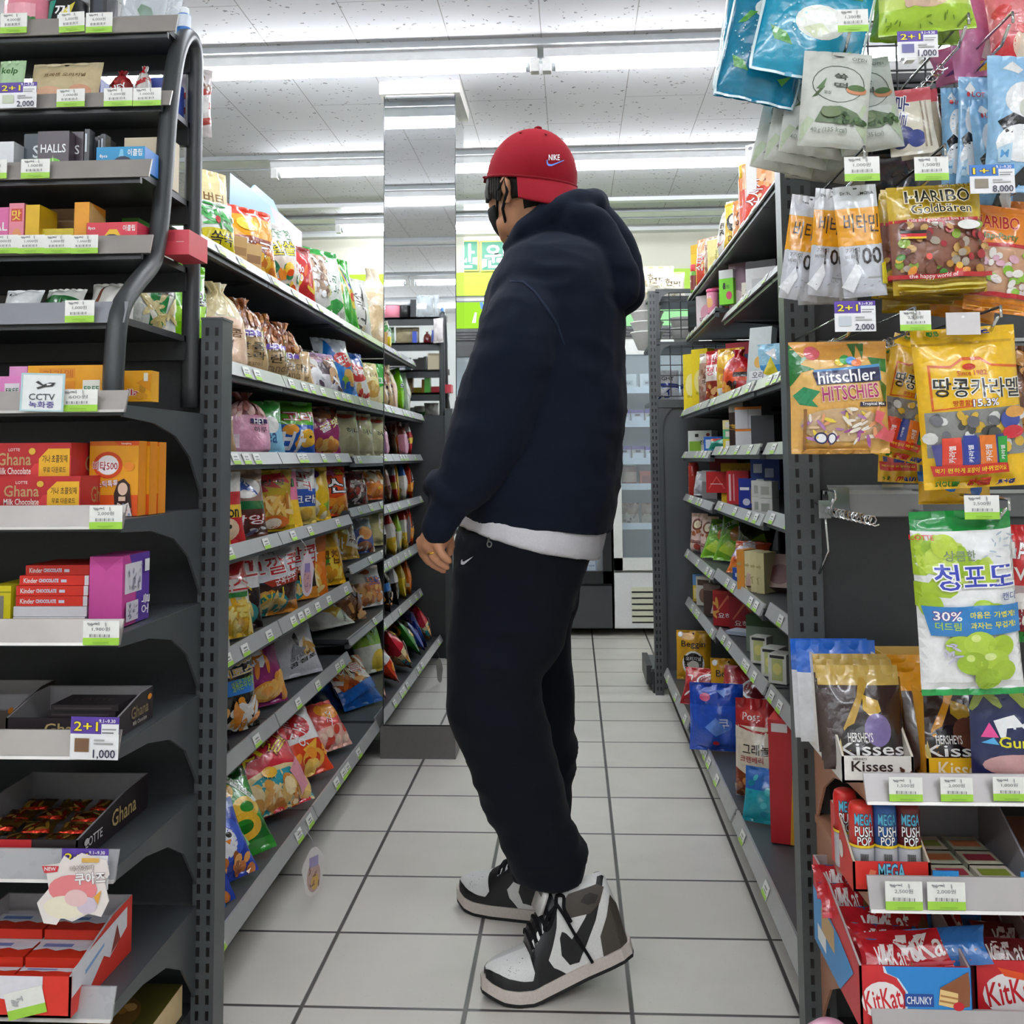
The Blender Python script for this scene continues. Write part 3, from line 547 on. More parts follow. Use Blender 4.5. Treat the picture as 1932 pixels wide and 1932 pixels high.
# ================= goods on the two aisle shelves =================
D={}
for l in '''hey|b5986b:.6 8a5426|b .1 .62 .9 .96 34 .085 c8843e,8f4d1d,b7702f,6d3a16;r .28 .49 .74 .56 5b3f97;t .51 .525 .3 fff HEY;t .52 .36 .56x.1 2a2218 달콤;t .52 .24 .56x.1 2a2218 소라;t .5 .13 .5 6b5a40 sweet snack
hey2|b5986b:.52 8a4a20|b .08 .54 .92 .97 60 .05 c07a40,7d3b18,a05a2a,d39a5c;r .3 .42 .75 .49 6a4ca8;t .52 .455 .3 fff HEY;t .52 .28 .66x.13 2a2218 오란다;t .52 .16 .5 6b5a40 oranda
hey3|b5986b:.75 caa878|t .5 .5 .6x.22 2a2218 쏠;t .5 .25 .6 6b5a40 cracker
peach|ecc9ab:.6 efe4c0|t .5 .42 .6x.1 7a5a40 스누콤;t .5 .3 .3 7a5a40 hey;b .1 .65 .9 .95 10 .16 f0e2b0,e7d49c
dark|3a1f22:.6 20191d|t .5 .5 .62x.3 e8dcd4/5a1a1a 프;k .1 .75 .9 .97 12 .12 ddd,999
donut|e9e6ea:.35 4a3a40:.7 c9a8c8|b .05 .3 .95 .7 12 .16 f4efe8,6d4a35,c9a27a,fff;t .5 .82 .7x.14 d83a2a/fff 도넛;k .1 .02 .9 .3 12 .1 5a4c58,fff
bluech|1f79d0:.55 dfe6ee|p 1f79d0 0,.55 .3,.97 .5,.6;e .62 .6 .3 .13 d2232a;t20 .62 .6 .44 fff 포테;e .7 .3 .2 .15 d9a34a;e .55 .22 .12 .1 7fb02a;b .1 .05 .9 .2 6 .09 dba94e,1a56a8
whred|ecebe8:.7 2a5fb8|e .5 .55 .4 .2 c3242b;t .5 .55 .6x.16 fff 빼빼;b .1 .05 .9 .35 10 .1 d8b070,b9302a
cream|e8d9a4|t .5 .7 .6x.12 7a5520 버터;e .5 .35 .36 .2 c69a4a;b .2 .2 .8 .5 8 .12 dfc07a,f3e5bc
green|2fa136|t .5 .6 .7x.16 fff 그린;e .5 .3 .3 .18 cfe79a
pink|e3a3bd:.64 7a3c34|b .12 .66 .88 .8 26 .07 d99a96,f0c4bb,b86a62;r .5 .5 .86 .57 2f2a5c;t .68 .535 .24 fff HEY;t .68 .4 .3x.09 2a2030 하루;r .08 .1 .3 .32 f0d8e2
tan|a88a68|t .5 .5 .5 3a2a1c SE
ltblue|8ec9e6:.6 3a9a3c|e .6 .55 .22 .16 f3f3ee;t .5 .3 .5 2a5a88 sea
whale|1d5fc0:.56 58b52a|t .55 .7 .7x.2 fff/c0282a 고래;e .32 .45 .16 .1 f2a63a;e .72 .3 .24 .17 f0b732;e .78 .32 .05 .03 222;p f2a63a .45,.2 .5,.3 .55,.2 .5,.12;t .4 .1 .5 fff 밥
purple|93225f:.75 6a3020|t20 .6 .6 .6x.16 fff/e8c33a 꿀맛;e .6 .2 .3 .12 e9a44a;b .3 .05 .95 .25 10 .1 e8bd6a,c88238;b .2 .77 .8 .95 10 .12 7a4428,a3653a
olive|b9b48e:.8 9c9a82|t .66 .55 .5x.13 222 허니;e .5 .88 .3 .05 b23a26
cart|c8262c:.35 f2c53a:.55 c8262c:.75 efeeea|e .55 .2 .3 .16 f0cfae;e .45 .24 .05 .03 222;e .62 .24 .05 .03 222;t .5 .45 .7 222 Onion
samy|5a3128:.45 8d6a60:.8 b89a80|e .5 .72 .36 .16 e6e2dc;p 3355a8 .2,.62 .5,.9 .8,.6 .5,.7;r .2 .4 .9 .52 1f6a3a;t .5 .25 .74x.14 fff/b02a20 삼잉;k .1 .02 .9 .15 10 .1 ddd,7a6a90
gold|b89a18:.08 e2c021:.55 b79a1a|p c22a2a .25,.62 .5,.66 .42,.74 .75,.7 .6,.82 .95,.78 .8,.95 .3,.9 .42,.8 .22,.76;t .6 .8 .5x.1 222 왕창;e .62 .42 .3 .18 d99a3c;k .35 .3 .9 .54 26 .13 e6b95a,b8741e,f0cf86;e .56 .15 .3 .11 d9702a;e .56 .14 .15 .08 f4e4cc
ypink|efc02c:.5 e77aa0|e .4 .35 .3 .25 f8d95a;t .5 .8 .7x.14 3fa35a/222 젤리;t .4 .35 .4 d2691e 고소
texty|f2d46a:.3 2f57b0:.62 d9d4d0|t80 .55 .8 .34x.5 a8282c/fff 고튀;t .5 .45 .7x.16 fff/1a2a70 크래;e .6 .18 .2 .12 e8b73a
ball|e7bd1d|e .4 .62 .13 .09 f2f2f2;e .4 .62 .05 .035 222;e .38 .88 .3 .1 6a2a8a;t .38 .88 .3 fff 6;p 8fbf2a .66,.3 .9,.36 .86,.16;p fff4d0 .1,.34 .4,.4 .6,.3 .3,.2;b .1 .04 .9 .18 8 .11 e9d59a,fff0c2
sin|dd4a1c:.8 b8201c|t .62 .62 .66x.3 fff/222 신;t .45 .86 .3x.12 e879b8 콕;t .75 .87 .3x.14 f4e02a 콕;p f29a2a 0,.42 .5,.36 1,.48 1,.2 0,.2;b .1 .03 .6 .16 9 .1 9aa6b8,4a3a3a;b .5 .02 .95 .2 8 .12 f1b24a,e0882a
redclr|4a3a38:.3 7a2630|b .1 .05 .9 .6 22 .1 b0302a,e8dcd8,7a2a26,5a4a48;t .55 .6 .5x.14 f0e8e4 링
orng|e26a22:.6 e7ded0|b .1 .5 .9 .9 14 .11 9a5a2a,d98a3a,f0ddc0;e .5 .3 .36 .2 f0892a;e .6 .34 .06 .05 f8d23a
fries|f0c63a:.4 efe9e2:.75 c8282a|k .02 .02 .98 .45 40 .16 f6dc6c,e3ae2c,fbe894;t .5 .66 .8x.16 c2242a 쪼스;r .3 .5 .8 .56 2e7a3a
no1|22181a:.55 eceaec|t .5 .8 .8x.2 c2262c/fff 꼬;t60 .5 .42 .4 f0d42a No.1;e .5 .2 .36 .17 2a8f8c;k .25 .1 .75 .3 9 .16 f0d88a
corn|d98a2a:.16 3b2620:.5 e9e8ee|e .08 .1 .2 .2 e6a23a;b .02 .03 .4 .3 14 .09 eeb658,d88a2a,f6cf84;t4 .52 .72 1.0x.24 c9232b/fff 꼬깔콘;t .4 .92 .34 4a3a2a 소라과자;p a8331f .28,.5 .98,.6 .98,.47 .4,.42;t8 .66 .52 .4 fff 군옥수수;e .46 .17 .26 .17 2f8f8d;t10 .46 .29 .34 f3dc3a No.1;k .3 .08 .62 .24 10 .12 f4dd9a,e8c060;p 2a3350 0,.5 .3,.47 .3,.49 0,.52;p 2a3350 .1,.96 .25,.9 .26,.92 .12,.98
potato|df7419:.75 a85a24|t .45 .7 .6x.24 fff/6a2a10 참자;e .45 .42 .4 .16 f0963a;k .1 .06 .8 .44 18 .17 f5d68a,eec05a,fbe7b0
ycorn|e0a81c:.7 b88a22|p f2cf4a .1,.1 .5,.55 .9,.1;p 3f8f2a .3,.3 .45,.6 .5,.28;b .15 .05 .85 .3 10 .1 f8dc6a,d8921e;t .5 .5 .5 7a4a10 콘칩
ybrown|d2a01e:.85 a37f2c|p f4f0e6 .5,.3 .72,.95 .95,.9 .95,.2;p 7a5230 .58,.36 .74,.88 .9,.82 .9,.3;t .3 .3 .3 fff 맛
bluec|24409a:.7 8f98a6|e .55 .55 .26 .2 e09a58;e .5 .18 .3 .14 9a5228;t .3 .3 .3 fff C;b .4 .05 .95 .2 8 .08 e6d2c0,8a4a2a
creamg|c9bf82:.6 a7a878|e .75 .55 .3 .3 f3efe4;e .75 .55 .24 .24 c9bf82;t .75 .55 .34x.14 c8402a 소프
cheetos|151413:.46 2d7fd6:.64 151413|t6 .52 .86 .86x.15 e8bf2c/fff Cheeto;t4 .62 .72 .6x.1 f0c32a/fff 치토스;t8 .2 .57 .26x.07 fff/b02858 30%;t8 .66 .6 .44 a6d84a 마음은가볍게;t8 .66 .55 .44 a6d84a 과자는무겁게;p e6e2dc .3,.02 .8,.4 .86,.36 .5,.02;b .02 .05 .9 .4 26 .07 e8952c,f0ac48,3a2a20,f4f0ea;k .3 .04 .95 .4 10 .16 e8902a,f2f0ec
onionp|8f2368:.85 6a2a3a|t25 .35 .72 .5x.16 e9c22c 깨;p fff .3,.62 .5,.8 .62,.72 .5,.56;k .28 .55 .6 .8 8 .16 fff,e88a2a;e .56 .2 .32 .14 e79a34;o .56 .2 .26 .11 .6 f4c268;b .7 .1 1 .4 12 .09 ecb45a,d88f34
grey|c6c8ce:.9 b4b6bc|p 33363c .42,.66 .52,.74 .56,.5 .46,.48;e .7 .48 .2 .13 f2f0ea;k .6 .38 .84 .54 8 .14 e6c27e,c99a4e;t12 .56 .24 .66x.07 222 곰점포;t12 .52 .32 .5 333 125 g (605 kcal);k .3 .36 .6 .46 8 .1 8a8e96
leaf|e8e6de:.75 8a9a6a|p d9a82c .3,.45 .4,.7 .55,.6 .7,.75 .75,.55 .95,.5 .75,.35 .6,.2 .5,.35;p 8a9a2a .2,.6 .4,.75 .3,.5;t60 .85 .3 .3 666 natural
noodle|9a6a3a|b .05 .05 .95 .9 60 .1 d08a3c,8a4a1e,e8b464,5a3018,c06a28;k .05 .1 .95 .9 30 .2 e0a050,7a4018;t .5 .75 .5x.12 e0c048/5a3018 누룽
mat|e9e6e4:.3 c98a4a:.6 e9e6e4|b .1 .1 .9 .5 26 .1 d8863a,b5622a,eab066;t .55 .6 .4x.2 d8702a/3050a0 맛;e .4 .85 .14 .08 b8572a
peng|2a43a8:.85 9aa8d8|e .5 .5 .42 .3 3a5cc8;e .55 .45 .2 .2 f0f2f6;e .5 .52 .05 .04 222;e .63 .52 .05 .04 222;p e8862a .54,.46 .64,.46 .59,.4;t12 .4 .86 .6x.12 fff/c03040 씨오;b .1 .05 .9 .25 16 .08 c8783a,e8a458,a35a28;e .25 .3 .1 .12 d07838
onion|2b8a2a:.15 176b1c:.3 2b8a2a:.85 1d4a22|o .34 .76 .3 .15 .5 edbb36;o .7 .5 .22 .13 .5 f0c34a;o .56 .3 .3 .15 .5 e8b430;p f2f2ee .5,.99 .62,.99 .95,.55 .86,.53;t-50 .76 .76 .36 2a7a2a 어니언링;p 9fe0a8 .25,.55 .36,.56 .6,.12 .55,.1
red자|d22a3c:.42 d22a3c|e .55 .1 .75 .42 efd9a0;e .6 .1 .68 .36 3aa6b4;t25 .3 .72 .42x.2 f2d42a/8a1420 자;t25 .72 .82 .42x.22 f2d42a/8a1420 갈;b .1 .02 .98 .3 40 .09 f2c878,e0a24e,fbe2ac,d88a3a;e .42 .45 .1 .07 f0b83a;p e89aa8 .7,.4 .85,.55 .95,.2 .8,.1
hot|d8401c:.45 e8e6e2|e .4 .72 .4 .2 c2242a;t-40 .4 .72 .5x.12 fff 도도;t-45 .42 .45 .4x.1 fff HOT;p f0b43a .4,.35 .75,.45 .6,.15;o .6 .2 .25 .13 .6 eaa63a;b .1 .05 .9 .3 10 .1 f0952c,c22f1c,f3c35a
clred|e8b0a0:.4 d25048|e .6 .75 .34 .2 e8952c;t60 .5 .6 .4 fff 고소;b .1 .05 .9 .4 10 .1 f0d0b8,d24a3c
spiky|e4e8dc:.5 8fc02a|p 6faa1e .05,.95 .2,.6 .3,.7 .4,.5 .5,.68 .62,.5 .7,.7 .85,.55 .95,.95;t10 .5 .8 .6x.2 1f3a14 눈짱;e .7 .2 .3 .2 f0d23a
bluelie|1d62b8:.35 e6d8cc|k .05 .4 .95 .95 50 .18 d8702a,e89a4e,f0e4d8,b8481c;t .5 .72 .6x.2 c03a1c/fff 가득;p 1d62b8 0,.3 1,.5 1,.3 0,.1
dkblue|16305e:.5 1d4d94|p 3f86d8 .2,.6 .8,.75 .82,.7 .3,.5
albag|e8d8c8:.5 eceae6|t8 .5 .62 .7x.2 f0dc2a/222 알쏠;t .5 .85 .6 2a6a3a 달달한;p 1f6a4a .1,.3 .25,.42 .38,.32 .24,.2;p 1f6a4a .4,.22 .5,.32 .62,.2;b .3 .05 .95 .45 16 .09 ee8a2a,f4c83a,e2541c,2f7a4a
chocoy|e7a21c:.45 8a3a1e:.55 e7a21c:.85 d8442a|t .5 .4 .74x.22 fff/7a2a12 초코;b .1 .05 .9 .35 12 .09 c8702a,f2c24a;e .4 .72 .2 .1 f6d44a
check|d8c81e:.45 eef2ea|t .5 .28 .7x.24 222 쏙쏙;k .05 .5 .95 .95 24 .16 2a8a3c,57b060;e .35 .62 .08 .07 c03a3a
redcan|c2272a:.85 8a2a26|k .1 .1 .9 .8 14 .16 e8c23a,f0ead8,e0602a;t70 .4 .5 .4 fff 땅콩
cereal|d9d6d0:.3 b39a86|b .05 .3 .95 .95 44 .07 e8e4de,8a6a5a,c2a58c,fff;p c02a2a .0,.1 .1,.95 .2,.9 .12,.1;p 3aa03a .5,.02 .95,.2 .9,.02
grtop|e9ece6:.8 2a9a3c|t85 .35 .5 .5x.2 222 누룩지;t85 .65 .5 .4x.14 1f5a30 누리;b .1 .05 .9 .3 12 .07 e0ddd4,b8b4aa;p 2a9a3c .1,.18 .5,.02 .9,.25 .6,.3
ringg|2fa52c|p e8c23a .4,.98 .6,.95 .9,.3 .75,.3;p 3a3fa8 .52,.9 .62,.86 .78,.55 .7,.55;e .8 .45 .1 .06 d22a2a;o .3 .55 .2 .12 .55 f0d070;p 8fe08a .2,.2 .35,.3 .6,.1 .4,.05
whlin|e9e8e4|t80 .4 .6 .4x.3 333 고소;r .62 .2 .66 .9 333;k .2 .15 .6 .3 6 .1 666;b .1 .02 .9 .15 6 .08 dcd2ae,c2b690
creamtie|e6cfa8:.7 f0e2c8|b .1 .1 .9 .6 8 .2 f3e6ce,e0c49a
lime|86d410:.5 6cc010|e .3 .9 .1 .06 fff;e .3 .9 .06 .035 7a4a20;t .85 .6 .3x.2 222/fff 옥수;p a8ec30 .1,.5 .9,.56 .8,.4 .2,.35
noodw|dfe3da|p 2a8a44 .5,.95 .9,.95 .6,.05 .45,.1;k .05 .05 .95 .6 20 .16 e8d9a0,cdbb78,f4f0e0;t .7 .7 .3 333 면'''.split('\n'):
    k,bn,ops=l.split('|',2); D[k]=(bn,ops)
def shelfxz(sg,si,Y):
    Zt=(LZ if sg<0 else RZ)[0 if Y<2.8 else 1 if Y<3.7 else 2]; return Zt[si]
def spot(sg,si,px,off):
    zb,zt,xr=shelfxz(sg,si,3.); x=sg*(xr+off); Y=min(U(px,900,x=x).y,4.48 if sg>0 else 4.85); zb,zt,xr=shelfxz(sg,si,Y); x=sg*(xr+off); Y=min(U(px,900,x=x).y,4.48 if sg>0 else 4.85)
    return x,Y,zb+.0215
SEED=[10]
PEND=[]
def sb(row,sg):
    si,px,off,kd,w,h,t,yaw,lean,dk,label,*nm=row; SEED[0]+=1
    if sg<0:
        yaw=max(yaw,60); w*=1.14 if si!=1 and si<6 else 1.05
        if si==0: h*=1.17; t*=1.1
    q=math.radians(yaw); off=max(off*.8,w/2*math.cos(q)*.9+t/2*math.sin(q)*.6+.006) if off>0 else -off; x,Y,z=spot(sg,si,px,off)
    if si: h=min(h,(shelfxz(sg,si-1,Y)[0]-(.02 if si<6 else .045)-z)/math.cos(math.radians(lean)))
    PEND.append([sg,si,x,Y,z,-sg*yaw,w,h,t,kd,lean,dk,label,nm[0] if nm else 'snack_bag',SEED[0],1])
def flush():
    for _ in range(2):
        for i,a in enumerate(PEND):
            for b_ in PEND[:i]:
                if a[0]!=b_[0] or a[1]!=b_[1]: continue
                q=math.radians((a[5]+b_[5])/2); dx,dy=a[2]-b_[2],a[3]-b_[3]; d=abs(dx*math.sin(q)-dy*math.cos(q)); e=abs(dx*math.cos(q)+dy*math.sin(q))
                if e<(a[6]+b_[6])/2 and d<(a[8]+b_[8])/2:
                    f=d*1.9/(a[8]+b_[8]); a[8]=max(.02,a[8]*f); b_[8]=max(.02,b_[8]*f)
    for sg,si,x,Y,z,yaw,w,h,t,kd,lean,dk,label,nm,sd,fl in PEND:
        if not fl: continue
        bn,ops=D[dk]; mb=bag(w,h,t,kd,bn,ops,sd,both=sg<0)
        reg(mb.build(nm,None,(x,Y,z+abs(math.sin(math.radians(lean)))*t*.35+.001),yaw,lean),label,'snack' if nm=='snack_bag' else nm.replace('_',' '),'snack bags on the left aisle shelves' if sg<0 else 'pouches on the right aisle shelves')
Lrows=[
(0,398,.12,'f',.1,.215,.03,60,6,'check2' if 0 else 'cream','tall yellow folded pack at the near end of the top left shelf'),
(0,408,.045,'p',.09,.115,.04,60,8,'check','small yellow bag with green checks at the near end of top left shelf'),
(0,470,.1,'p',.18,.185,.07,58,10,'chocoy','yellow and brown chocolate snack bag with orange top seal, top left shelf'),
(0,524,.085,'p',.15,.19,.07,58,8,'albag','clear bag with white oval and big yellow letters, top left shelf'),
(0,563,.085,'p',.14,.175,.06,60,10,'redcan','narrow red peanut bag beside the clear cereal bag, top left shelf'),
(0,592,.09,'p',.16,.19,.07,60,10,'cereal','clear bag of puffed brown cereal with green foot, top left shelf'),
(0,566,.24,'f',.17,.22,.05,60,8,'grtop','bag showing only its green top behind the puffed cereal bag'),
(0,622,.07,'p',.16,.24,.06,60,12,'grtop','white bag with green corners and upright black letters, top left shelf'),
(0,648,.09,'p',.17,.26,.07,62,14,'ringg','leaning bright green bag with blue stripe, top left shelf'),
(0,675,.08,'p',.16,.22,.07,62,10,'whlin','white bag with thin black lines next to the mirror, top left shelf'),
(0,700,-.075,'t',.19,.3,.12,62,0,'creamtie','cream bag tied at the top beside the mirror column, top left shelf'),
(1,408,.1,'t',.18,.215,.09,50,5,'peach','pale peach bag partly behind the slotted post, second shelf','bread_bag'),
(1,452,.095,'t',.17,.2,.1,52,5,'hey','kraft bag of twisted brown biscuits with two lines of black letters'),
(1,493,.095,'t',.17,.185,.1,52,5,'hey2','kraft bag of brown crunch clusters, left one of the pair, second shelf'),
(1,533,.095,'t',.17,.19,.1,52,5,'hey2','kraft bag of brown crunch clusters, right one of the pair, second shelf'),
(1,564,.07,'p',.13,.12,.06,55,14,'hey3','low kraft cracker bag beside the crunch cluster pair, second shelf'),
(1,578,.2,'p',.14,.17,.06,55,6,'dark','dark maroon bag with white letter at the back of the second shelf'),
(1,610,.07,'p',.19,.15,.07,55,22,'donut','white and purple bag printed with ring cookies, second shelf'),
(1,643,.085,'p',.18,.23,.08,58,18,'bluech','blue and silver chip bag with red oval, second shelf'),
(1,672,.07,'p',.16,.2,.07,60,16,'whred','white bag with red and blue print next to the blue chip bag'),
(1,700,.06,'p',.14,.18,.06,62,12,'cream','cream yellow biscuit bag near the mirror, second shelf'),
(1,718,.08,'p',.14,.2,.06,62,8,'green','green bag against the mirror edge, second shelf'),
(2,416,.06,'p',.1,.1,.06,45,10,'tan','tan bag cut off by the slotted post, third shelf'),
(2,458,.085,'t',.17,.2,.1,48,4,'pink','pink bag tied with a black top, third shelf'),
(2,502,.07,'p',.13,.15,.06,55,10,'ltblue','light blue bag with green top between pink and green bags, third shelf'),
(2,551,.07,'p',.18,.195,.08,42,6,'whale','green over blue biscuit bag with white letter bubble, third shelf'),
(2,607,.07,'p',.17,.19,.08,45,8,'purple','magenta bag with brown top and yellow lettering, third shelf'),
(2,650,.085,'p',.15,.17,.07,55,8,'olive','olive cream bag beside the magenta bag, leftmost of the three'),
(2,680,.085,'p',.15,.18,.07,55,8,'olive','olive cream bag with red top, middle one of the three'),
(2,708,.085,'p',.16,.19,.07,55,8,'olive','olive cream bag with red top, nearest the mirror'),
(3,421,.05,'p',.13,.2,.06,40,8,'cart','red yellow and white cartoon bag half behind the slotted post'),
(3,457,.075,'p',.16,.21,.07,42,10,'samy','brown bag with big white and red letters beside the gold bag'),
(3,505,.08,'p',.19,.22,.08,40,6,'gold','shiny gold bag with jagged red patch, fourth shelf'),
(3,542,.04,'p',.12,.17,.05,48,12,'ypink','yellow bag with pink top between gold and blue text bags'),
(3,562,.09,'p',.15,.2,.07,48,4,'texty','white and blue bag with sideways red letters, fourth shelf'),
(3,591,.07,'p',.15,.19,.07,48,8,'ball','yellow bag with a soccer ball print, fourth shelf'),
(3,621,.09,'p',.17,.22,.08,45,6,'sin','orange red bag with one huge white syllable, fourth shelf'),
(3,668,.07,'p',.15,.13,.07,55,14,'redclr','dark clear bag of red snacks beyond the orange red bag'),
(3,702,.07,'p',.16,.13,.08,55,14,'orng','white and orange snack bag next to the mirror, fourth shelf'),
(4,430,.05,'p',.15,.235,.08,38,10,'fries','yellow bag of french fry snacks half behind the slotted post'),
(4,455,.1,'p',.14,.24,.06,40,6,'no1','black and white bag with teal circle behind the fries bag'),
(4,507,.085,'p',.21,.245,.09,30,4,'corn','large white bag with three huge red syllables and brown base, fifth shelf'),
(4,552,.12,'p',.19,.235,.08,36,4,'corn','second white bag with red syllables, tucked behind the large front one'),
(4,584,.075,'p',.16,.24,.07,40,4,'potato','orange bag with white letters and yellow fries, fifth shelf'),
(4,620,.07,'p',.16,.19,.07,45,14,'ycorn','yellow corn chip bag with green leaf shape, fifth shelf'),
(4,648,.09,'p',.16,.18,.07,45,16,'ybrown','mustard yellow bag with brown panel leaning in the bay beyond, fifth shelf'),
(4,683,.075,'p',.14,.14,.07,52,14,'bluec','dark blue bag with brown cookie print, fifth shelf'),
(4,710,.085,'p',.17,.19,.08,55,12,'creamg','cream green bag with white disc beside the mirror, fifth shelf'),
(5,438,.05,'p',.18,.23,.08,32,10,'cheetos','black bag with yellow lettering and blue band, sixth shelf'),
(5,500,.075,'p',.17,.18,.07,34,20,'onionp','magenta bag with yellow ring snack print, sixth shelf'),
(5,536,.16,'p',.16,.2,.06,40,16,'grey','plain light grey bag behind the one with a printed figure, sixth shelf'),
(5,572,.085,'p',.17,.185,.06,36,24,'grey','light grey bag with small black figure in front, sixth shelf'),
(5,632,.12,'p',.2,.15,.07,40,52,'leaf','white bag with yellow leaf shape lying back, sixth shelf'),
(5,655,.085,'p',.2,.15,.09,52,28,'noodle','clear bag of brown rice crackers beside the leaf bag, sixth shelf'),
(5,700,.085,'p',.17,.17,.08,52,18,'mat','white and orange twist snack bag next to the mirror, sixth shelf'),
(6,408,-.06,'p',.15,.17,.07,58,26,'peng','blue penguin bag in the lower corner by the slotted post'),
(6,440,-.065,'p',.17,.17,.08,58,34,'peng','blue penguin bag leaning between post and green ring bag'),
(6,468,-.07,'p',.2,.27,.08,56,36,'onion','green foil bag with three yellow rings, bottom shelf'),
(6,532,-.075,'p',.25,.28,.09,56,36,'red자','big red bag with yellow letters and chips in teal bowl, bottom shelf'),
(6,590,-.07,'p',.18,.25,.08,58,36,'hot','white and orange red hot chip bag, bottom shelf'),
(6,638,-.06,'p',.14,.16,.07,58,40,'clred','clear pinkish red bag beside the hot chip bag, bottom shelf'),
(6,622,.28,'p',.16,.16,.05,45,40,'grtop','clear green topped bag lying behind the hot chip bag'),
(6,645,-.155,'p',.2,.18,.07,62,50,'dkblue','dark navy blue foil bag at the back of the bottom shelf'),
(6,690,-.08,'p',.2,.2,.08,60,40,'bluelie','blue foil bag with orange stick print, bottom shelf by the mirror'),
(6,705,.2,'p',.17,.22,.08,52,20,'spiky','white bag with spiky bright green top, bottom shelf by the mirror'),
(2,262,.085,'p',.16,.19,.07,60,6,'cart','red and yellow cartoon bag seen only in the mirror, third shelf'),
(2,330,.085,'t',.16,.2,.08,60,4,'pink','pink tied bag seen only in the mirror, third shelf'),
(2,382,.085,'p',.15,.19,.07,60,6,'orng','white and orange bag seen only in the mirror, third shelf'),
(3,262,.085,'p',.16,.2,.07,60,6,'sin','orange red bag seen only in the mirror, fourth shelf'),
(3,330,.085,'p',.16,.2,.07,60,6,'whred','white red and blue bag seen only in the mirror, fourth shelf'),
(3,384,.085,'p',.15,.2,.07,60,6,'ball','yellow bag seen only in the mirror, fourth shelf'),
(4,262,.085,'p',.16,.2,.07,60,6,'sin','bright red bag seen only in the mirror, fifth shelf'),
(4,326,.085,'p',.16,.2,.07,60,6,'fries','red white and yellow fries bag seen only in the mirror, fifth shelf'),
(4,384,.085,'p',.15,.2,.07,60,6,'spiky','white bag with green top seen only in the mirror, fifth shelf'),
(5,262,.085,'p',.16,.19,.07,60,10,'potato','orange bag seen only in the mirror, sixth shelf'),
(5,326,.085,'p',.16,.19,.07,60,10,'gold','gold bag seen only in the mirror, sixth shelf'),
(5,386,.085,'p',.15,.19,.07,60,10,'no1','black bag with blue and white seen only in the mirror, sixth shelf'),
(6,325,.1,'p',.18,.2,.07,60,24,'red자','red bag with yellow letters seen only in the mirror, bottom shelf'),
(6,375,.1,'p',.17,.2,.07,60,24,'bluech','blue and white bag seen only in the mirror, bottom shelf'),
(1,335,.1,'p',.16,.22,.07,25,6,'lime','lime green bag seen through the candy rack frame'),
(1,268,.1,'p',.16,.21,.07,25,6,'noodw','clear noodle bag beside the lime green bag, behind the candy rack'),
]
for r_ in Lrows: sb(r_,-1)
# sign folder, trays and boxes on the left shelves
a_=U(434,312,x=-1.07); c_=U(560,409,x=-1.09); L_=c_.y-a_.y
m_=MB(); m_.prism([(0,0),(L_,0),(L_,.4),(L_*.62,.405),(L_*.55,.43),(L_*.3,.43),(L_*.25,.405),(.02,.4)],0,-.006,0,'7fa6cc','print')
decal(m_,lambda u,v:np.stack([.0004+0*np.asarray(u),np.asarray(u)*L_,np.asarray(v)*.4],-1),L_,.4,'r 0 0 1 1 6c9fd6;p d89ab8 .5,1 1,1 1,.25;p 5588c8 .04,.6 .98,.3 .98,.18 .04,.46;t-18 .6 .44 .5x.06 e9f2fc 이벤트상품 한정판;t .72 .9 .1 7a5a8a 마스크;r 0 0 1 .1 b8c0cc',1,mat='print',smooth=False)
reg(m_.build('sign_card',None,(-1.07,a_.y,1.531)),'pale blue and pink sign card standing on the top left shelf','sign')
def lbox(sg,si,px,off,w,h,d,yaw,bn,ops,label,nm='carton',cat='box',side='',lean=0,dz=0,mat='card'):
    q=math.radians(yaw); off=max(off,w/2*math.cos(q)+d/2*math.sin(q)+.002); x,Y,z=spot(sg,si,px,off); PEND.append([sg,si,x,Y,z,-sg*yaw,w,h,d,0,0,0,0,0,0,0]); return reg(carton(w,h,d,bn,ops,side,mat=mat).build(nm,None,(x,Y,z+dz),-sg*yaw,lean),label,cat,'boxes on the aisle shelves')
lbox(-1,0,436,.035,.07,.07,.05,60,'c39a5a','r .05 .3 .95 .6 9a7038','small kraft snack box at the near end of the top left shelf')
lbox(-1,0,465,.03,.07,.075,.05,60,'caa468','r .05 .3 .95 .6 8a6030','small kraft snack box in front of the yellow brown chocolate bag')
lbox(-1,1,705,.26,.14,.12,.1,60,'8a1f2c:.7 b02a34','t .5 .45 .6x.2 f0dcd0 DANG','maroon red box at the back of the second left shelf by the mirror')
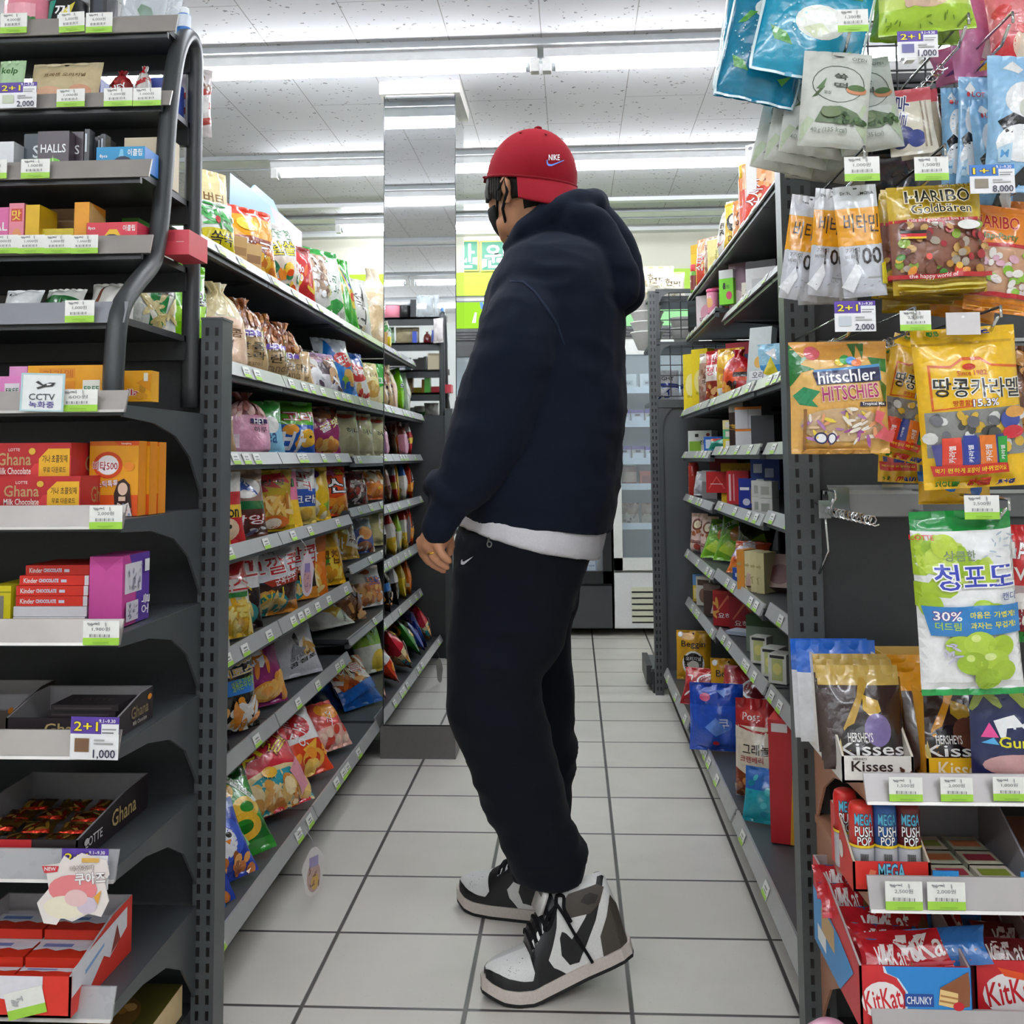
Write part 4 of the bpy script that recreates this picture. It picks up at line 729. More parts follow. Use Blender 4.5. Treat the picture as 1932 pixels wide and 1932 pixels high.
# ---- right aisle ----
D2={}
for l in '''begg|e0a91c:.15 d9a11a|t .5 .72 .7x.16 2a2018 Beggin;e .5 .34 .32 .26 fff;e .5 .34 .27 .22 2a2420;r .22 .38 .78 .5 1a1614;t .5 .44 .44 fff 오리지널;e .5 .3 .16 .1 e8e2d6;e .5 .94 .02 .015 222;e .12 .92 .07 .05 fff
dkred|9a2028:.5 b52a30|k .1 .1 .9 .9 16 .1 e8dcd8,7a1a20,d87a7a;e .7 .6 .3 .2 fff;e .7 .6 .25 .16 8a1a22
blueb|2a58c8:.7 1f49b4|e .3 .8 .1 .06 d04a7a;e .65 .4 .16 .1 4a7ae0;t .65 .4 .2 dfe8ff 쿠;p 6a9af0 .3,.35 .5,.5 .7,.3 .5,.22;p 8ab0f4 .5,.9 .7,.92 .66,.8;e .5 .12 .06 .03 d03040
granola|e8ddc6:.72 b3282c|p e8ddc6 0,.72 .4,.66 1,.74 1,.6 0,.6;p b3282c 0,.74 .3,.69 .5,.68 1,.77 1,.75 .5,.655 .3,.67 0,.72;e .28 .82 .2 .07 c8403a;t .28 .82 .3 fff Post;t .45 .5 .62x.11 2a1c18 그래놀라;t .3 .4 .4 b3282c 크랜베리;e .68 .24 .18 .055 b3282c;t .68 .24 .22 fff 30%;p 8a3a20 .02,.02 .02,.3 .3,.22 .55,.02;b .03 .02 .5 .22 26 .07 c98a44,a3622a,e0b070,7a3e1c;b .5 .05 .9 .15 8 .06 a82030,8a1828
tealp|28a7b8:.6 2f6fc0|b .2 .1 .8 .9 8 .1 4ac8d0,1f8fa8,3f7fd8
silverp|cfcac0:.7 b8b2a6|t85 .5 .5 .5x.3 3a3630 견과;k .1 .1 .9 .3 8 .12 8a5a38,a8302c
dogy|e8c04a|e .5 .55 .3 .22 2a2622;e .42 .6 .12 .1 f0ece4;t .5 .2 .5 5a3a18 DOG
orpouch|d9925a:.6 c88048|t80 .5 .5 .5x.3 5a2a14 육포
redorg|d2402a:.6 e8b48a|t80 .4 .5 .7x.3 fff/8a1a14 소시지;b .5 .1 .95 .9 10 .1 e89a5a,f0d0a8
brownc|b08a78:.8 d8c8b8|b .1 .1 .9 .8 20 .12 8a5a48,d0b8a8,a87060;t80 .5 .5 .4 5a3028 쿠키
jang|b5222c:.12 8a2a20:.4 ecdcd0:.75 c0262e|t .5 .6 .8x.18 c0202a/fff 쟁반;b .1 .05 .9 .35 18 .1 c87a3a,9a4a20,e8b070;t .5 .85 .4 fff 간식
yelp|e8b41e:.85 c99a1c|b .2 .3 .9 .6 10 .1 f3d06a,d08a20;r .1 .05 .9 .2 fff
redtw|c8202a:.75 a81a22|p e8542a .1,.5 .3,.6 .5,.5 .7,.62 .9,.5 .9,.3 .1,.3;b .1 .05 .6 .3 8 .1 e8a040,3a1a18;r .5 .4 .9 .5 2a1816
whpack|dfe4e4:.7 c2ccd0|e .5 .4 .2 .1 e8b04a;r .15 .12 .85 .2 f8f8f8;t .5 .16 .5 333 오리;e .5 .75 .3 .1 9ab0b8
blueyel|2f8fd0:.5 9ad0e8|p f0dc3a .2,.2 .5,.7 .8,.2;p fff .3,.8 .6,.9 .7,.6
alm|e8c8be:.9 d9b8a8|e .5 .72 .34 .15 7a3a28;e .5 .72 .22 .1 f3e2c0;b .2 .45 .9 .6 8 .09 c07a4a,a85a34;t .5 .3 .7x.07 7a2a2c Almond;e .6 .15 .2 .08 a83a30;r .1 .24 .9 .26 7a2a2c
grbag|7ab82a:.5 5f9c22|e .6 .55 .2 .17 c98a3a;p c8e84a .1,.2 .4,.4 .9,.15 .6,.05;p 9ad23a .2,.8 .5,.95 .8,.7;t30 .4 .8 .5 fff 고로케
dkgr|3a4a1e:.6 2a3818|p 8fae2a .5,.5 .8,.7 .9,.5;p 6a8a22 .1,.2 .4,.3 .5,.1
orpur|d8702a:.4 a88ab8:.7 c8502a|e .4 .55 .24 .2 e8d8e8;b .1 .1 .9 .4 10 .1 e8a04a,b84a22;t30 .5 .8 .4 fff 롤
whcr|e9e9ee|p b8bcc8 .1,.2 .5,.4 .4,.1;p cfd2dc .4,.6 .8,.9 .9,.5;p a9adba .6,.2 .9,.3 .8,.05
tealbag|1f8a72:.6 d8463a|e .6 .6 .3 .2 2aa888
ricebag|ded9c8:.85 e8d8a8|t .5 .6 .6 6a5a3a 현미;k .1 .1 .9 .5 18 .1 c2b896,f2eee0;r .4 .62 .9 .78 f4f4f0'''.split('\n'):
    k,bn,ops=l.split('|',2); D[k]=(bn,ops)
Rrows=[
(0,1338,.05,'f',.1,.2,.04,55,3,'redorg','red pouch with a rounded top in the middle of the top right shelf','pouch'),
(0,1353,.06,'f',.09,.17,.04,55,3,'brownc','clear white and brown pouch beside the red pouch, top right shelf','pouch'),
(0,1386,.045,'t',.1,.2,.05,50,3,'silverp','crinkled clear silver bag between yellow packs, top right shelf','pouch'),
(0,1405,.06,'f',.12,.16,.05,45,4,'dogy','yellow bag with black and white animal patch, top right shelf','pouch'),
(0,1418,.07,'f',.1,.14,.05,45,4,'orpouch','plain tan orange pouch beside the yellow capped bottle','pouch'),
(0,1446,.06,'f',.12,.19,.05,40,4,'redorg','red sausage pouch nearest the post, top right shelf','pouch'),
(2,1340,.075,'f',.1,.21,.05,50,3,'brownc','clear brown cookie bag on the third right shelf','pouch'),
(2,1357,.045,'f',.12,.19,.05,45,4,'jang','white and red pouch with thick red letters, third right shelf','pouch'),
(2,1379,.05,'f',.11,.17,.05,45,3,'yelp','yellow pouch leaning behind the red twisted bag, third right shelf','pouch'),
(2,1398,.045,'t',.12,.15,.07,40,2,'redtw','small red twisted bag with flame print, third right shelf','pouch'),
(2,1462,.1,'f',.1,.12,.05,40,4,'blueyel','sky blue pouch cut off by the post, third right shelf','pouch'),
(3,1362,.035,'p',.11,.045,.04,40,30,'tealbag','teal green and red bag lying on the fourth right shelf','pouch'),
(4,1326,.045,'p',.1,.1,.06,45,14,'whcr','crumpled white bag on the fifth right shelf','pouch'),
(5,1316,.05,'d',.09,.16,.05,50,3,'alm','pale pink almond pouch with tan cap, left one of two','pouch'),
(5,1336,.085,'d',.09,.16,.05,50,3,'alm','pale pink almond pouch with tan cap, right one of two','pouch'),
(5,1350,.06,'p',.16,.17,.07,40,32,'grbag','bright green bag with brown nut print, front one, sixth right shelf','pouch'),
(5,1376,.14,'p',.16,.19,.07,40,26,'grbag','bright green bag behind the front green one, sixth right shelf','pouch'),
(5,1412,.2,'p',.16,.17,.06,40,22,'dkgr','dark olive green bag at the back of the sixth right shelf','pouch'),
(5,1398,.05,'p',.13,.12,.06,40,36,'orpur','purple and orange foil bag on the sixth right shelf','pouch'),
(7,1301,-.1,'f',.14,.195,.04,12,6,'begg','yellow pet snack bag with black lettering, left one of two','pouch'),
(7,1366,-.16,'f',.13,.19,.04,12,6,'begg','yellow pet snack bag with black lettering, right one of two','pouch'),
(7,1308,-.06,'p',.14,.14,.05,25,34,'dkred','dark red foil bag in front of the left yellow pet snack bag','pouch'),
(7,1390,.2,'p',.2,.2,.06,30,30,'dkred','dark red foil bag behind the blue bag, bottom right shelf','pouch'),
(7,1340,-.035,'f',.165,.2,.07,12,10,'blueb','crumpled bright blue bag standing on the bottom right shelf','pouch'),
(7,1428,.13,'d',.155,.285,.08,18,6,'granola','cream granola pouch with red top, bottom right shelf','pouch'),
(7,1413,.03,'p',.09,.13,.05,30,16,'tealp','small teal and blue pack in front of the granola pouch','pouch'),
]
for r_ in Rrows: sb(r_,1)
R=lambda *a,**k:lbox(1,*a,**k)
R(0,1312,.03,.045,.17,.03,50,'d8d4ce','r .2 .3 .8 .7 b8a890','thin white box at the far end of the top right shelf')
R(0,1321,.04,.045,.2,.03,50,'ecc72c:.8 e0b41c','t85 .5 .5 .5x.4 8a5a10 카레','thin yellow box at the far end of the top right shelf, left one',side='r .1 .1 .9 .9 d8a818')
R(0,1331,.045,.045,.2,.03,50,'e8be28:.7 d23a2a','t85 .5 .5 .5x.4 8a5a10 카레','thin yellow box beside the red pouch, top right shelf')
R(0,1366,.05,.1,.13,.05,45,'e6dc96','r .1 .1 .9 .5 d8c878;t80 .4 .5 .5 7a7030 cracker','pale yellow carton in the middle of the top right shelf')
R(0,1436,.045,.035,.25,.02,40,'ecebe6','e .5 .95 .2 .02 999','tall thin white strip pack beside the red sausage pouch')
for i,(px,h,o) in enumerate(((1301,.1,.02),(1310,.13,.03),(1321,.15,.05))): R(1,px,o,.05,h,.035,50,'1f2426:.9 2e3638','r .15 .2 .85 .8 2f3a3c','black glossy box on the second right shelf, %s of three'%('leftmost','middle','tallest')[i],mat='plastic')
R(1,1342,.04,.09,.13,.06,45,'e8dcdc','e .55 .45 .3 .25 e8a8b8;t .5 .2 .6 8a5a60 딸기','white and pink tea box on the second right shelf')
R(1,1374,.09,.07,.13,.05,40,'b8283a','','slim red box behind the bright green box, second right shelf')
R(1,1386,.05,.055,.12,.05,38,'7ad02c:.75 dfe2dc','t .5 .5 .5x.12 1f4a14 민트;e .7 .25 .2 .12 c83a6a;r .3 .45 .45 .62 111','bright green box with white top, second right shelf')
R(1,1410,.04,.09,.17,.07,36,'a88898:.5 9a7a8a','e .35 .25 .3 .2 e8d0d0;o .62 .45 .1 .06 .8 d8c0c8;r .02 .55 .3 .95 b8a0a8','tall mauve box, second right shelf')
R(1,1430,.035,.07,.06,.06,36,'e8e2d0','b .1 .1 .9 .6 6 .1 8a6a4a,d8b88a','low cream box beside the mauve box, second right shelf')
R(1,1448,.05,.1,.11,.06,34,'eeeeea:.8 2a2a2a','r .2 .2 .8 .5 d8d8d4','white box with dark lid nearest the post, second right shelf')
R(2,1296,.03,.085,.21,.06,48,'e6d8c8','t85 .5 .7 .2 8a6a58 Slim;e .5 .45 .3 .2 d8a888;e .2 .93 .12 .05 a83a2a','cream box at the far end of the third right shelf')
R(2,1311,.04,.085,.24,.06,48,'ecd42a','e .5 .45 .36 .2 f4e89a;t .5 .25 .5 8a7a10 바나나','tall yellow box on the third right shelf, left one')
R(2,1327,.05,.085,.24,.06,48,'eacf20','e .5 .45 .36 .2 f2e48e;t .5 .25 .5 8a7a10 바나나','tall yellow box on the third right shelf, right one')
R(2,1366,.15,.14,.25,.08,40,'a8242a:.72 d0262a','t .5 .85 .6x.08 fff 재미골','tall red box behind the red lettered pouch, third right shelf')
R(2,1416,.17,.13,.22,.08,38,'1f2a5c:.8 b02430','k .1 .2 .9 .7 14 .12 3a4a90','navy blue box with red top behind the red twisted bag')
R(2,1430,.04,.07,.17,.03,40,'d4dcda','e .5 .4 .2 .1 e8b04a;r .1 .1 .9 .25 f4f4f4;t .5 .18 .5 333 오리','white flat pack leaning near the post, third right shelf',lean=10)
R(3,1318,.05,.12,.09,.06,42,'e4e8e2','r .05 .05 .55 .5 8aba3a;r .3 .7 .45 .85 222;t .7 .45 .4x.2 222 잔치;e .85 .8 .08 .08 8a2a2a','white and green tea box on the fourth right shelf')
R(3,1348,.03,.08,.055,.05,40,'2a62b8','r .1 .2 .6 .8 d8e4f0','small blue wrapped box on the fourth right shelf')
for i in range(3): R(3,1386,.035,.05,.03,.05,38,('e8d84a','6ac08a','efe6a0')[i],'r .2 .2 .8 .8 f4f2e4','small %s box in a stack of three, fourth right shelf'%('yellow, lowest','green, middle','pale yellow, topmost')[i],dz=.0305*i)
R(3,1402,.05,.05,.17,.06,38,'33211a:.64 b8b4a4','t80 .5 .35 .4x.6 d8a83a Toffi','tall dark brown toffee box on the fourth right shelf')
R(3,1424,.045,.085,.055,.07,34,'e2e2e4','r 0 .88 1 1 e8842a','white box with orange rim, lower of two, fourth right shelf')
R(3,1424,.045,.085,.065,.07,34,'d9dadf','r 0 .88 1 1 e8842a;r .48 0 .52 .9 b8b8bc','white box with orange rim, upper of two, fourth right shelf',dz=.056)
R(3,1448,.07,.07,.09,.05,34,'4a4c50','','dark grey box by the post, fourth right shelf')
R(4,1345,.07,.07,.11,.05,42,'8a8688:.6 c8c6c8','','grey box with white top on the fifth right shelf')
R(4,1360,.045,.085,.075,.06,38,'c2262a','p e8605a .1,.2 .5,.8 .9,.2 .85,.18 .5,.7 .15,.18;r .2 .4 .8 .44 f0d0c8','red box in front, left one, fifth right shelf',dz=.035)
R(4,1372,.16,.13,.17,.06,38,'a8222a','','large dark red box at the back of the fifth right shelf')
R(4,1404,.13,.15,.14,.06,34,'e0b41e:.85 caa01a','t .5 .8 .5 8a6a10 오리지널','yellow box behind the red and blue boxes, fifth right shelf')
R(4,1396,.06,.08,.11,.05,36,'d0303a','r .1 .1 .2 .9 f0c8c8;r .3 .1 .36 .9 e8a0a0','red striped box in the middle of the fifth right shelf')
R(4,1418,.045,.1,.09,.05,32,'23389a','r .4 .15 .85 .7 c9a45a;e .25 .2 .12 .12 dfe4f4;r .05 .6 .35 .7 fff','dark blue biscuit box with tan square, fifth right shelf')
for i in range(2):
    for j in range(2): R(4,1436+13*i,.045,.04,.045,.05,32,('dcdcd6','d2d4cc')[j],'r .2 .2 .8 .7 a8aca0','small white box stacked by the post, %s %s, fifth shelf'%(('lower','upper')[j],('left','right')[i]),dz=.046*j)
R(4,1450,.1,.09,.09,.06,30,'35509c','r .1 .55 .4 .85 d8e4f4;r .5 .4 .8 .7 c8d8f0;r .2 .1 .45 .35 dce6f4','blue box stack with pale labels beside the post, fifth shelf',dz=.06)
for i in range(4): R(5,1408+11*i,.035+.012*i,.025,.115,.07,40,('d8923a','e6dcae','e2d8a4','dcd29c')[i],'k .1 .1 .9 .9 6 .3 b8a870','thin %s carton standing in the row on the sixth right shelf'%('orange','cream leftmost','cream middle','cream rightmost')[i])
R(5,1388,.015,.045,.04,.03,40,'2f56b4','r .2 .3 .8 .6 dfe4f0','tiny blue box at the front of the sixth right shelf')
R(5,1452,.09,.14,.1,.06,30,'9a7a6e','e .7 .4 .25 .3 6a3030;r .1 .6 .4 .8 e8e4dc','tilted brown carton near the post, sixth right shelf',lean=24)
R(6,1311,.04,.055,.11,.05,45,'d8b83a:.6 5a86b8','r .1 .1 .9 .5 e8d890','yellow and blue box at the far end of the seventh right shelf')
R(6,1326,.05,.07,.115,.08,42,'d4d0c8','e .5 .35 .3 .25 8a6a58;r .1 .7 .9 .9 5a4a40','white and brown box beside the yellow blue box, seventh shelf')
R(6,1344,.055,.075,.12,.09,40,'4a3a34:.8 7a6a60','p e8dcd0 .4,.1 .6,.5 .62,.1','dark chocolate brown box on the seventh right shelf')
R(6,1373,.06,.12,.125,.1,36,'a8242a:.9 b83a34','p d87a5a .1,.4 .5,.9 .9,.4 .86,.38 .5,.8 .14,.38;t .5 .3 .66x.16 fff 요하임;k .02 .1 .3 .9 4 .2 d8a04a','red wafer box with white letters, left one, seventh shelf',side='p d87a5a .1,.4 .5,.9 .9,.4 .5,.8')
R(6,1411,.13,.12,.125,.1,34,'96202a','p c86a4a .1,.4 .5,.9 .9,.4 .86,.38 .5,.8 .14,.38;t .5 .3 .66x.16 f0dcd8 요하임','red wafer box behind the left one, seventh shelf')
R(6,1396,.02,.11,.012,.1,36,'b9c6d8','','flat silvery blue box at the front of the seventh right shelf')
for i in range(3): R(6,1424+18*i,.03+.01*i,.05,.075,.06,34,'e4e4da','r .2 .1 .8 .85 c8d08a;e .5 .5 .25 .2 e8e08a;r .1 .86 .9 .96 333','white tonic box on the seventh right shelf, %s of three'%('leftmost','middle','rightmost')[i])
R(6,1452,.12,.14,.11,.1,30,'7a8a7a:.7 2f4a2a','','green grey box at the back of the seventh shelf near the post')
R(7,1462,.1,.075,.285,.12,20,'c8242c','r .1 .9 .6 .97 f0e8e8;p e0a82a .6,0 1,0 1,.7 .75,.72;e .85 .5 .12 .06 3a1a1a;t80 .85 .2 .2 fff Toffi','tall red carton with yellow corner, bottom right shelf',side='r .1 .1 .9 .9 d8707a;p e0b04a .3,.05 .9,.1 .9,.5')
R(7,1484,.2,.09,.31,.1,20,'c86a74','r .05 .1 .95 .9 d07a84','pinkish red carton behind the red one by the post, bottom right shelf')
flush()
# bottles, cups and tubes
def cyl(sg,si,px,off,r,h,prof,ops,label,nm,cat,capc=None,caph=.03,capr=None,mat='plastic'):
    x,Y,z=spot(sg,si,px,off); e=empty(nm,(x,Y,z),label,cat,yaw=-sg*45)
    cylpack(r,h-caph if capc else h,prof,ops,mat).build('body',e)
    if capc: cylpack(capr or r*.9,caph,capc).build('cap',e,(0,0,h-caph))
    return e
cyl(1,0,1306,.02,.021,.12,'6a3028:.5','r .1 .1 .9 .8 7a2a28;k .2 .2 .8 .7 8 .05 e8c8a0','small dark jar with red lid at the far end of top right shelf','jar','jar','e0404a',.03)
cyl(1,0,1424,.04,.026,.21,'d2742a','r 0 .1 1 .75 d8562a;t85 .5 .45 .05x.5 fff 케찹;k .3 .2 .7 .7 10 .03 f0a04a','orange bottle with yellow cap, top right shelf','bottle','bottle','e8c01e',.045)
cyl(1,1,1353,.02,.022,.09,'e890a8','e .5 .5 .1 .25 e8b070;t .5 .75 .14 fff 하트','pink paper cup drink on the second right shelf','cup','cup','e05a8a',.012,.024)
cyl(1,1,1362,.055,.026,.11,'dfe4dc','r .3 .1 .7 .7 f4f4f0;t .5 .5 .18x.26 222 오임;r .3 .7 .7 .95 6ac02a','green and white lidded cup on the second right shelf','cup','cup','e0e4e0',.015,.028)
cyl(1,4,1307,.03,.022,.14,'a8281e','k .1 .05 .9 .95 30 .03 d85a2a,7a1a14,e8c8b8','red patterned canister at the far end of the fifth right shelf','canister','canister','c23a2a',.012)
# goods on the far end unit
for i,(px,w,h) in enumerate(((1240,.16,.16),(1268,.12,.13))):
    p_=U(px,555,y=4.86); SEED[0]+=1; reg(bag(w,h,.06,'p',*D['ricebag'],SEED[0]).build('pouch',None,(p_.x,4.86-.02*i,1.746),0,5),'cream grain bag lying on the wire mesh unit, %s one'%('left','right')[i],'pouch','grain bags on the wire mesh unit')
p_=U(1286,555,y=4.8); reg(carton(.08,.11,.08,'dcdce0:.8 6a4a38').build('carton',None,(.47,4.96,1.746)),'white box with brown top beside the grain bags on the mesh unit','box')
p_=U(1262,508,y=4.9); reg(bag(.17,.03,.05,'p','e0a868','',77).build('pouch',None,(p_.x-.02,4.97,1.88),0,0),'flat orange pouch lying on top of the grain bags','pouch') if 0 else None
bw=MB().lathe([(.045,0),(.075,.075),(.08,.078),(.078,.082),(.072,.078),(.044,.004)],'eceae6','plastic',24).mesh('bowl')
for i,(x,y,n) in enumerate(((.345,4.94,4),(.515,4.82,2),(.69,4.84,3))):
    for k in range(n):
        o=bpy.data.objects.new('bowl',bw); COL.objects.link(o); o.location=(x+.01,y,1.5255+.048*k); reg(o,'white plastic bowl %s behind the wire mesh, %s of its stack'%(('at the left post','in the low middle stack','on the right')[i],('lowest','second','third','topmost')[k] if k<n-1 else 'topmost'),'bowl','white bowls behind the wire mesh')
for i,x in enumerate((.44,.56)):
    SEED[0]+=1; reg(bag(.13,.15,.07,'f','e8eaf0:.4 3a48a0:.55 e6e8ee','k .1 .1 .9 .4 8 .1 2a3a9a,c8cce0;t .5 .7 .6 333 LIGHT',SEED[0]).build('pouch',None,(x,4.84,1.2715),0,12),'white and navy cloth pack behind the lower wire mesh, %s one'%('left','right')[i],'pouch')
for i in range(2): reg(MB().tube([(.36,4.9+.1*i,1.62 if 0 else 1.71-.001),(.9,4.9+.1*i,1.709)],.016,'1c1e20','rubber',10).build('black_tube'),'black tube hanging under the mesh unit top, %s one'%('front','rear')[i],'tube') if 0 else None
# goods in the cold cabinets
def cz(x,z,o,label,cat,nm="",y=6.36):
    o.location=(x,y,z+.0005); reg(o,label,cat)
for i in range(2): cz(.33+.13*i,1.42,carton(.11,.1,.09,'e2e2de','r .2 .3 .8 .6 c8c8c8;t .5 .45 .4 666 MILK').build('carton'),'white carton on the top cooler shelf, %s one'%('left','right')[i],'box')
for j in range(2):
    for i in range(5):
        m_=carton(.075,.085,.08,('cfc6d8','d6d2dc','c9c2b4','dcd8e0','bdb6c6')[(i+j)%5]+':.75 6a4a9a','r .1 .1 .9 .5 f2f2f4;r .3 .55 .7 .7 3a3a40')
        cz(.305+.082*i,(1.22,1.0)[j],m_.build('milk_pack'),'small lilac topped pack in the cream cooler, %s row, %s from left'%(('upper','lower')[j],('first','second','third','fourth','fifth')[i]),'carton')
for i in range(2): cz(.335+.12*i,.62,bag(.11,.13,.06,'p','b8a890:.5 8a6a50','b .1 .1 .9 .6 10 .1 c8b8a0,6a4a38',300+i).build('pouch'),'brown vacuum pack low in the cream cooler, %s one'%('left','right')[i],'pouch')
e_=empty('jar',(.335,6.36,.8505),'brown sauce jar with white lid in the cream cooler','jar'); cylpack(.045,.12,'8a4030','r .2 .2 .8 .7 c8a890').build('body',e_); cylpack(.04,.03,'e8e4e0').build('lid',e_,(0,0,.1205))
cz(.46,.85,carton(.13,.09,.1,'b84a22','r .1 .2 .9 .7 8a2a1a').build('tub'),'orange red kimchi tub beside the sauce jar in the cooler','tub')
for i in range(4): cz(-.2+.1*i,.3005,carton(.06,.2,.06,'9ab0e0:.7 dfe6f4','r .1 .2 .9 .6 f2f4fa;t .5 .4 .6 3a5aa8 aqua').build('bottle_pack'),'pale blue drink pack low in the black cooler, number %s from left'%('one','two','three','four')[i],'drink')
# ================= goods on the left end unit =================
def zpx(py,Y): return U(600,py,y=Y).z
def eb(z,Y,pl,pr,pt,d,bn,ops,label,nm='carton',cat='box',side='',top='',group=None,mat='card',left=None):
    "carton whose front face fills the given photo columns at depth Y"
    a,b_=U(pl,pt,y=Y),U(pr,pt,y=Y); w=b_.x-a.x; h=max((a.z+b_.z)/2-z,.012)
    return reg(carton(w,h,d,bn,ops,side,top,mat,left).build(nm,None,((a.x+b_.x)/2,Y+d/2,z+.0006)),label,cat,group)
def ebag(z,Y,pl,pr,pt,t,kd,bn,ops,label,nm='pouch',cat='pouch',lean=8,yaw=0,roll=0,mat='foil',group=None,nu=22,nv=28):
    a,b_=U(pl,pt,y=Y),U(pr,pt,y=Y); SEED[0]+=1
    return reg(bag(b_.x-a.x,(a.z+b_.z)/2-z,t,kd,bn,ops,SEED[0],mat,nu=nu,nv=nv).build(nm,None,((a.x+b_.x)/2,Y+t/2+.003,z+.002),yaw,lean,roll),label,cat,group)
z=1.7785
def jar(x,y,z,r,h,col,ops,cap,label,capr=1.04):
    e=empty('jar',(x,y,z),label,'jar'); cylpack(r,h*.8,col,ops).build('body',e); cylpack(r*capr,h*.2,cap).build('lid',e,(0,0,h*.8)); return e
p_=U(60,20,y=1.78); jar(p_.x,1.78,z,.045,.085,'e88a9c','r .35 .2 .6 .8 f0a8b4;r .52 .1 .6 .45 3a7a3a','f4eef0','pink plastic jar on top of the candy rack')
p_=U(130,20,y=1.78); jar(p_.x,1.78,z,.034,.085,'1c1e1e','p 2aa08a .3,.1 .4,.9 .47,.9 .38,.1;p d8c83a .45,.1 .52,.6 .62,.9 .55,.2;t .52 .55 .12 f0f0f0 껌','e6e6e8','black jar with green and gold stripes on top of the candy rack')
eb(z,1.78,174,206,-20,.06,'2a2c30','r .2 .1 .8 .9 3a4048','dark box between black jar and clear bag, top of candy rack')
ebag(z,1.79,208,300,-40,.06,'p','dfe6ea','p 2a7a3a .5,.5 .6,.35 .75,.3 .85,.4 .8,.55 .6,.6;k .1 .1 .9 .9 8 .2 f6fafc','clear bag with green leaf print on top of the candy rack',mat='film')
ebag(z,1.80,304,334,-40,.03,'p','dfe6ea','k .1 .1 .9 .9 8 .3 f6fafc','narrow clear bag beside the leaf print bag, top of candy rack',mat='film')
e_=empty('bottle',(U(347,40,y=1.8).x,1.8,1.7785),'small blue bottle at the right end of the candy rack top','bottle'); cylpack(.012,.05,'2a78c8','r .1 .5 .9 .95 dfe8f4').build('body',e_); cylpack(.009,.012,'f2f6fa').build('cap',e_,(0,0,.05))
z=1.6415
ebag(z,1.735,-14,36,106,.02,'f','a8d4a0:.3 bfe0b4','e .5 .3 .4 .16 c8a06a;t .5 .75 .6 3a6a3a kelp','pale green pouch at the far left of the second rack tier')
ebag(z,1.735,46,180,110,.02,'f','d8c8a0:.25 d4c29a:.85 cdbf9c','e .5 .92 .035 .03 2a2620;t .5 .68 .6x.09 7a6040 프레센 오리지널;p d8a080 .0,.02 .2,.3 .45,.25 .6,.02;e .75 .3 .16 .14 e0a888;e .3 .3 .2 .12 e6b898','beige seafood snack pouch with a punched hole, second rack tier',lean=14)
eb(z,1.77,166,190,148,.05,'2f48a8','p dfe4f0 .0,0 1,.6 1,0','blue and white box behind the red twisted sweet, second tier')
ebag(z,1.725,203,250,126,.035,'t','8a2024','b .1 .1 .9 .6 8 .1 b83a34,6a1418;t20 .55 .4 .6x.2 fff HEY','dark red twist wrapped sweet on the second rack tier',nm='wrapped_sweet',cat='sweet')
ebag(z,1.735,246,277,116,.03,'t','d8d4d0','p b83034 0,.1 1,.3 1,.42 0,.22;p b83034 0,.4 1,.6 1,.72 0,.52;r .2 .78 .8 .98 c81c24','red and white striped sweet on the second rack tier',nm='wrapped_sweet',cat='sweet')
eb(z,1.765,276,318,144,.06,'3148a0','p c8d0e4 .5,0 1,.5 1,0','blue and pale box at the right end of the second tier')
SEED[0]+=1; a_=U(364,255,y=1.885); reg(bag(.07,.13,.03,'p','e6dcdc','p b8403c 0,.0 1,.2 1,.3 0,.1;p b8403c 0,.22 1,.42 1,.52 0,.32;p b8403c 0,.44 1,.64 1,.74 0,.54;b .3 .7 .9 .9 8 .12 6a4a3a,a08070;e .6 .45 .3 .15 f4f0ee',SEED[0]).build('pouch',None,(a_.x,1.885,a_.z),35,0),'candy striped pouch hanging at the back post of the rack','pouch')
z=1.4965
eb(z,1.65,-16,42,270,.05,'e8eaee','t .5 .25 .7 222 호라보노','white mint box at the left of the third rack tier',mat='card')
tin='5a4a5a:.05 3f343c';hops='t .5 .6 .8x.2 f0f2f4 HALLS;e .5 .0 .4 .38 6abf2a;p d8f0b0 .45,.1 .5,.45 .54,.1;e .7 .12 .14 .12 3a7a1a'
def tin_(pl,pr,pt,Y,label,bn,ops): eb(z,Y,pl,pr,pt,.02,bn,ops,label,'mint_tin','tin',mat='plastic',group='mint tins on the third rack tier')
tin_(46,80,253,1.67,'dark teal mint tin partly behind the front dark tin','22343c','t .7 .6 .4 dfe8ea S;e .9 .1 .4 .4 3aa85a')
tin_(72,131,248,1.645,'dark purple mint tin with white letters and lime print, in front','463a44',hops)
tin_(129,166,250,1.668,'dark purple mint tin showing only its last white letters','463a44','t .4 .6 .8x.2 f0f2f4 LLS;e .3 .0 .6 .38 5ab02a')
for i in range(7): tin_(167+8*i,176+8*i,252+4*i,1.675+.012*i,'thin dark mint tin in the receding row, %s from the front'%('first','second','third','fourth','fifth','sixth','seventh')[i],'2c3034','r .1 .5 .5 .9 c8d0d8')
eb(z,1.73,228,312,258,.05,'d8c8a8','r .0 .0 .3 .5 c8b48a','cream carton behind the blue gum box, third rack tier')
eb(z,1.635,181,272,279,.075,'2492c8','p 7ac0e0 .4,.0 .5,.9 .55,.9 .6,0;e .55 .1 .25 .5 1a2a4a;t .8 .75 .3x.3 fff 이클립;t .15 .6 .16 fff 8pcs','blue gum display box on the third rack tier',side='r 0 0 1 1 2a78c8')
z=1.3745
eb(z,1.655,-20,17,392,.05,'e070a8','t .6 .55 .7 fff AL;t .6 .2 .7 fff AL','pink candy box cut by the left picture edge, fourth tier')
eb(z,1.65,18,46,384,.05,'ec8ca0','r .15 .6 .9 .88 c8483a;t .5 .74 .6 f8d84a 맛;e .55 .3 .3 .15 f0a06a','narrow pink grapefruit sweet box on the fourth rack tier')
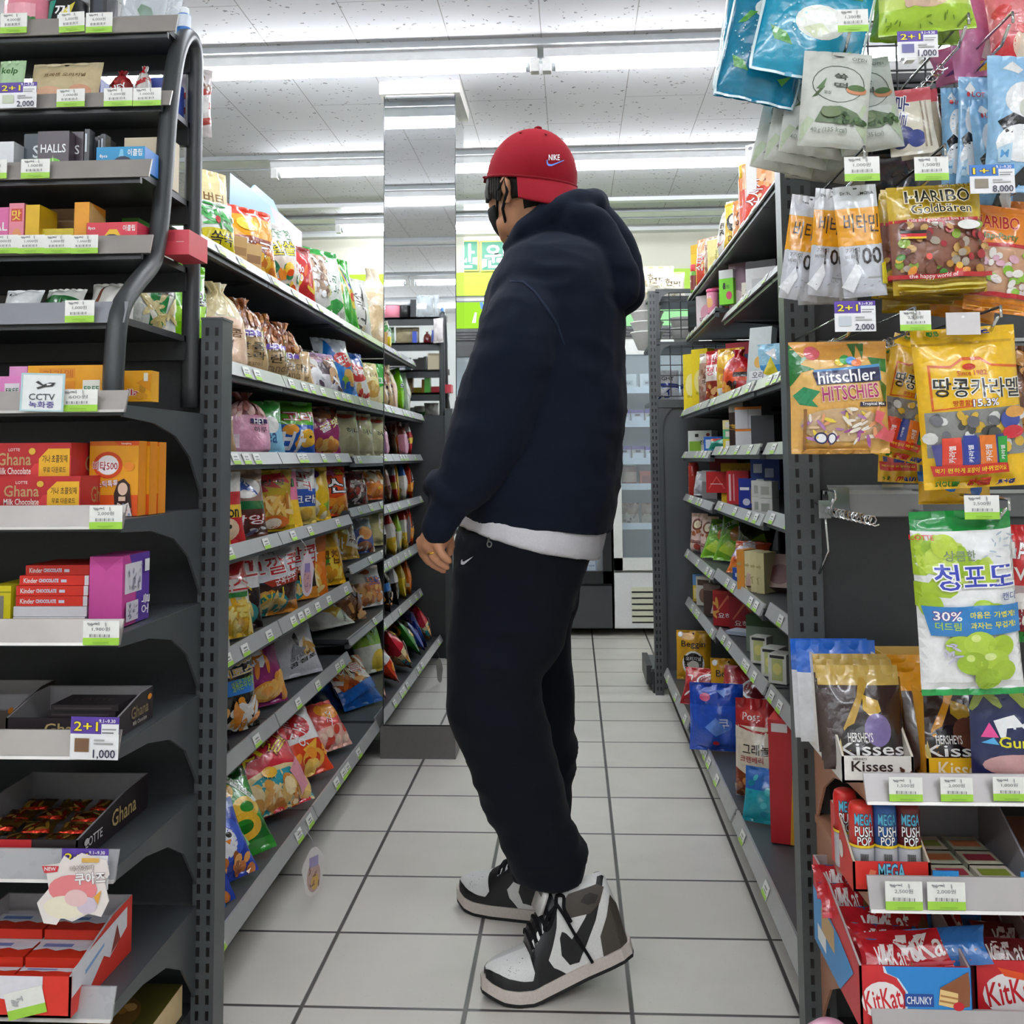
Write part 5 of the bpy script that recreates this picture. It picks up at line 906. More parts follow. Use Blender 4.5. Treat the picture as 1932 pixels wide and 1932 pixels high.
eb(z,1.65,49,75,387,.06,'e2b41a','','narrow plain yellow box on the fourth rack tier')
eb(z,1.66,78,139,432,.05,'d8c02a','t .62 .4 .6 f4eeda 호올스','flat yellow sweet box lying between yellow and orange boxes')
eb(z,1.74,76,140,395,.04,'a8845a','','tan open carton back behind the flat yellow sweet box')
eb(z,1.66,141,169,382,.06,'eda01c','','narrow orange box on the fourth rack tier',side='p e8c070 0,0 1,0 1,.8 0,1')
eb(z,1.645,172,267,421,.055,'d8384a','p f0c02a .2,0 .45,.7 .6,.7 .8,0;e .5 .0 .26 .5 23243c;t .84 .75 .24x.26 fff 이클립;t .1 .75 .14 fff 8pcs','red and yellow gum display box on the fourth rack tier',side='r 0 0 1 1 c8304a')
eb(z,1.775,230,262,412,.05,'3f8a2a','p 8ac83a .2,.2 .6,.8 .9,.2','green box behind the gum display box, fourth tier')
eb(1.3745,1.72,309,357,434,.09,'d84452','r .1 .55 .45 .9 c23a48;r .5 .5 .8 .53 f0b0b0','plain red carton between the rack tubes on the fourth tier') 
z=1.2505
ebag(z,1.6,-12,60,536,.03,'p','e4e6e8','e .2 .75 .03 .05 333;t .34 .7 .2 444 LOTTE;p c8ccd2 .5,.1 .9,.3 .9,.1','white pack at the far left of the lowest rack tier',lean=25)
ebag(z,1.62,60,135,528,.04,'p','2c6a3a:.6 e0e2da','p 17401f .1,.1 .6,.5 .9,.2;k .2 .2 .8 .5 6 .1 4a9a5a','dark green and white bag lying on the lowest rack tier',lean=30)
ebag(z,1.66,150,240,522,.04,'p','dcdad2','p 7a4a3a .1,.0 .3,.9 .36,.9 .2,0','white bag with brown stripe on the lowest rack tier',lean=22)
z=1.1195
eb(z,1.54,-30,50,712,.05,'e88ac8','r .6 .1 .95 .7 f0e4ec;t .78 .4 .3 2a6a3a FREE','pink gelatin candy box at the left of the counter tier')
eb(z,1.56,18,52,692,.04,'e29acc','','taller plain pink box behind, counter tier') 
eb(z,1.545,55,196,714,.06,'e8a01c','r .72 .15 .95 .9 f2f0e4;t .84 .5 .2 2a7a4a FREE;r .2 .15 .62 .85 e08a1a;r .5 .2 .6 .5 f0e4d8','orange caramel box, lower of two, on the counter tier',side='r 0 0 1 1 e0981c')
eb(z+.0235,1.547,53,197,690,.055,'eaa41e','r .15 .15 .62 .85 e0901a;t .4 .5 .4 c8701a 카라멜','orange caramel box, upper of two, on the counter tier')
eb(z,1.6,229,286,700,.03,'e8a81c','p d89018 .5,.6 1,.9 1,.3;t .3 .3 .6x.2 c01c2a/fff ella;b .6 .1 1 .5 6 .1 b8801a,d8982a;r .76 .65 .9 .92 f0ecd8','orange candy box with red script to the right of the rack tube')
z=.9425
gops='t .5 .62 .3x.3 b89a6a Ghana;t .5 .34 .3x.16 f4e8e0 Milk Chocolate;t .5 .84 .1 f0e0d8 LOTTE;p e8b02a .72,.08 .72,.62 .8,.86 .99,.86 .99,.08;t .86 .62 .22x.18 3a2a10 가나 초콜릿재;t .86 .36 .2x.14 3a2a10 무료 다운로드;e .66 .8 .03 .08 d8b03a'
for i in range(2): eb(z+.0475*i,1.545+.005*i,-62,158-6*i,907-68*i,.13,'b8242a','p d83a3e .55,0 .68,.5 1,.7 1,0;'+gops,'flat red chocolate display box, %s of two stacked'%('lower','upper')[i],side='r 0 0 1 1 c42a2e;t .5 .5 .3 b89a6a Gh',group='red chocolate boxes')
vops='r 0 0 1 .28 e2561c;p e2561c .5,1 1,1 1,.94 .6,.94;t .75 .965 .2 fff Kwangdong;o .38 .68 .3 .18 .76 d8481c;e .38 .68 .22 .13 fff;t .33 .67 .5x.12 a82018/fff 비타500;t4 .38 .43 .44x.09 fff/c8481c 스틱톡톡;e .82 .66 .1 .06 ec8a2a;p 3a2824 .55,.0 .52,.3 .6,.46 .72,.5 .84,.42 .9,.0;e .7 .36 .1 .085 f0cdb4;p f2e6e2 .56,.0 .6,.18 .7,.14 .82,.18 .9,0;b .56 .02 .9 .16 14 .03 c8585a,8a9ab8;r .63 .26 .77 .2 f0cdb4;e .12 .14 .04 .03 fff;r .2 .12 .4 .15 f8d8c8;e .12 .05 .04 .03 fff'
for i in range(3): eb(z-.004,1.6+.034*i,(170,190,212)[i],(262,283,300)[i],838+i,.03,'eda31c:.94 e2721c',vops if not i else 'r 0 0 1 .28 e2561c;t90 .86 .86 .2x.08 f8e8c8 맛있;r .8 .62 .92 .7 c8481c;e .86 .42 .05 .03 e8ddd0;r .8 .08 .92 .2 f0b090;e .86 .3 .07 .1 d8b8a0','orange vitamin stick box with a long haired woman printed, front one' if not i else 'orange vitamin stick box behind the front one, %s'%('middle','rearmost')[i-1],side='r 0 0 1 1 e08a1c',group='orange vitamin boxes')
z=.7785
eb(z,1.58,-22,21,1106,.09,'e0d01c','r .1 .1 .7 .75 8a8478;r .0 .82 1 .86 a89a10','yellow window box at the far left beside the white red stack')
kl=[(27,162,'e9e6ea'),(27,165,'e6e2e6'),(31,166,'dd3222'),(31,167,'dd3222'),(37,168,'dc2e20'),(48,170,'da2c1e')]
for i,(a,b_,c) in enumerate(kl):
    hh=.0152; Yk=1.575+.003*i; A,B=U(a,1100,y=Yk),U(b_,1100,y=Yk)
    reg(carton(B.x-A.x,hh-.0006,.1,c,'r .04 .02 .06 .04 fff' if i<2 else 't .16 .48 .2x.5 fff Kinder;t .42 .48 .28x.34 c8c4e0/fff CHOCOLATE;r .6 .3 .68 .6 dfe0f0'+(';r .94 0 1 1 e8e4e6' if i<5 else ''),'r .0 .1 1 .9 e8e6ec;t .3 .5 .4 c83a3a kinder').build('chocolate_box',None,((A.x+B.x)/2,Yk+.05,z+hh*i)),'flat %s in the stack on the sixth tier, %s'%(('white chocolate box','white chocolate box','red chocolate box','red chocolate box','red chocolate box','red chocolate box')[i],('lowest','second from below','third from below','fourth from below','second from top','topmost')[i]),'box','red and white chocolate boxes')
eb(z,1.565,170,232,1051,.1,'c64a98','p b83a8a .5,1 .0,1 .5,.8 1,1;p d86aae .5,.04 .6,0 .4,0','pink and violet carton beside the red and white stack',side='p 5c3a9e .25,1 1,1 1,0 .5,0 .5,.5;r .08 .45 .7 .88 e2dfe8;k .12 .5 .66 .84 20 .05 8a8a9a;r .74 .72 .92 .9 f0f0f4;t85 .78 .24 .3x.3 fff 오늘;r .06 .06 .5 .34 d8d4e0;k .1 .1 .46 .3 16 .04 77778a',left='r 0 0 1 1 b84090')
z=.6185
def put(o,x,y,z,label,cat,yaw=0,group=None): o.location=(x,y,z); o.rotation_euler[2]=math.radians(yaw); return reg(o,label,cat,group)
a_=U(222,1400,y=1.55)
put(tray(.17,.045,.13,.03,'2a2226','8a8688','t .55 .5 .4x.5 b8a06a Ghana;e .8 .6 .03 .1 e08a1a','t .6 .55 .5x.4 8a7a5a Ghana;t .6 .2 .4 c8c0b8 Milk Chocolate;e .88 .82 .06 .1 e08a1a',back=.05).build('display_tray'),a_.x-.088,1.62,z,'black chocolate tray with gold lettering, behind the purple price card','tray')
for i in range(4): put(carton(.105,.009,.07,'2a2427','r .05 .3 .9 .6 463e40','','t .5 .5 .6 6a6058 LOTTE').build('chocolate_bar'),a_.x-.082+.004*i,1.625,z+.0035+.0095*i,'dark chocolate bar lying in the black tray, %s of four'%('lowest','second lowest','third','topmost')[i],'chocolate',0,'dark bars in the black tray')
put(tray(.13,.05,.13,.03,'4a4038','a8a4a6','t .3 .5 .4 c8c0a8 NIC',back=.05).build('display_tray'),a_.x-.25,1.66,z,'dark brown empty tray at the left edge beside the black tray','tray')
z=.4495
put(tray(.2,.05,.25,.034,'221a1e','8e8a8e','p b82028 0,.5 .66,.5 .66,1 0,1;t .4 .3 .6x.5 b8a06a Ghana','t .2 .4 .22 e8e4e4 LOTTE;t .62 .5 .36x.5 b8a06a Ghana;e .1 .45 .03 .1 e8e4e4',back=.055).build('display_tray'),U(142,1590,y=1.51).x-.102,1.64,z,'long black tray of gold wrapped chocolates, red label at front','tray')
xg=U(142,1590,y=1.51).x-.102
for i in range(12):
    SEED[0]+=1; put(bag(.05,.036,.012,'p','6a4a1c','k .1 .1 .9 .9 10 .2 c89a3a,8a2018,e0b860,4a1a14;p e0402a .0,.1 .9,.2 .9,.0',SEED[0],'metalfoil',nu=8,nv=8).build('wrapped_chocolate'),xg-.062+.056*(i%3)+.004*(i//3%2),1.545+.052*(i//3),z+.0165,'gold wrapped chocolate in the long black tray, row %s, %s'%(('front','second','third','rear')[i//3],('left','middle','right')[i%3]),'chocolate',0,'gold wrapped chocolates').rotation_euler=(math.radians(-78),0,math.radians(8-5*(i%4)))
z=.2625
xk=U(128,1840,y=1.47).x
put(tray(.2,.075,.2,.055,'dd3426','c8c4ca','p e8e6ee 0,.3 .3,.55 .6,.4 .8,.7 .8,1 0,1','p e8e8f0 .0,.35 .15,.4 .3,.2 .5,.5 .6,.35 .9,.6 .9,1 0,.85;p 8ab0e0 .2,.6 .5,.75 .5,.68 .2,.52;p 8a3028 .62,.4 .72,.85 .78,.5',back=.085).build('display_tray'),xk-.1,1.58,z,'red and white tray of milk chocolate sticks, lowest left shelf','tray')
for r_i in range(3):
    for c_i in range(2):
        put(carton(.088,.014,.05,'d8341f','','','r 0 .55 1 1 dfe0ea;r .1 .65 .6 .85 6a8ac8;p e8e8f0 0,.4 .2,.55 .4,.4 .6,.55 .8,.4 1,.55 1,.6 0,.6').build('chocolate_pack'),xk-.146+.092*c_i,1.512+.055*r_i,z+.022+.015*r_i,'red and white chocolate stick pack in the lowest tray, %s row, %s'%(('front','middle','rear')[r_i],('left','right')[c_i]),'chocolate',0,'milk chocolate stick packs')
        for q_ in range(1): pass
for r_i in range(3): put(MB().box(-.094,.094,-.026,.026,0,.018+.015*r_i,'c8c4ca','card').build('tray_insert'),xk-.1,1.512+.055*r_i,z+.0035,'grey card step under the %s row of milk chocolate packs'%('front','middle','rear')[r_i],'insert')
put(carton(.2,.05,.22,'8a7a4a','','r 0 0 1 1 d8bf90','r 0 0 1 1 4f4a18;e .6 .5 .24 .3 7a5a2a;b .45 .3 .75 .7 14 .06 d8a860,e8c080,b8843a').build('carton'),-.775,1.72,.0905,'olive nut gift box with beige side on the floor shelf','box')
# ---- price cards on the front rails ----
def ptag(r,price,label,nm='price_tag',L=None,promo=None,tilt=0,thing=True):
    "r = photo box (x0,y0,x1,y1) at depth L"
    Y=L or 1.494; a,b_=U(r[0],r[1],y=Y),U(r[2],r[3],y=Y); w=b_.x-a.x; h=a.z-b_.z
    if promo: mb=carton(w,h,.0012,'f4f4f6:.6 '+promo[0],'r .64 .58 1 .84 f4f4f6;t .32 .78 .5x.22 f4e02a/3a2a6a %s;t .76 .91 .34 fff 9.1~9.30;r .66 .7 .95 .73 999;r .66 .62 .9 .65 777;r .1 .18 .4 .5 %s;r .5 .44 .72 .48 aaa;r .5 .36 .9 .4 aaa;t .72 .13 .46 2a2a48 %s'%(promo[1],promo[2],price))
    else: mb=carton(w,h,.001,'a2d648:.3 f3f3ee','t .5 .66 .5x.17 8a8a8a %s원;k .15 .84 .85 .9 9 .06 aaa,888;'%price+';'.join('r %.3f .34 %.3f .46 777'%(.2+.045*i,.2+.045*i+(.012 if i%3 else .03)) for i in range(13))+';r .3 .1 .75 .14 86b83a')
    return reg(mb.build(nm,None,((a.x+b_.x)/2,Y-.001,b_.z),0,0,tilt),label,'price tag' if not promo else 'promo card','price cards on the front rails')
pv=('5b3fa0','2+1')
for r,p,t,L,*k in (((2,26,51,62),'4,000','on the top rack rail, left of three',1.712),((113,24,160,60),'5,000','on the top rack rail, tilted middle one of three',1.712,2),((163,25,212,61),'6,000','on the top rack rail, right of three',1.712),
 ((108,169,160,201),'1,000','on the second rack rail under the beige pouch',1.692),((197,167,250,200),'1,200','on the second rack rail under the red twisted sweet',1.692),((252,167,304,199),'1,000','on the second rack rail at the right end',1.692),
 ((-30,302,13,337),'1,000','on the third rack rail cut by the picture edge',1.612),((41,301,94,336),'1,000','on the third rack rail under the dark mint tins',1.612),
 ((-16,444,34,478),'1,000','on the fourth rack rail, leftmost of four',1.622),((35,444,84,478),'1,000','on the fourth rack rail, second of four',1.622),((85,444,134,478),'1,000','on the fourth rack rail, third of four',1.622),((135,444,185,478),'1,000','on the fourth rack rail, rightmost of four',1.622),
 ((124,567,178,608),'1,000','alone on the bluish fifth rack rail',1.532),((113,735,184,776),'600','beside the camera notice card',1.492),((170,954,231,998),'2,000','below the orange vitamin boxes',1.492),((158,1171,225,1217),'1,900','below the pink and violet carton',1.492)):
    ptag(r,p,'white price tag %s won %s'%(p,t),L=L,tilt=-(k[0] if k else 0))
ptag((0,157,69,203),'2,000','purple topped two plus one card on the second rack rail','promo_card',1.688,(*pv,'c8d0b8'))
ptag((134,1352,223,1433),'1,000','purple topped two plus one card below the black chocolate tray','promo_card',1.486,(*pv,'7a5a40'),1)
ptag((118,1600,204,1678),'','purple two plus one card behind the cut out snack card','promo_card',1.484,(*pv,'c86a5a'))
a_,b_=U(40,705,y=1.485),U(120,776,y=1.485); reg(carton(b_.x-a_.x,a_.z-b_.z,.0015,'eef2f2','r 0 0 1 .04 b4d6dc;r 0 .96 1 1 b4d6dc;r 0 0 .04 1 b4d6dc;r .96 0 1 1 b4d6dc;t .5 .38 .6x.17 55585c CCTV;t .5 .18 .58x.17 5a4a9a 녹화중;p 333 .34,.76 .4,.8 .52,.7 .66,.76 .8,.76 .74,.66 .56,.64 .4,.58 .36,.62 .5,.67 .42,.71;p eef2f2 .6,.73 .72,.73 .68,.69 .6,.68').build('notice_card',None,((a_.x+b_.x)/2,1.484,b_.z),0,0,2),'white camera notice card with blue edge on the counter rail','sign')
cut=[(0,.3),(.1,.02),(.28,0),(.34,.1),(.5,.05),(.72,.16),(.9,.12),(1,.34),(.93,.62),(1,.7),(.96,.9),(.6,1),(.45,.9),(.36,.96),(.3,.85),(.06,.82),(.12,.72),(.16,.5)]
a_,b_=U(73,1608,y=1.478),U(205,1746,y=1.478); w_,h_=b_.x-a_.x,a_.z-b_.z; m_=MB().prism([(x*w_,y*h_) for x,y in cut],1,-.0012,0,'efe6e2','print')
decal(m_,lambda u,v:np.stack([np.asarray(u)*w_,-.0016+0*np.asarray(u),np.asarray(v)*h_],-1),w_,h_,'e .5 .5 .34 .2 e8848a;e .4 .25 .3 .16 f3ead2;e .7 .28 .14 .12 d8c8d8;e .55 .38 .16 .12 eec8c8;p c8323a .06,.82 .3,.82 .28,.74 .1,.72;t .18 .78 .16 fff NEW;t4 .74 .66 .42x.16 fff/b8a8a8 쿠아즈;t4 .62 .8 .34x.07 f4f0ee/8a6a60 이상조각;r .62 .88 .86 .94 e0b058;p e8a23a .8,.4 .9,.5 .86,.3',1,mat='print',smooth=False)
reg(m_.build('snack_cutout',None,(a_.x,1.478,b_.z)),'cut out snack picture card hanging from the translucent rail','promo card')
a_=U(55,1890,y=1.48); reg(carton(.055,.036,.001,'a2d648:.35 f3f3ee','k .2 .5 .8 .8 8 .08 bbb').build('price_tag',None,(a_.x,1.478,U(55,1916,y=1.48).z),0,0,-14),'tilted price tag on the lowest translucent rail','price tag')

# wobbling shelf cards on clear strips along the left aisle
def wob(px,py,x,w,h,ops,col,label):
    C=U(px,py,x=x); m=MB().tube([(0,0,0),(.03,-.002,.006),(.045,-.004,-.012),(.05,-.004,-.03)],.0022,'e6eaec','clear',5,sq=.3)
    m.lathe([(.002,0),(.02,.008),(.02,.03),(.012,.05)],'fff','clear',3) if 0 else None
    F=lambda u,v:np.stack([.05+w*(np.asarray(u)-.5)*.5,-.004+w*(np.asarray(u)-.5)*.85,-.03-h+h*np.asarray(v)],-1)
    k=[(.5+.48*math.cos(a)*(1+.12*math.sin(5*a)),.5+.48*math.sin(a)) for a in [6.2832*i/26 for i in range(26)]]
    P=F([p[0] for p in k],[p[1] for p in k]).tolist(); n=len(P); m.add(P+[(p[0]+.0006,p[1]-.0004,p[2]) for p in P],[tuple(range(n)),tuple(range(2*n-1,n-1,-1))]+[(i,(i+1)%n,n+(i+1)%n,n+i) for i in range(n)],col,'print')
    decal(m,F,w,h,ops,2,mat='print',off=.001,smooth=False)
    return reg(m.build('shelf_wobbler',None,C),label,'promo card','shelf wobblers on the left aisle')
wob(553,1570,-.67,.075,.115,'e .5 .4 .3 .3 c8a8a0;e .55 .3 .16 .16 d8b060;r .3 .6 .7 .8 a8a0c8;k .2 .2 .8 .7 8 .1 8a6a5a','e4e0dc','clear edged card hanging from the bottom left rail over the floor')
wob(546,1020,-.765,.05,.12,'e .5 .4 .3 .3 c89aa0;r .3 .55 .7 .75 8a7ab0;k .2 .2 .8 .7 8 .1 6a5a7a','d8c8d0','pinkish hanging card in front of the white bag with red syllables')
# ================= goods on the right end unit =================
def hb(cx,cy,wp,hp,Y,t,kd,bn,ops,label,roll=0,lean=0,yaw=0,nm='candy_pouch',cat='candy',mat='foil',nu=24,nv=30,group='candy bags hanging on hooks'):
    w,h=wp*Y/FP,hp*Y/FP; C=U(cx,cy,y=Y); SEED[0]+=1
    o=bag(w,h,t,kd,bn,ops,SEED[0],mat,nu=nu,nv=nv).build(nm,None,(0,0,0),yaw,lean,roll)
    o.location=C-o.rotation_euler.to_matrix()@Vector((0,0,h/2)); return reg(o,label,cat,group)
mint='e .55 .42 .24 .13 e9ece2;p cfd8b0 .4,.36 .52,.3 .66,.36 .56,.42;e .55 .46 .16 .05 f8f8f4;e .45 .78 .2 .1 eef0e8;p 4a9a3a .08,.62 .2,.74 .3,.74 .18,.64;p 4a9a3a .1,.34 .16,.24 .34,.22 .26,.3;p 3a8a30 .7,.62 .82,.7 .9,.64;p 66b04a .72,.2 .9,.26 .8,.16;b .05 .3 .4 .7 22 .012 a8e0ea,e0f6f8;p d8eef2 0,0 1,0 1,.02 0,.02;p d8eef2 0,0 .02,0 .02,1 0,1;p d8eef2 1,0 .98,0 .98,1 1,1'
hb(1423,70,118,250,1.60,.04,'f','1592b4',mint,'blue mint candy bag partly hidden at the far left of the top hooks',roll=10)
hb(1445,85,150,230,1.56,.04,'f','117a9c',mint,'blue mint candy bag in the middle of the top left hook',roll=14)
hb(1545,20,205,270,1.50,.045,'f','1592b4',mint,'large blue mint candy bag tilted in front on the top hook',roll=14)
hb(1742,-10,185,150,1.50,.04,'p','a8cc3a:.3 c8dc6a','e .5 .5 .3 .22 e8c8a8;b .3 .35 .7 .6 8 .08 e8d8c0,d8b8a0;p 5a8a2a .75,.4 .95,.6 .9,.35;k .05 .08 .95 .2 14 .03 6a8a1a','bright lime green candy bag in front at the top',roll=-4)
hb(1728,25,170,120,1.56,.035,'p','7a9c22:.5 9ab83a','k .1 .2 .9 .4 12 .06 3a5a1a;r .1 .6 .9 .66 5a7a1a','darker green candy bag behind the lime one at the top',roll=4)
hb(1828,40,92,220,1.60,.035,'p','d884b4','p 3a2a3a .0,.4 .12,.6 .16,.4 .06,.3;p f4eef2 .55,.15 .7,.3 .9,.25 .85,.1;e .3 .7 .2 .08 f4d8e8;p e8c82a .5,.04 .95,.06 .9,.14 .52,.12','pink candy bag with dark and white patches at the top',roll=-8)
hb(1825,115,140,70,1.68,.03,'p','c87aa4','p 5a4a7a .1,.2 .4,.5 .5,.2','pink bag hanging behind the first pink one',roll=-14)
hb(1908,55,110,200,1.56,.045,'p','e87a80:.8 e89aa0','e .3 .25 .3 .14 d8303a;e .6 .3 .3 .16 f4d0b8;p f0dcc8 .3,.05 1,.1 1,.4 .5,.45;t .8 .55 .3 d83a8a 400;b .0 .3 .5 .7 6 .12 d84a4a,e8888a','coral peach candy bag at the upper right corner',roll=-4)
# mugwort rice cake pouches, fanned on one hook
mug='p b4c2a4 .02,.02 .2,.26 .1,.3 .02,.2;p b4c2a4 .98,.05 .8,.2 .86,.3 .98,.28;p b4c2a4 .8,.3 .9,.46 .95,.44 .9,.32;o .52 .66 .38 .2 .97 3a4a38;p 4a5a3a .14,.5 .3,.64 .32,.62 .22,.52;p 5a7a4a .2,.6 .34,.72 .3,.6;t .55 .74 .2x.07 3a4438 쑥;t .55 .64 .2x.07 3a4438 떡;t .36 .56 .1 3a4438 모싱;e .78 .6 .15 .05 c8845a;e .78 .62 .13 .035 4a6a3a;p 5f7450 .2,.24 .3,.4 .55,.42 .8,.36 .9,.28 .6,.22;b .45 .23 .9 .34 26 .04 3c5a2c,4f6d3c,2c4620;e .42 .34 .14 .06 6a7c52;t .4 .15 .5 7a8474 40 g (135 kcal);t .8 .92 .2 6a7064 OPEN;e .5 .95 .1 .008 4a4c48'
for cx,cy,w_,h_,Y,ro,t in ((1492,245,118,170,1.64,14,'far left of the fan, lowest'),(1515,228,118,175,1.61,12,'second from the left of the fan'),(1540,210,120,178,1.58,10,'third from the left of the fan'),(1632,200,118,178,1.56,-8,'right side of the fan behind the front one'),(1575,190,128,186,1.50,6,'in front, fully visible')):
    hb(cx,cy,w_,h_,Y,.03,'d','c9ccc4',mug,'pale grey green rice cake pouch, '+t,roll=ro,nm='snack_pouch',cat='snack',mat='matte',group='rice cake pouches on the second hook')
hb(1560,300,150,90,1.68,.04,'d','a9aca2','p 7a8a6a .1,.2 .3,.5 .4,.3','pale grey green pouch lowest behind the fan of rice cake pouches',roll=8,nm='snack_pouch',cat='snack',mat='matte')
hb(1724,228,92,128,1.56,.03,'p','e4dcc8:.8 d8606a','t72 .3 .66 .7x.2 2a2a6a/fff 블루;e .3 .3 .22 .14 2e3a7a;e .55 .24 .2 .13 38468a;e .2 .2 .16 .1 2a3470;r .72 .1 .76 .8 9a8a78;r .82 .1 .86 .8 9a8a78;p f4f0ea .3,.0 .7,.0 .6,.08','blueberry candy pouch with white foot, second row of hooks',roll=-6)
hb(1735,235,90,126,1.62,.03,'p','d8ccb8:.8 c8505a','r .7 .1 .9 .8 b8a890','second blueberry pouch behind the front one',roll=-9)
cow='p f4f4f4 .2,.9 .35,.96 .5,.9 .4,.86;e .5 .66 .3 .14 f0f2f4;e .5 .6 .12 .07 c8ccc0;p 1e2024 .1,.5 .3,.56 .6,.5 .9,.55 .9,.4 .5,.44 .2,.4;e .45 .34 .36 .14 f4f6f8;e .8 .18 .2 .14 f2f2f2;p 1e2024 .3,.06 .55,.2 .7,.1 .5,.02;e .6 .2 .03 .02 222;p bfe0f4 .12,.3 .3,.34 .3,.2 .14,.2;t .21 .26 .1 5aa0d8 M'
for cx,cy,w_,h_,Y,ro,t in ((1812,270,54,210,1.60,2,'leftmost of the four'),(1840,262,62,240,1.57,4,'second of the four'),(1868,300,62,230,1.55,-2,'third of the four')):
    hb(cx,cy,w_,h_,Y,.03,'p','84b6dc',cow+';e .3 .86 .05 .02 c8303a;t .6 .86 .4 c8303a LOT','light blue milk candy bag with black and white patches, '+t,roll=ro)
hb(1925,235,130,260,1.50,.045,'p','98c6ea',cow,'large light blue milk candy bag with black white patches, in front at the picture edge',roll=4)
hb(1860,360,110,110,1.66,.035,'p','6f9cc0',cow,'light blue milk candy bag hanging lowest behind the blue promo card',roll=8)
hb(1665,345,150,110,1.72,.03,'p','1e1c1e','k .1 .2 .9 .8 6 .1 3a2a2a','black bag hanging in the dark behind the second row tags',roll=0)
hb(1780,250,40,140,1.74,.03,'p','5a3020:.8 4a2418','b .1 .1 .9 .9 14 .16 7a4a30,8a5a3a,3a1a10','brown chocolate bag between blueberry and milk candy bags',roll=0)
# vitamin pouches
vit='r 0 .46 1 .5 e8a01c;t-4 .55 .66 .8x.17 3a2a20/e8a01c 비타민;t .3 .935 .3 2a2a2a Dr.You;t .72 .925 .4 2a2a2a LEMONA;t .62 .36 .6x.15 2a2628 100;t .28 .42 .3 777 7가지;t .26 .36 .3 777 비타민;r .55 .16 .9 .17 aaa;k .15 .08 .85 .2 10 .03 999;p f0f2f6 .0,.1 .3,.3 .4,.2 .2,.04;p d0c020 .86,.1 .98,.1 .98,.3 .88,.28;e .5 .97 .06 .008 555'
for cx,cy,w_,h_,Y,ro,t in ((1518,468,72,200,1.60,9,'left one of three'),(1567,458,70,205,1.56,6,'middle one of three'),(1622,455,80,212,1.50,-4,'front right one of three')):
    hb(cx,cy,w_,h_,Y,.022,'d','c9ccd4:.46 e8a01c:.8 d2d5da',vit,'silver and orange vitamin pouch, '+t,roll=ro,nm='vitamin_pouch',cat='vitamin pouch',group='vitamin pouches on the third hook')
hb(1560,520,110,110,1.66,.022,'d','b4b8be','k .1 .1 .9 .4 8 .1 e8eaf0','silver pouch hanging lowest behind the vitamin pouches',nm='vitamin_pouch',cat='vitamin pouch')
# gummy bags
gum='p b8202a 0,.66 1,.66 1,.69 0,.69;t .5 .675 .66 f4dcd8 Kids and grown-ups love it so;b .04 .18 .98 .64 60 .05 a83038,b8863a,7a4a3a,8aa83a,c8a060,6a3a38,a89a8a;b .05 .17 .75 .34 8 .05 e0903a,4a8a3a,d8402a,e8b84a;r .1 .55 .34 .58 1a1a1a;r .1 .52 .34 .55 c8202a;r .1 .5 .34 .52 e8c02a;p b8202a 0,.14 1,.14 1,.18 0,.18;t .4 .16 .5 f4dcd8 the happy world of;t .5 .87 .66x.1 1a1616/f4e8c0 HARIBO;t .52 .76 .62x.08 1a1616/f4e8c0 Goldbären;t .75 .965 .34 7a6a1a Pocket-size;e .78 .6 .13 .045 f4f4f0;r .05 .02 .95 .03 dcc858;r .05 .05 .95 .06 8a6e12;r .05 .08 .95 .095 e2d068;r .1 .11 .9 .12 8a6e12'
for cx,cy,w_,h_,Y,ro,t in ((1728,470,150,200,1.62,6,'rearmost'),(1740,462,158,205,1.57,3,'in the middle')):
    hb(cx,cy,w_,h_,Y,.03,'f','b8981c:.14 8a5040:.68 c2a024',gum,'gold gummy bag with red stripes, %s of the three'%t,roll=ro,mat='foil')
hb(1766,452,172,205,1.50,.035,'f','b8981c:.14 8a5a48:.68 cfae2c',gum,'gold gummy bag with black letters and fruit window, front one of the three',roll=-2)
hb(1740,560,150,60,1.66,.03,'f','a88a1a','r .05 .2 .95 .25 d8c458;r .05 .5 .95 .55 7a6210;r .05 .7 .95 .75 d8c458','gold gummy bag end hanging lowest behind the other gold ones')
orb='p b8202a 0,.6 1,.62 1,.655 0,.635;t .36 .84 .7x.12 a81a22/e8a060 HARIBO;t .4 .7 .6 3a6a1a Hap-Party;b .04 .18 .98 .58 26 .08 e8dcd8,f2ece4,d8a8b8,8ab83a;p b8202a 0,.14 1,.14 1,.18 0,.18;r .05 .03 .95 .04 f0b03a;r .05 .08 .95 .09 b8640f'
hb(1885,490,115,200,1.53,.035,'f','e08a1c:.14 c89a7a:.62 e0801c',orb,'orange gummy bag with pink and white sweets, front one',roll=8)
hb(1915,470,80,180,1.58,.03,'f','e08a1c:.14 c89a7a:.62 d8781c','','orange gummy bag showing at the picture edge behind the front one',roll=4)
hb(1825,575,120,70,1.62,.03,'f','d88a1c','r .05 .3 .95 .36 f0b84a;r .05 .6 .95 .64 a8600c','orange gummy bag end below the front orange one',roll=10)
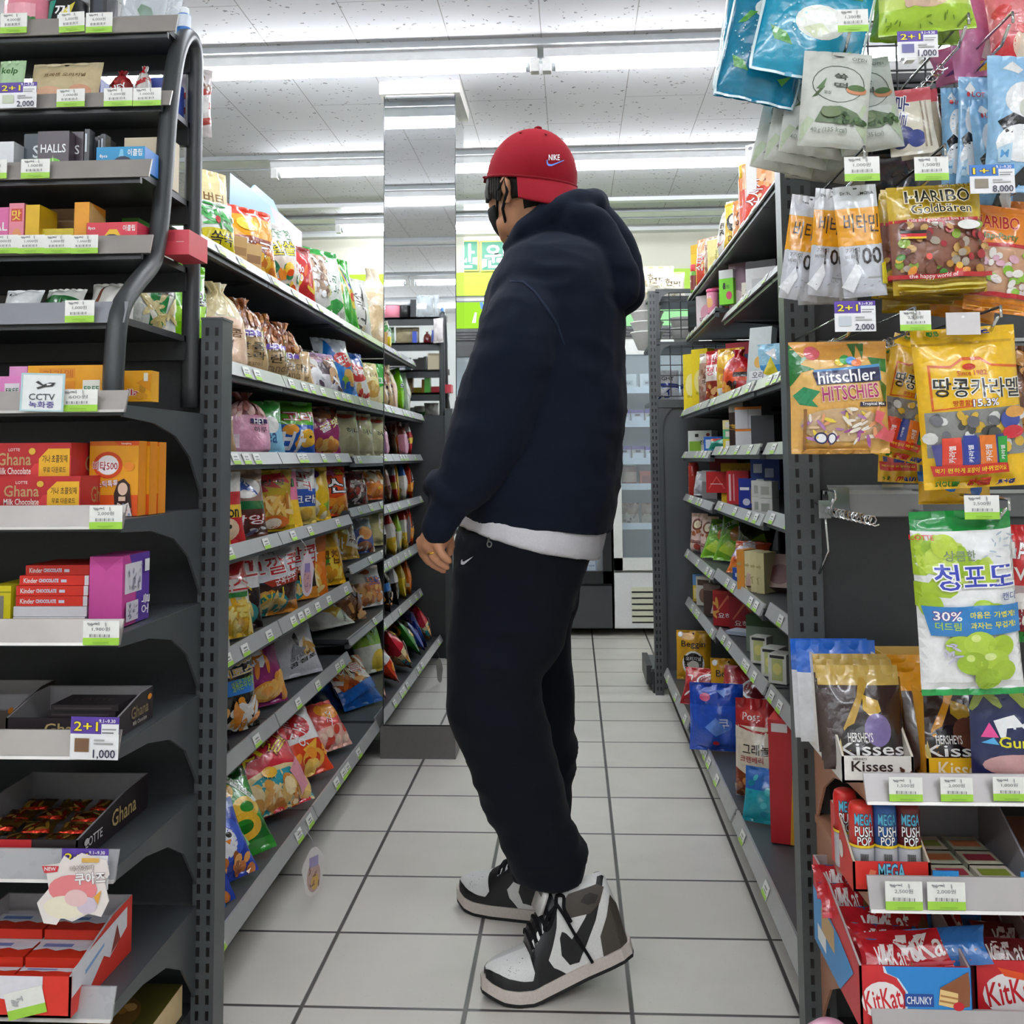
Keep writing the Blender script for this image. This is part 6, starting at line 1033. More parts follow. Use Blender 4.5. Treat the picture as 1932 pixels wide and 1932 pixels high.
# fourth row
hit='p 2f7a3a 0,.6 .1,.72 .0,.78;p 2a7a40 .0,.98 .12,.86 .22,.9 .1,.8 .24,.76 .06,.72 0,.74;p 2a8a5a .02,.52 .12,.6 .28,.56 .2,.48 .26,.42 .08,.44;p 2f7a3a .78,.86 .98,.84 .98,.72 .84,.76;p 3a6a2a .6,.98 .64,.84 .68,.98 .72,.84 .76,.98;p 4a6a2a .9,.66 .98,.6 .96,.4;e .22 .9 .08 .06 d8606a;p 4a90c8 .22,.75 .9,.8 .92,.66 .26,.62;p 23264e .21,.73 .9,.775 .91,.65 .25,.615;t4 .56 .695 .6x.11 fff hitschler;e .5 .82 .05 .035 e8d02a;e .55 .84 .05 .04 3aa04a;e .61 .83 .05 .035 3a8ad8;e .66 .81 .05 .03 e8742a;t4 .59 .55 .58x.13 a8286a/f0d0b0 HITSCHIES;r .68 .42 .96 .46 2a2440;t .82 .44 .24 fff Tropical Mix;e .5 .26 .42 .15 c8a880;k .14 .12 .86 .4 46 .06 f0e4d4,b07ab0,eed24a,e8a070,f4ece0,a8589a,e8c8a0;e .27 .15 .055 .045 f4f4f8;o .27 .15 .055 .045 .75 2a2a5a;e .38 .15 .055 .045 f4f4f8;o .38 .15 .055 .045 .75 2a2a5a;p d8606a .82,.38 .9,.36 .86,.28 .94,.2 1,.22 .98,.1 .8,.16 .88,.24 .8,.3;r .1 .03 .8 .05 c8903a;r .12 .05 .15 .4 8a5a2a'
hb(1582,750,180,208,1.52,.04,'f','e0ac5a:.5 e6b868:.85 dda04a',hit,'tropical print candy pouch with navy name panel, fourth row')
car='r 0 .9 1 .915 c89a1c;p d8601c .1,.5 .1,.78 .3,.77 .42,.82 .6,.82 .7,.77 .98,.75 .98,.735 .7,.755 .6,.8 .42,.8 .3,.755 .12,.765 .12,.5;p d8601c .1,.5 .5,.52 .5,.51 .1,.49;e .48 .76 .07 .02 c8301c;t .5 .72 .3 c8501c Since 1982;t-3 .55 .625 .84x.12 1c1a1a/f4f0e0 땅콩카라멜;t .4 .535 .22 c8301c 땅콩함량;t .6 .53 .24x.045 fff/3a2a6a 15.3%;p 8a8a86 .04,.2 .04,.48 .95,.5 .98,.2;b .06 .22 .95 .46 40 .06 c8c8c4,4a4a46,d8b040,6a6a70,e0e0dc;p 4a4a8a .08,.28 .75,.34 .72,.1 .12,.1;e .8 .42 .1 .06 3a4a9a;e .82 .34 .1 .04 c82a3a;e .85 .46 .1 .035 d89a4a;r .16 .14 .32 .32 d8402a;r .34 .14 .48 .33 2f3f9a;r .5 .14 .64 .33 e0762a;r .66 .14 .76 .32 2a9a3a;t90 .24 .22 .16 fff 카라멜;t90 .41 .22 .16 fff 카라멜;t90 .57 .22 .16 fff 카라멜;t90 .71 .22 .14 fff 카라멜;p c8281c .06,.155 .76,.155 .78,.1 .08,.095;t .42 .127 .64 f4e02a 먹기 편하게 포장이 바뀌었어요;t .2 .05 .2 3a8a2a 카라멜;t .5 .05 .2 c8301c 땅콩;t .76 .045 .2 2a3a8a 카라멜;t .2 .96 .16 3a8a2a 땅콩;t .62 .955 .2 3a3a8a 카라멜'
hb(1700,785,75,250,1.64,.04,'f','e6b41c',car,'yellow caramel bag farthest back, mostly covered',roll=3)
hb(1722,755,110,230,1.58,.04,'f','eab81c',car,'yellow caramel bag twisted behind the front one',roll=14)
hb(1828,768,188,295,1.50,.05,'f','f0bf1c',car,'large yellow peanut caramel bag in front, fourth row',roll=-3)
hb(1800,920,130,60,1.64,.035,'f','e0ae1c:.7 2a6ab8','b .3 .4 .9 .9 6 .1 3a7ac8,2a5aa0','yellow and blue bag end hanging lowest below the caramel bags')
hb(1925,775,60,240,1.58,.04,'f','6fae3a:.32 5a3420','b .05 .34 .98 .98 26 .2 a8743a,8a5426,c08a4a,6f3f1c','brown almond bag with green foot at the picture edge')
# grape candy and red bag
gr='p f4f5f6 0,.05 1,.05 1,.9 0,.9;b .05 .55 .3 .84 14 .13 a9c838,c2da52,8fb52a;b .3 .62 .75 .8 14 .12 b2cc44,9cbe32,c8dc6a;e .28 .82 .12 .065 b8d040;e .12 .5 .1 .07 a2c232;e .6 .48 .12 .05 a8c838;e .72 .46 .12 .05 9aba30;t .1 .865 .2 c8202a LOTTE;t .42 .77 .3 7a8a6a 상큼한;t .54 .655 .76x.14 3a46b4/fff 청포도;t .86 .545 .14 4a5a9a 캔디;p 2f7fc4 .04,.5 .96,.5 .96,.345 .1,.34;t .25 .45 .24x.05 fff/6a3a8a 30%;t .25 .395 .22 b8dc3a 더드림;t .68 .45 .46x.035 f4ec3a 마음은 가볍게!;t .68 .395 .46x.035 f4ec3a 과자는 무겁게!;e .35 .29 .14 .055 aaca3a;e .53 .3 .15 .065 b6d444;e .74 .28 .13 .06 a6c636;e .66 .2 .15 .065 b2d040;e .47 .19 .15 .065 9cbe30;e .6 .11 .13 .055 94b62c;e .76 .15 .12 .055 a4c434;e .5 .33 .05 .02 dcec8a;e .63 .23 .05 .02 e0f09a;e .44 .22 .04 .02 d0e47a;k .2 .2 .34 .3 10 .04 c8c4dc;k .6 .75 .95 .88 14 .03 aab4c0'
hb(1822,1135,180,330,1.50,.05,'f','1f9a48:.045 f2f3f4:.905 118a3a',gr,'white and green grape candy bag hanging alone, fifth row',roll=-2)
hb(1925,1100,60,210,1.60,.04,'f','2a8a3a:.12 b8a0a0:.5 c8242a','t .3 .8 .8x.14 fff/a01a1e HA;t .5 .6 .6 f4f0ea W;e .4 .3 .5 .14 f2ece8;e .4 .2 .5 .1 8a2a34','red topped gummy bag at the picture edge, fifth row')
for x,i,s in ((.40,1,0),(.56,1,1),(.41,2,0),(.52,2,0),(.66,2,1),(.39,3,1),(.47,3,1),(.585,3,0),(.62,1,0),(.58,4,0)): hook(x,HZ[i],1.47 if i!=4 else 1.46,s)
hook(.435,HZ[4],1.80,True)
m_=MB().box(0,.16,-.001,.001,-.045,.008,'e8ecee','clear').box(0,.035,-.006,-.001,-.045,.004,'b8bcc0','chrome').box(.09,.125,-.012,-.002,.004,.009,'e8eaec','chrome')
reg(m_.build('hook_plate',None,(.435,1.845,.968)),'clear acrylic plate with chrome clip on the empty hook bar','hook plate')
m_=MB().tube([(0,0,.06),(.008,-.03,.05),(.012,-.03,-.02),(0,-.01,-.06)],.0022,'d0d4d6','chrome',6).box(-.004,.016,-.04,-.036,.035,.065,'c8ccce','chrome'); reg(m_.build('wire_bracket',None,(.414,1.8495,.885)),'bent chrome wire bracket hanging on the right slotted post','bracket')
for r,p,t,k in (((1577,26,1636,66),'1,200','hanging over the front blue mint bag',None),((1592,297,1660,341),'1,000','hanging under the rice cake pouches',None),((1724,297,1790,340),'1,500','hanging under the blueberry pouch',None),((1697,592,1757,629),'2,500','hanging above the yellow caramel bags',None),((1828,936,1896,981),'2,500','above the grape candy bag',None)):
    ptag(r,p,'white and green hook tag %s won %s'%(p,t),L=1.462)
ptag((1692,60,1770,108),'1,000','purple two plus one card hanging under the lime green bag','promo_card',1.463,(*pv,'6a6aa0'))
ptag((1571,573,1650,629),'2,000','purple two plus one card below the silver vitamin pouches','promo_card',1.463,(*pv,'c8d0d8'))
ptag((1828,312,1915,364),'8,000','blue topped one plus one card before the milk candy bags','promo_card',1.463,('3a7ac8','1+1','8a8070'))
a_,b_=U(1784,590,y=1.463),U(1850,631,y=1.463); reg(carton(b_.x-a_.x,a_.z-b_.z,.002,'d8d4d4','e .5 .8 .05 .06 f8f8f8').build('blank_tag',None,((a_.x+b_.x)/2,1.463,b_.z)),'blank pale hook tag over the large yellow caramel bag','price tag')
# ---- shelves ----
for r,p,t in (((1676,1466,1741,1512),'1,500','below the white chocolate drop tray'),((1773,1466,1836,1512),'2,000','below the yellow chocolate drop tray'),((1872,1465,1936,1511),'1,000','below the navy gummy pouch'),((1669,1662,1741,1717),'2,500','below the red push sweet tray'),((1748,1663,1822,1717),'2,000','below the blue display tray')):
    ptag(r,p,'white and green rail tag %s won %s'%(p,t))
z=.5675
def tr(pl,pr,Y,z,front,d,h,back,col,inn,ops,side,label):
    a,b_=U(pl,1450,y=Y),U(pr,1450,y=Y); w=b_.x-a.x
    return reg(tray(w,h,d,front,col,inn,ops,side,back=back).build('display_tray',None,((a.x+b_.x)/2,Y+d/2,z)),label,'tray','display trays on the right end shelves'),(a.x+b_.x)/2,w
_,xw,ww=tr(1589,1724,1.55,z,.036,.26,.13,.15,'ece8e2','d8d0c4','t .42 .62 .58x.4 2a1c1a Kisses;t .25 .9 .2 4a3a34 HERSHEYS;r .35 .04 .74 .24 3a90d8;b .78 .2 .97 .6 8 .03 4a2a20,e8d8c8','','white chocolate drop tray with dark lettering')
_,xy,wy=tr(1752,1897,1.55,z,.03,.26,.12,.14,'e6b01c','d8b060','t .45 .5 .6x.7 f0e0c0 Kisses;r .0 .0 1 .1 d09a18','r 0 0 1 1 d8981c','yellow chocolate drop tray')
kis='p b8923a .3,.18 .25,.4 .44,.7 .5,.88 .56,.88 .6,.82 .5,.66 .36,.4 .38,.2;e .56 .3 .34 .17 1c1416;p c8a02a .52,.72 .7,.66 .72,.56 .6,.5 .5,.58;e .66 .38 .16 .16 7a6aa0;t .56 .2 .8x.12 f4f2f0 Kisses;t .44 .31 .3x.09 f0ece8 HERSHEYS;t .5 .09 .3 b89a4a 크리미;p d8c878 .14,.1 .2,.3 .24,.08'
kis2=kis.replace('b8923a','e8a01c').replace('7a6aa0','6a4030')
kg='chocolate drop pouches'
for i,(dy,w_,t) in enumerate(((.08,.115,'rear'),(.045,.115,'middle'),(.0,.118,'front'))):
    SEED[0]+=1; reg(bag(w_,.135+.012*i if 0 else .145,.032,'d','33211f:.8 c2a252',kis,SEED[0],nu=22,nv=26).build('chocolate_pouch',None,(xw+.004-.006*i,1.585+dy,z+.008),0,12),'brown chocolate drop pouch with gold top in the white tray, '+t+' one','chocolate',kg)
for i in range(2):
    SEED[0]+=1; reg(bag(.125,.155,.03,'d','dfe0e4:.7 2a6ad0','k .1 .1 .9 .6 6 .1 b8bcc8',SEED[0]).build('chocolate_pouch',None,(xw-.008,1.735+.03*i,z+.006),0,8),'white pouch with bright blue top in the white tray, %s one'%('front','rear')[i],'chocolate',kg)
for i,(dy,t) in enumerate(((.14,'rear'),(.07,'middle'),(.0,'front'))):
    SEED[0]+=1; reg(bag(.125,.135,.035,'d','3a2622:.82 e0981c',kis2,SEED[0],nu=22,nv=26).build('chocolate_pouch',None,(xy-.006,1.585+dy,z+.008),0,14),'brown chocolate drop pouch with orange top in the yellow tray, '+t+' one','chocolate',kg)
hb(1915,1392,150,160,1.53,.04,'d','1c2450','e .5 .2 .4 .12 c89a9a;p f4f4f6 .25,.68 .5,.74 .6,.62 .4,.6 .38,.5 .32,.5;t .5 .64 .4x.1 f4f6fa Tro;t .5 .45 .4x.12 e8e02a Gum;p e8509a .1,.5 .2,.66 .3,.5;p 5ab0e8 .1,.44 .24,.5 .3,.42;k .1 .9 .9 .98 4 .2 8a9a3a','navy blue gummy pouch with yellow lettering at the picture edge',group=None)
z=.4265
_,xm,wm=tr(1610,1757,1.512,z,.04,.16,.06,.085,'d8342c','c8bca8','t .5 .68 .34x.5 7ad0e8/2a4a7a MEGA;t .5 .16 .34x.4 fff/222 PUSH;p e07a5a .16,.3 .22,.75 .3,.7 .24,.3','e .5 .6 .1 .2 e8e0d8','red push sweet tray')
pp=0
for px,Y,c,t in ((1597,1.615,'d02a2a','red push sweet tube at the back left of the red tray'),(1626,1.56,'dd3a30','red push sweet tube in the front row'),(1670,1.56,'3a6ab8','blue push sweet tube in the front row'),(1714,1.56,'7a2a30','maroon push sweet tube in the front row'),(1700,1.615,'5a2026','maroon push sweet tube at the back of the red tray')):
    a_=U(px,1600,y=Y); e=empty('push_sweet',(a_.x,Y,z+.0035),t,'sweet','push sweet tubes')
    cylpack(.0165,.05,'b8bac0',';'.join('r %.3f .15 %.3f .85 444'%(.44+.012*i,.446+.012*i+(.003 if i%2 else 0)) for i in range(9))).build('body',e)
    cylpack(.0168,.058,c,'t .5 .66 .24x.26 5ac0e0/2a4a6a MEGA;t .5 .38 .24x.24 fff/222 PUSH;t .5 .16 .18x.2 fff/222 POP;r 0 0 1 .06 e8c82a',prof=[(.0168,0),(.0168,.05),(.0150,.056),(.012,.058)]).build('cap',e,(0,0,.0502))
a_=U(1757,1640,y=1.512); mm=tray(.145,.03,.22,.012,'2a86c8','9a9aa0','','',back=.085)
mm.box(-.0725,-.038,-.112,-.109,0,.036,'2a86c8','card').box(.044,.0725,-.112,-.109,0,.036,'2a86c8','card')
decal(mm,lambda u,v:np.stack([-.0725+.0345*np.asarray(u),-.1122+0*np.asarray(u),.036*np.asarray(v)],-1),.0345,.036,'p dfe6f4 .2,.35 .4,.85 .5,.6 .6,.85 .8,.35;e .5 .6 .12 .12 2a4a8a;t .5 .2 .8 f0f4fa MORINAGA',1,mat='card',smooth=False)
reg(mm.build('display_tray',None,(a_.x+.0745,1.624,z)),'blue open display tray with raised corner flaps','tray')
for i in range(6): put(carton(.05,.012,.06,('c8c8b0','d8d2c0','b8c0a8')[i%3],'','','r .1 .3 .9 .7 %s'%('a83a4a','8a9a3a','c87a4a')[i%3]).build('sweet_packet'),a_.x+.045+.058*(i%2),1.565+.055*(i//2),z+.0035,'flat pastel sweet packet in the blue tray, %s row, %s'%(('front','middle','rear')[i//2],('left','right')[i%2]),'sweet',0,'sweet packets in the blue tray')
z=.2525
kk='p 2a86d0 .22,1 1,1 1,0 .4,0 .42,.6 .34,.82 .24,.9;p d8e8f4 .21,1 .225,1 .25,.89 .35,.81 .43,.6 .41,0 .39,0 .41,.6 .33,.82 .22,.9;e .2 .46 .19 .3 f4eeee;t10 .2 .48 .34x.34 c81e28 KitKat;r .4 .38 .66 .58 1f4a9a;t .53 .48 .23x.12 f4f6fa CHUNKY;p 8a5230 .7,.42 .72,.68 .98,.94 .99,.7 .98,.4 .9,.36;p e8c88a .7,.42 .72,.66 .88,.6 .87,.36;p b07a42 .72,.58 .88,.53 .88,.5 .72,.55;p b07a42 .71,.5 .88,.45 .88,.42 .71,.47;e .88 .4 .05 .07 c81e28'
_,xc,wc=tr(1628,1834,1.512,z,.083,.27,.12,.13,'cf2a30','b8a8a8',kk,'p 3a90d0 0,0 .6,0 .9,.5 .6,.62 0,.7;r .2 .3 .5 .6 c8a06a;r .1 .1 .3 .3 f0f0f0','red and blue wafer bar carton in the bottom right corner')
_,xr_,wr=tr(1838,1980,1.512,z,.08,.26,.11,.12,'c8242c','a89898','e .5 .45 .4 .36 f4eeee;t10 .5 .5 .7x.4 c81e28 KitKat;p e0501c .3,.9 1,.7 1,.6 .4,.75','','plain red wafer bar carton at the picture edge')
kb='r 0 0 1 1 b81e28;p f0e4e4 .3,.2 .34,.85 .42,.85 .4,.5 .5,.85 .56,.85 .46,.5 .54,.2 .48,.2 .42,.45 .38,.2;t8 .5 .5 .5x.66 f4eeee KitKat;p 8a5a38 .78,.2 .9,.8 .98,.4;r 0 0 1 .14 d8606a;p 2a6ab0 .96,0 1,0 1,1 .94,1'
for i,(px,py,wp,Y,yw,ro,t) in enumerate(((1582,1672,90,1.72,4,2,'rearmost at the left'),(1596,1702,95,1.68,6,3,'second row left'),(1690,1722,190,1.70,-4,2,'long one at the back'),(1672,1748,180,1.64,5,2,'in the middle'),(1790,1752,110,1.67,-6,3,'right behind the top one'),(1665,1782,130,1.60,3,4,'front left under the top one'),(1735,1792,235,1.565,-10,-9,'lying crosswise on top'),(1680,1812,110,1.56,2,2,'lowest in front'))):
    SEED[0]+=1; C=U(px,py,y=Y); o=bag(wp*Y/FP,.05,.016,'p','a81c26:.9 2a5a9a',kb if i%2 else kb.replace(' .96,0 1,0 1,1 .94,1',' .72,0 1,0 1,1 .66,1'),SEED[0],nu=14,nv=10).build('wafer_bar',None,C-Vector((0,.015,.018))); o.rotation_euler=(math.radians(-38),math.radians(ro),math.radians(yw)); reg(o,'red wrapped wafer bar in the two coloured carton, '+t,'chocolate bar','wafer bars in the red and blue carton')
for i in range(3):
    SEED[0]+=1; C=U(1895+10*i,1800-28*i,y=1.58+.06*i); o=bag(.11,.045,.016,'p','5a1c20',kb.replace('b81e28','6a1c22'),SEED[0],nu=12,nv=8).build('wafer_bar',None,C-Vector((0,.015,.018))); o.rotation_euler=(math.radians(-40),math.radians(4),math.radians(5-6*i)); reg(o,'dark red wafer bar in the plain red carton, %s one'%('front','middle','rear')[i],'chocolate bar','wafer bars in the plain red carton')
a_=U(1572,1925,y=1.56); e=empty('toy_capsule',(a_.x,1.585,.0905),'pink and white toy capsule on the floor shelf in the bottom right corner','toy')
MB().lathe([(.012,0),(.03,.02),(.042,.05),(.044,.075),(.0445,.08)],'f2e4e6','plastic',20).build('base',e); MB().lathe([(.0445,.0805),(.043,.1),(.036,.12),(.02,.133),(.004,.137)],'e8a8c0','plastic',20).build('lid',e)
# ================= the person =================
def blob(bm,p0,r0,p1=None,r1=None,sc=None,n=16):
    "ball or tapered capsule"
    p0=Vector(p0)
    if p1 is None:
        m=Matrix.Translation(p0)@(sc if sc is not None else Matrix.Identity(4))@Matrix.Diagonal((r0,r0,r0,1)); bmesh.ops.create_uvsphere(bm,u_segments=n,v_segments=n//2+2,radius=1,matrix=m); return
    p1=Vector(p1); L=(p1-p0).length; k=max(2,int(L/(.35*min(r0,r1)))+1)
    d=(p1-p0).normalized(); q=d.to_track_quat('Z','Y').to_matrix().to_4x4()
    vs=[]
    def ring(c,r): return [bm.verts.new(c+q.to_3x3()@Vector((r*math.cos(6.28318*i/n),r*math.sin(6.28318*i/n),0))) for i in range(n)]
    rows=[]
    for i in range(1,6): a=-math.pi/2+math.pi/2*i/6; rows.append(ring(p0+d*r0*math.sin(a),r0*math.cos(a)))
    rows+=[ring(p0,r0),ring(p1,r1)]
    for i in range(1,6): a=math.pi/2*i/6; rows.append(ring(p1+d*r1*math.sin(a),r1*math.cos(a)))
    for a,b_ in zip(rows,rows[1:]):
        for i in range(n): bm.faces.new((a[i],a[(i+1)%n],b_[(i+1)%n],b_[i]))
    bm.faces.new(rows[0][::-1]); bm.faces.new(rows[-1])
def chain(bm,pts):
    for (a,ra),(b_,rb) in zip(pts,pts[1:]): blob(bm,a,ra,b_,rb)
def loftbm(bm,secs):
    rows=[[bm.verts.new(p) for p in s] for s in secs]; n=len(rows[0])
    for a,b_ in zip(rows,rows[1:]):
        for i in range(n): bm.faces.new((a[i],a[(i+1)%n],b_[(i+1)%n],b_[i]))
    bm.faces.new(rows[0][::-1]); bm.faces.new(rows[-1])
def sec(py,l,r,Y,ry,tilt=0,n=28,p=2.3):
    "closed cross-section whose sides meet the photo columns l and r at depth Y"
    A,B=U(l,py-tilt,y=Y),U(r,py+tilt,y=Y); out=[]
    for i in range(n):
        t=2*math.pi*i/n; c,s=math.cos(t),math.sin(t); c=math.copysign(abs(c)**(2/p),c); s=math.copysign(abs(s)**(2/p),s)
        q=A.lerp(B,.5+.5*c); out.append(Vector((q.x,Y+ry*s,q.z)))
    return out
def organic(name,bm,vox,smooth,col,mat,parent,fold=0,fs=9.,seed=0,zfun=None,adapt=None):
    me=bpy.data.meshes.new(name); bmesh.ops.recalc_face_normals(bm,faces=bm.faces); bm.to_mesh(me); bm.free()
    o=bpy.data.objects.new(name,me); COL.objects.link(o)
    m=o.modifiers.new('r','REMESH'); m.mode='VOXEL'; m.voxel_size=vox
    if smooth: s=o.modifiers.new('s','SMOOTH'); s.iterations=smooth; s.factor=.5
    dg=bpy.context.evaluated_depsgraph_get(); ev=o.evaluated_get(dg); me2=bpy.data.meshes.new_from_object(ev); o.modifiers.clear(); o.data=me2
    if fold:
        co=[v.co.copy() for v in me2.vertices]; no=[v.normal.copy() for v in me2.vertices]
        for v,c,n_ in zip(me2.vertices,co,no):
            a=zfun(c) if zfun else 1.
            q=Vector((c.x*fs*.8,c.y*fs*.8,c.z*fs*1.5)); w=noise.noise(q+Vector((seed,0,0))); w2=1-abs(noise.noise(q*1.7+Vector((0,seed,3))))*2
            v.co=c+n_*fold*a*(w*.8+w2*.45)
    for p in me2.polygons: p.use_smooth=True
    me2.materials.clear(); me2.materials.append(M[mat]); at=me2.color_attributes.new('Col','FLOAT_COLOR','CORNER'); c=(*hx(col),1.)
    at.data.foreach_set('color',np.tile(np.array(c,dtype=np.float32),len(me2.loops))); o.parent=parent; return o
PY=2.27; mpp=PY/FP
Q=lambda px,py,Y=PY:U(px,py,y=Y)
# --- body: head, neck, arms, hands, trunk and legs in one surface ---
bm=bmesh.new(); hf=Vector((-.74,.67,0)).normalized(); hl=Vector((0,0,1)).cross(hf); hu=Vector((0,0,1)); HC=Q(1003,352,2.26)
HM=Matrix(((hf.x,hl.x,0,0),(hf.y,hl.y,0,0),(0,0,1,0),(0,0,0,1)))
hp=lambda f,l,u:HC+hf*f+hl*l+hu*u
blob(bm,HC+hu*.01,1,sc=HM@Matrix.Diagonal((.094,.077,.1,1)),n=24)
blob(bm,hp(.025,0,-.055),1,sc=HM@Matrix.Diagonal((.066,.064,.075,1)),n=20)
blob(bm,hp(.06,0,-.098),.026); blob(bm,hp(.035,.035,-.08),.03,hp(.06,.012,-.1),.022); blob(bm,hp(.035,-.035,-.08),.03,hp(.06,-.012,-.1),.022)
blob(bm,hp(.088,0,-.012),.009,hp(.104,0,-.042),.013); blob(bm,hp(.098,.011,-.045),.008); blob(bm,hp(.098,-.011,-.045),.008)
blob(bm,hp(.083,.018,-.068),.008,hp(.09,0,-.07),.009); blob(bm,hp(.083,-.018,-.068),.008,hp(.09,0,-.07),.009)
for s in (-1,1):
    blob(bm,hp(.07,s*.033,-.03),.024); blob(bm,hp(.082,s*.03,.012),.012,hp(.07,s*.052,.008),.012)
    e=[hp(-.004,s*.076,-.047),hp(-.01,s*.083,-.026),hp(-.013,s*.088,-.006),hp(-.004,s*.088,.003),hp(.008,s*.082,-.002),hp(.006,s*.078,-.026)]
    chain(bm,[(p,.0055) for p in e]); blob(bm,hp(0,s*.077,-.014),.012); blob(bm,hp(.001,s*.077,-.046),.007)
NB_=Q(1040,470,PY)
blob(bm,hp(-.02,0,-.06),.057,NB_,.064)
chain(bm,[(NB_,.064),(Q(1050,560),.10),(Q(1040,700),.11),(Q(1010,900),.105),(Q(985,1060),.11)])
def arm(Y,dy,sg):
    W=lambda x,y,d=0:Q(x,y,Y+sg*d)
    chain(bm,[(Q(1010,560,Y+sg*.06),.058),(W(975,690),.046),(W(930,830),.042),(W(880,910),.036),(W(832,985),.026)])
    blob(bm,W(828,992),.025,W(812,1026,.01),.02); blob(bm,W(838,1000,.012),.022,W(827,1024,0),.019); blob(bm,W(822,1000,.02),.022,W(803,1026,.03),.018)
    for pts in (((800,1026,.02),(803,1050,.024),(819,1066,.026),(837,1076,.022)),((811,1030,.003),(817,1050,.0),(829,1062,.0),(843,1070,.002)),((825,1024,-.014),(831,1041,-.018),(839,1051,-.018),(848,1059,-.014)),((794,1020,.042),(797,1043,.05),(809,1060,.054),(826,1068,.05))):
        chain(bm,[(W(*p),r) for p,r in zip(pts,(.0105,.0092,.0086,.0074))])
    chain(bm,[(W(838,1002,.022),.013),(W(847,1014,.038),.0105),(W(850,1030,.05),.0095),(W(848,1044,.055),.008)])
arm(2.07,0,1); arm(2.47,0,-1)
NL=[(Q(985,1090,2.19),.085),(Q(940,1310,2.14),.062),(Q(1000,1480,2.15),.055),(Q(1045,1640,2.16),.04),(Q(1060,1690,2.158),.032)]
FL_=[(Q(1000,1090,2.36),.085),(Q(1010,1330,2.40),.06),(Q(1022,1500,2.41),.052),(Q(1012,1610,2.42),.04),(Q(1012,1650,2.425),.03)]
chain(bm,NL); chain(bm,FL_)
SK='c08a68'
PER=organic('person',bm,.0048,3,SK,'skin',None)
reg(PER,'person in a backwards red cap, navy hoodie and black sweatpants, standing sideways in the aisle','person')
# --- clothing ---
bm=bmesh.new()
loftbm(bm,[sec(*a) for a in ((432,1008,1088,2.27,.075),(458,975,1132,2.27,.125),(492,948,1160,2.27,.185),(540,926,1172,2.27,.215),(600,907,1174,2.27,.228),(680,895,1179,2.27,.23),(760,886,1180,2.27,.228),(860,880,1172,2.27,.225),(930,874,1165,2.27,.22),(958,871,1160,2.27,.212,8),(972,873,1155,2.27,.205,13),(990,875,1153,2.27,.203,15))])
for Y,s in ((2.065,1),(2.475,-1)):
    W=lambda x,y,d=0:Q(x,y,Y+s*d); k=Y/FP
    chain(bm,[(W(1012,548,.075),62*k),(W(992,600,.02),74*k),(W(966,684),79*k),(W(945,758),80*k),(W(924,815),77*k),(W(898,872),64*k),(W(868,922),47*k),(W(845,955),37*k)])
    chain(bm,[(W(845,950),34*k),(W(834,982),31*k),(W(829,994),31*k)])
    chain(bm,[(W(826,905,.03),18*k),(W(822,918,-.01),20*k),(W(838,930,-.03),19*k),(W(862,938,-.03),17*k)])
# hood: rolled rim round the neck and the bag hanging down the back
for Y in (2.165,2.375): chain(bm,[(Q(966,466,2.27+(Y-2.27)*.55),.020),(Q(992,432,Y),.023),(Q(1035,402,Y),.027),(Q(1085,384,2.27+(Y-2.27)*.9),.026),(Q(1118,382,2.27+(Y-2.27)*.45),.025)])
chain(bm,[(Q(1118,382,2.22),.024),(Q(1122,382,2.27),.026),(Q(1118,382,2.32),.024)])
for Y in (2.175,2.27,2.365):
    e=1-.25*abs(Y-2.27)/.095
    chain(bm,[(Q(1080,420,Y),.042),(Q(1118,426,Y),.05*e),(Q(1146,470,Y),.058*e),(Q(1162,515,Y),.062*e),(Q(1165,542,Y),.060*e)])
hd=organic('hoodie',bm,.0068,5,'121927','fleece',PER,.009,8.,3.)
bm=bmesh.new()
loftbm(bm,[sec(*a) for a in ((948,878,1150,2.27,.196,8),(975,874,1146,2.27,.196,14),(1000,870,1138,2.27,.196,22),(1020,868,1130,2.27,.194,33))])
organic('tee_shirt',bm,.007,2,'d9d7dc','cotton',PER,.005,12.,7.)
bm=bmesh.new()
loftbm(bm,[sec(*a) for a in ((960,882,1140,2.27,.165),(1010,864,1122,2.27,.18),(1060,856,1110,2.27,.183),(1100,852,1094,2.27,.178),(1150,860,1080,2.27,.15))])
loftbm(bm,[sec(*a) for a in ((1070,856,1100,2.19,.1),(1150,849,1082,2.17,.105),(1220,847,1062,2.155,.1),(1275,846,1022,2.145,.095),(1330,848,1020,2.14,.09),(1385,862,1036,2.14,.085),(1450,889,1052,2.145,.082),(1510,915,1067,2.15,.08),(1556,934,1078,2.15,.078),(1565,936,1088,2.15,.08),(1590,947,1093,2.15,.08),(1605,952,1102,2.15,.08),(1625,962,1101,2.155,.077),(1640,970,1104,2.155,.074,4),(1657,985,1102,2.155,.07,4))])
loftbm(bm,[sec(*a) for a in ((1070,866,1100,2.35,.1),(1200,890,1078,2.37,.1),(1300,925,1081,2.39,.09),(1400,950,1087,2.405,.085),(1500,968,1077,2.41,.08),(1580,972,1066,2.415,.075),(1645,970,1052,2.42,.068))])
pt=organic('sweatpants',bm,.0068,4,'0f131b','fleece',PER,.0095,7.,11.,zfun=lambda c:1.3 if c.z<.45 else 1.)
def wrapd(obj,name,ops,x0,y0,x1,y1,mat='print',off=.0015,L=2.):
    w,h=x1-x0,y1-y0; return raised(name,obj,obj,[(T*np.array([1,-1])+np.array([x0,y1]),c) for T,c in ops_tris(ops,w,h,1)],mat,off,L)
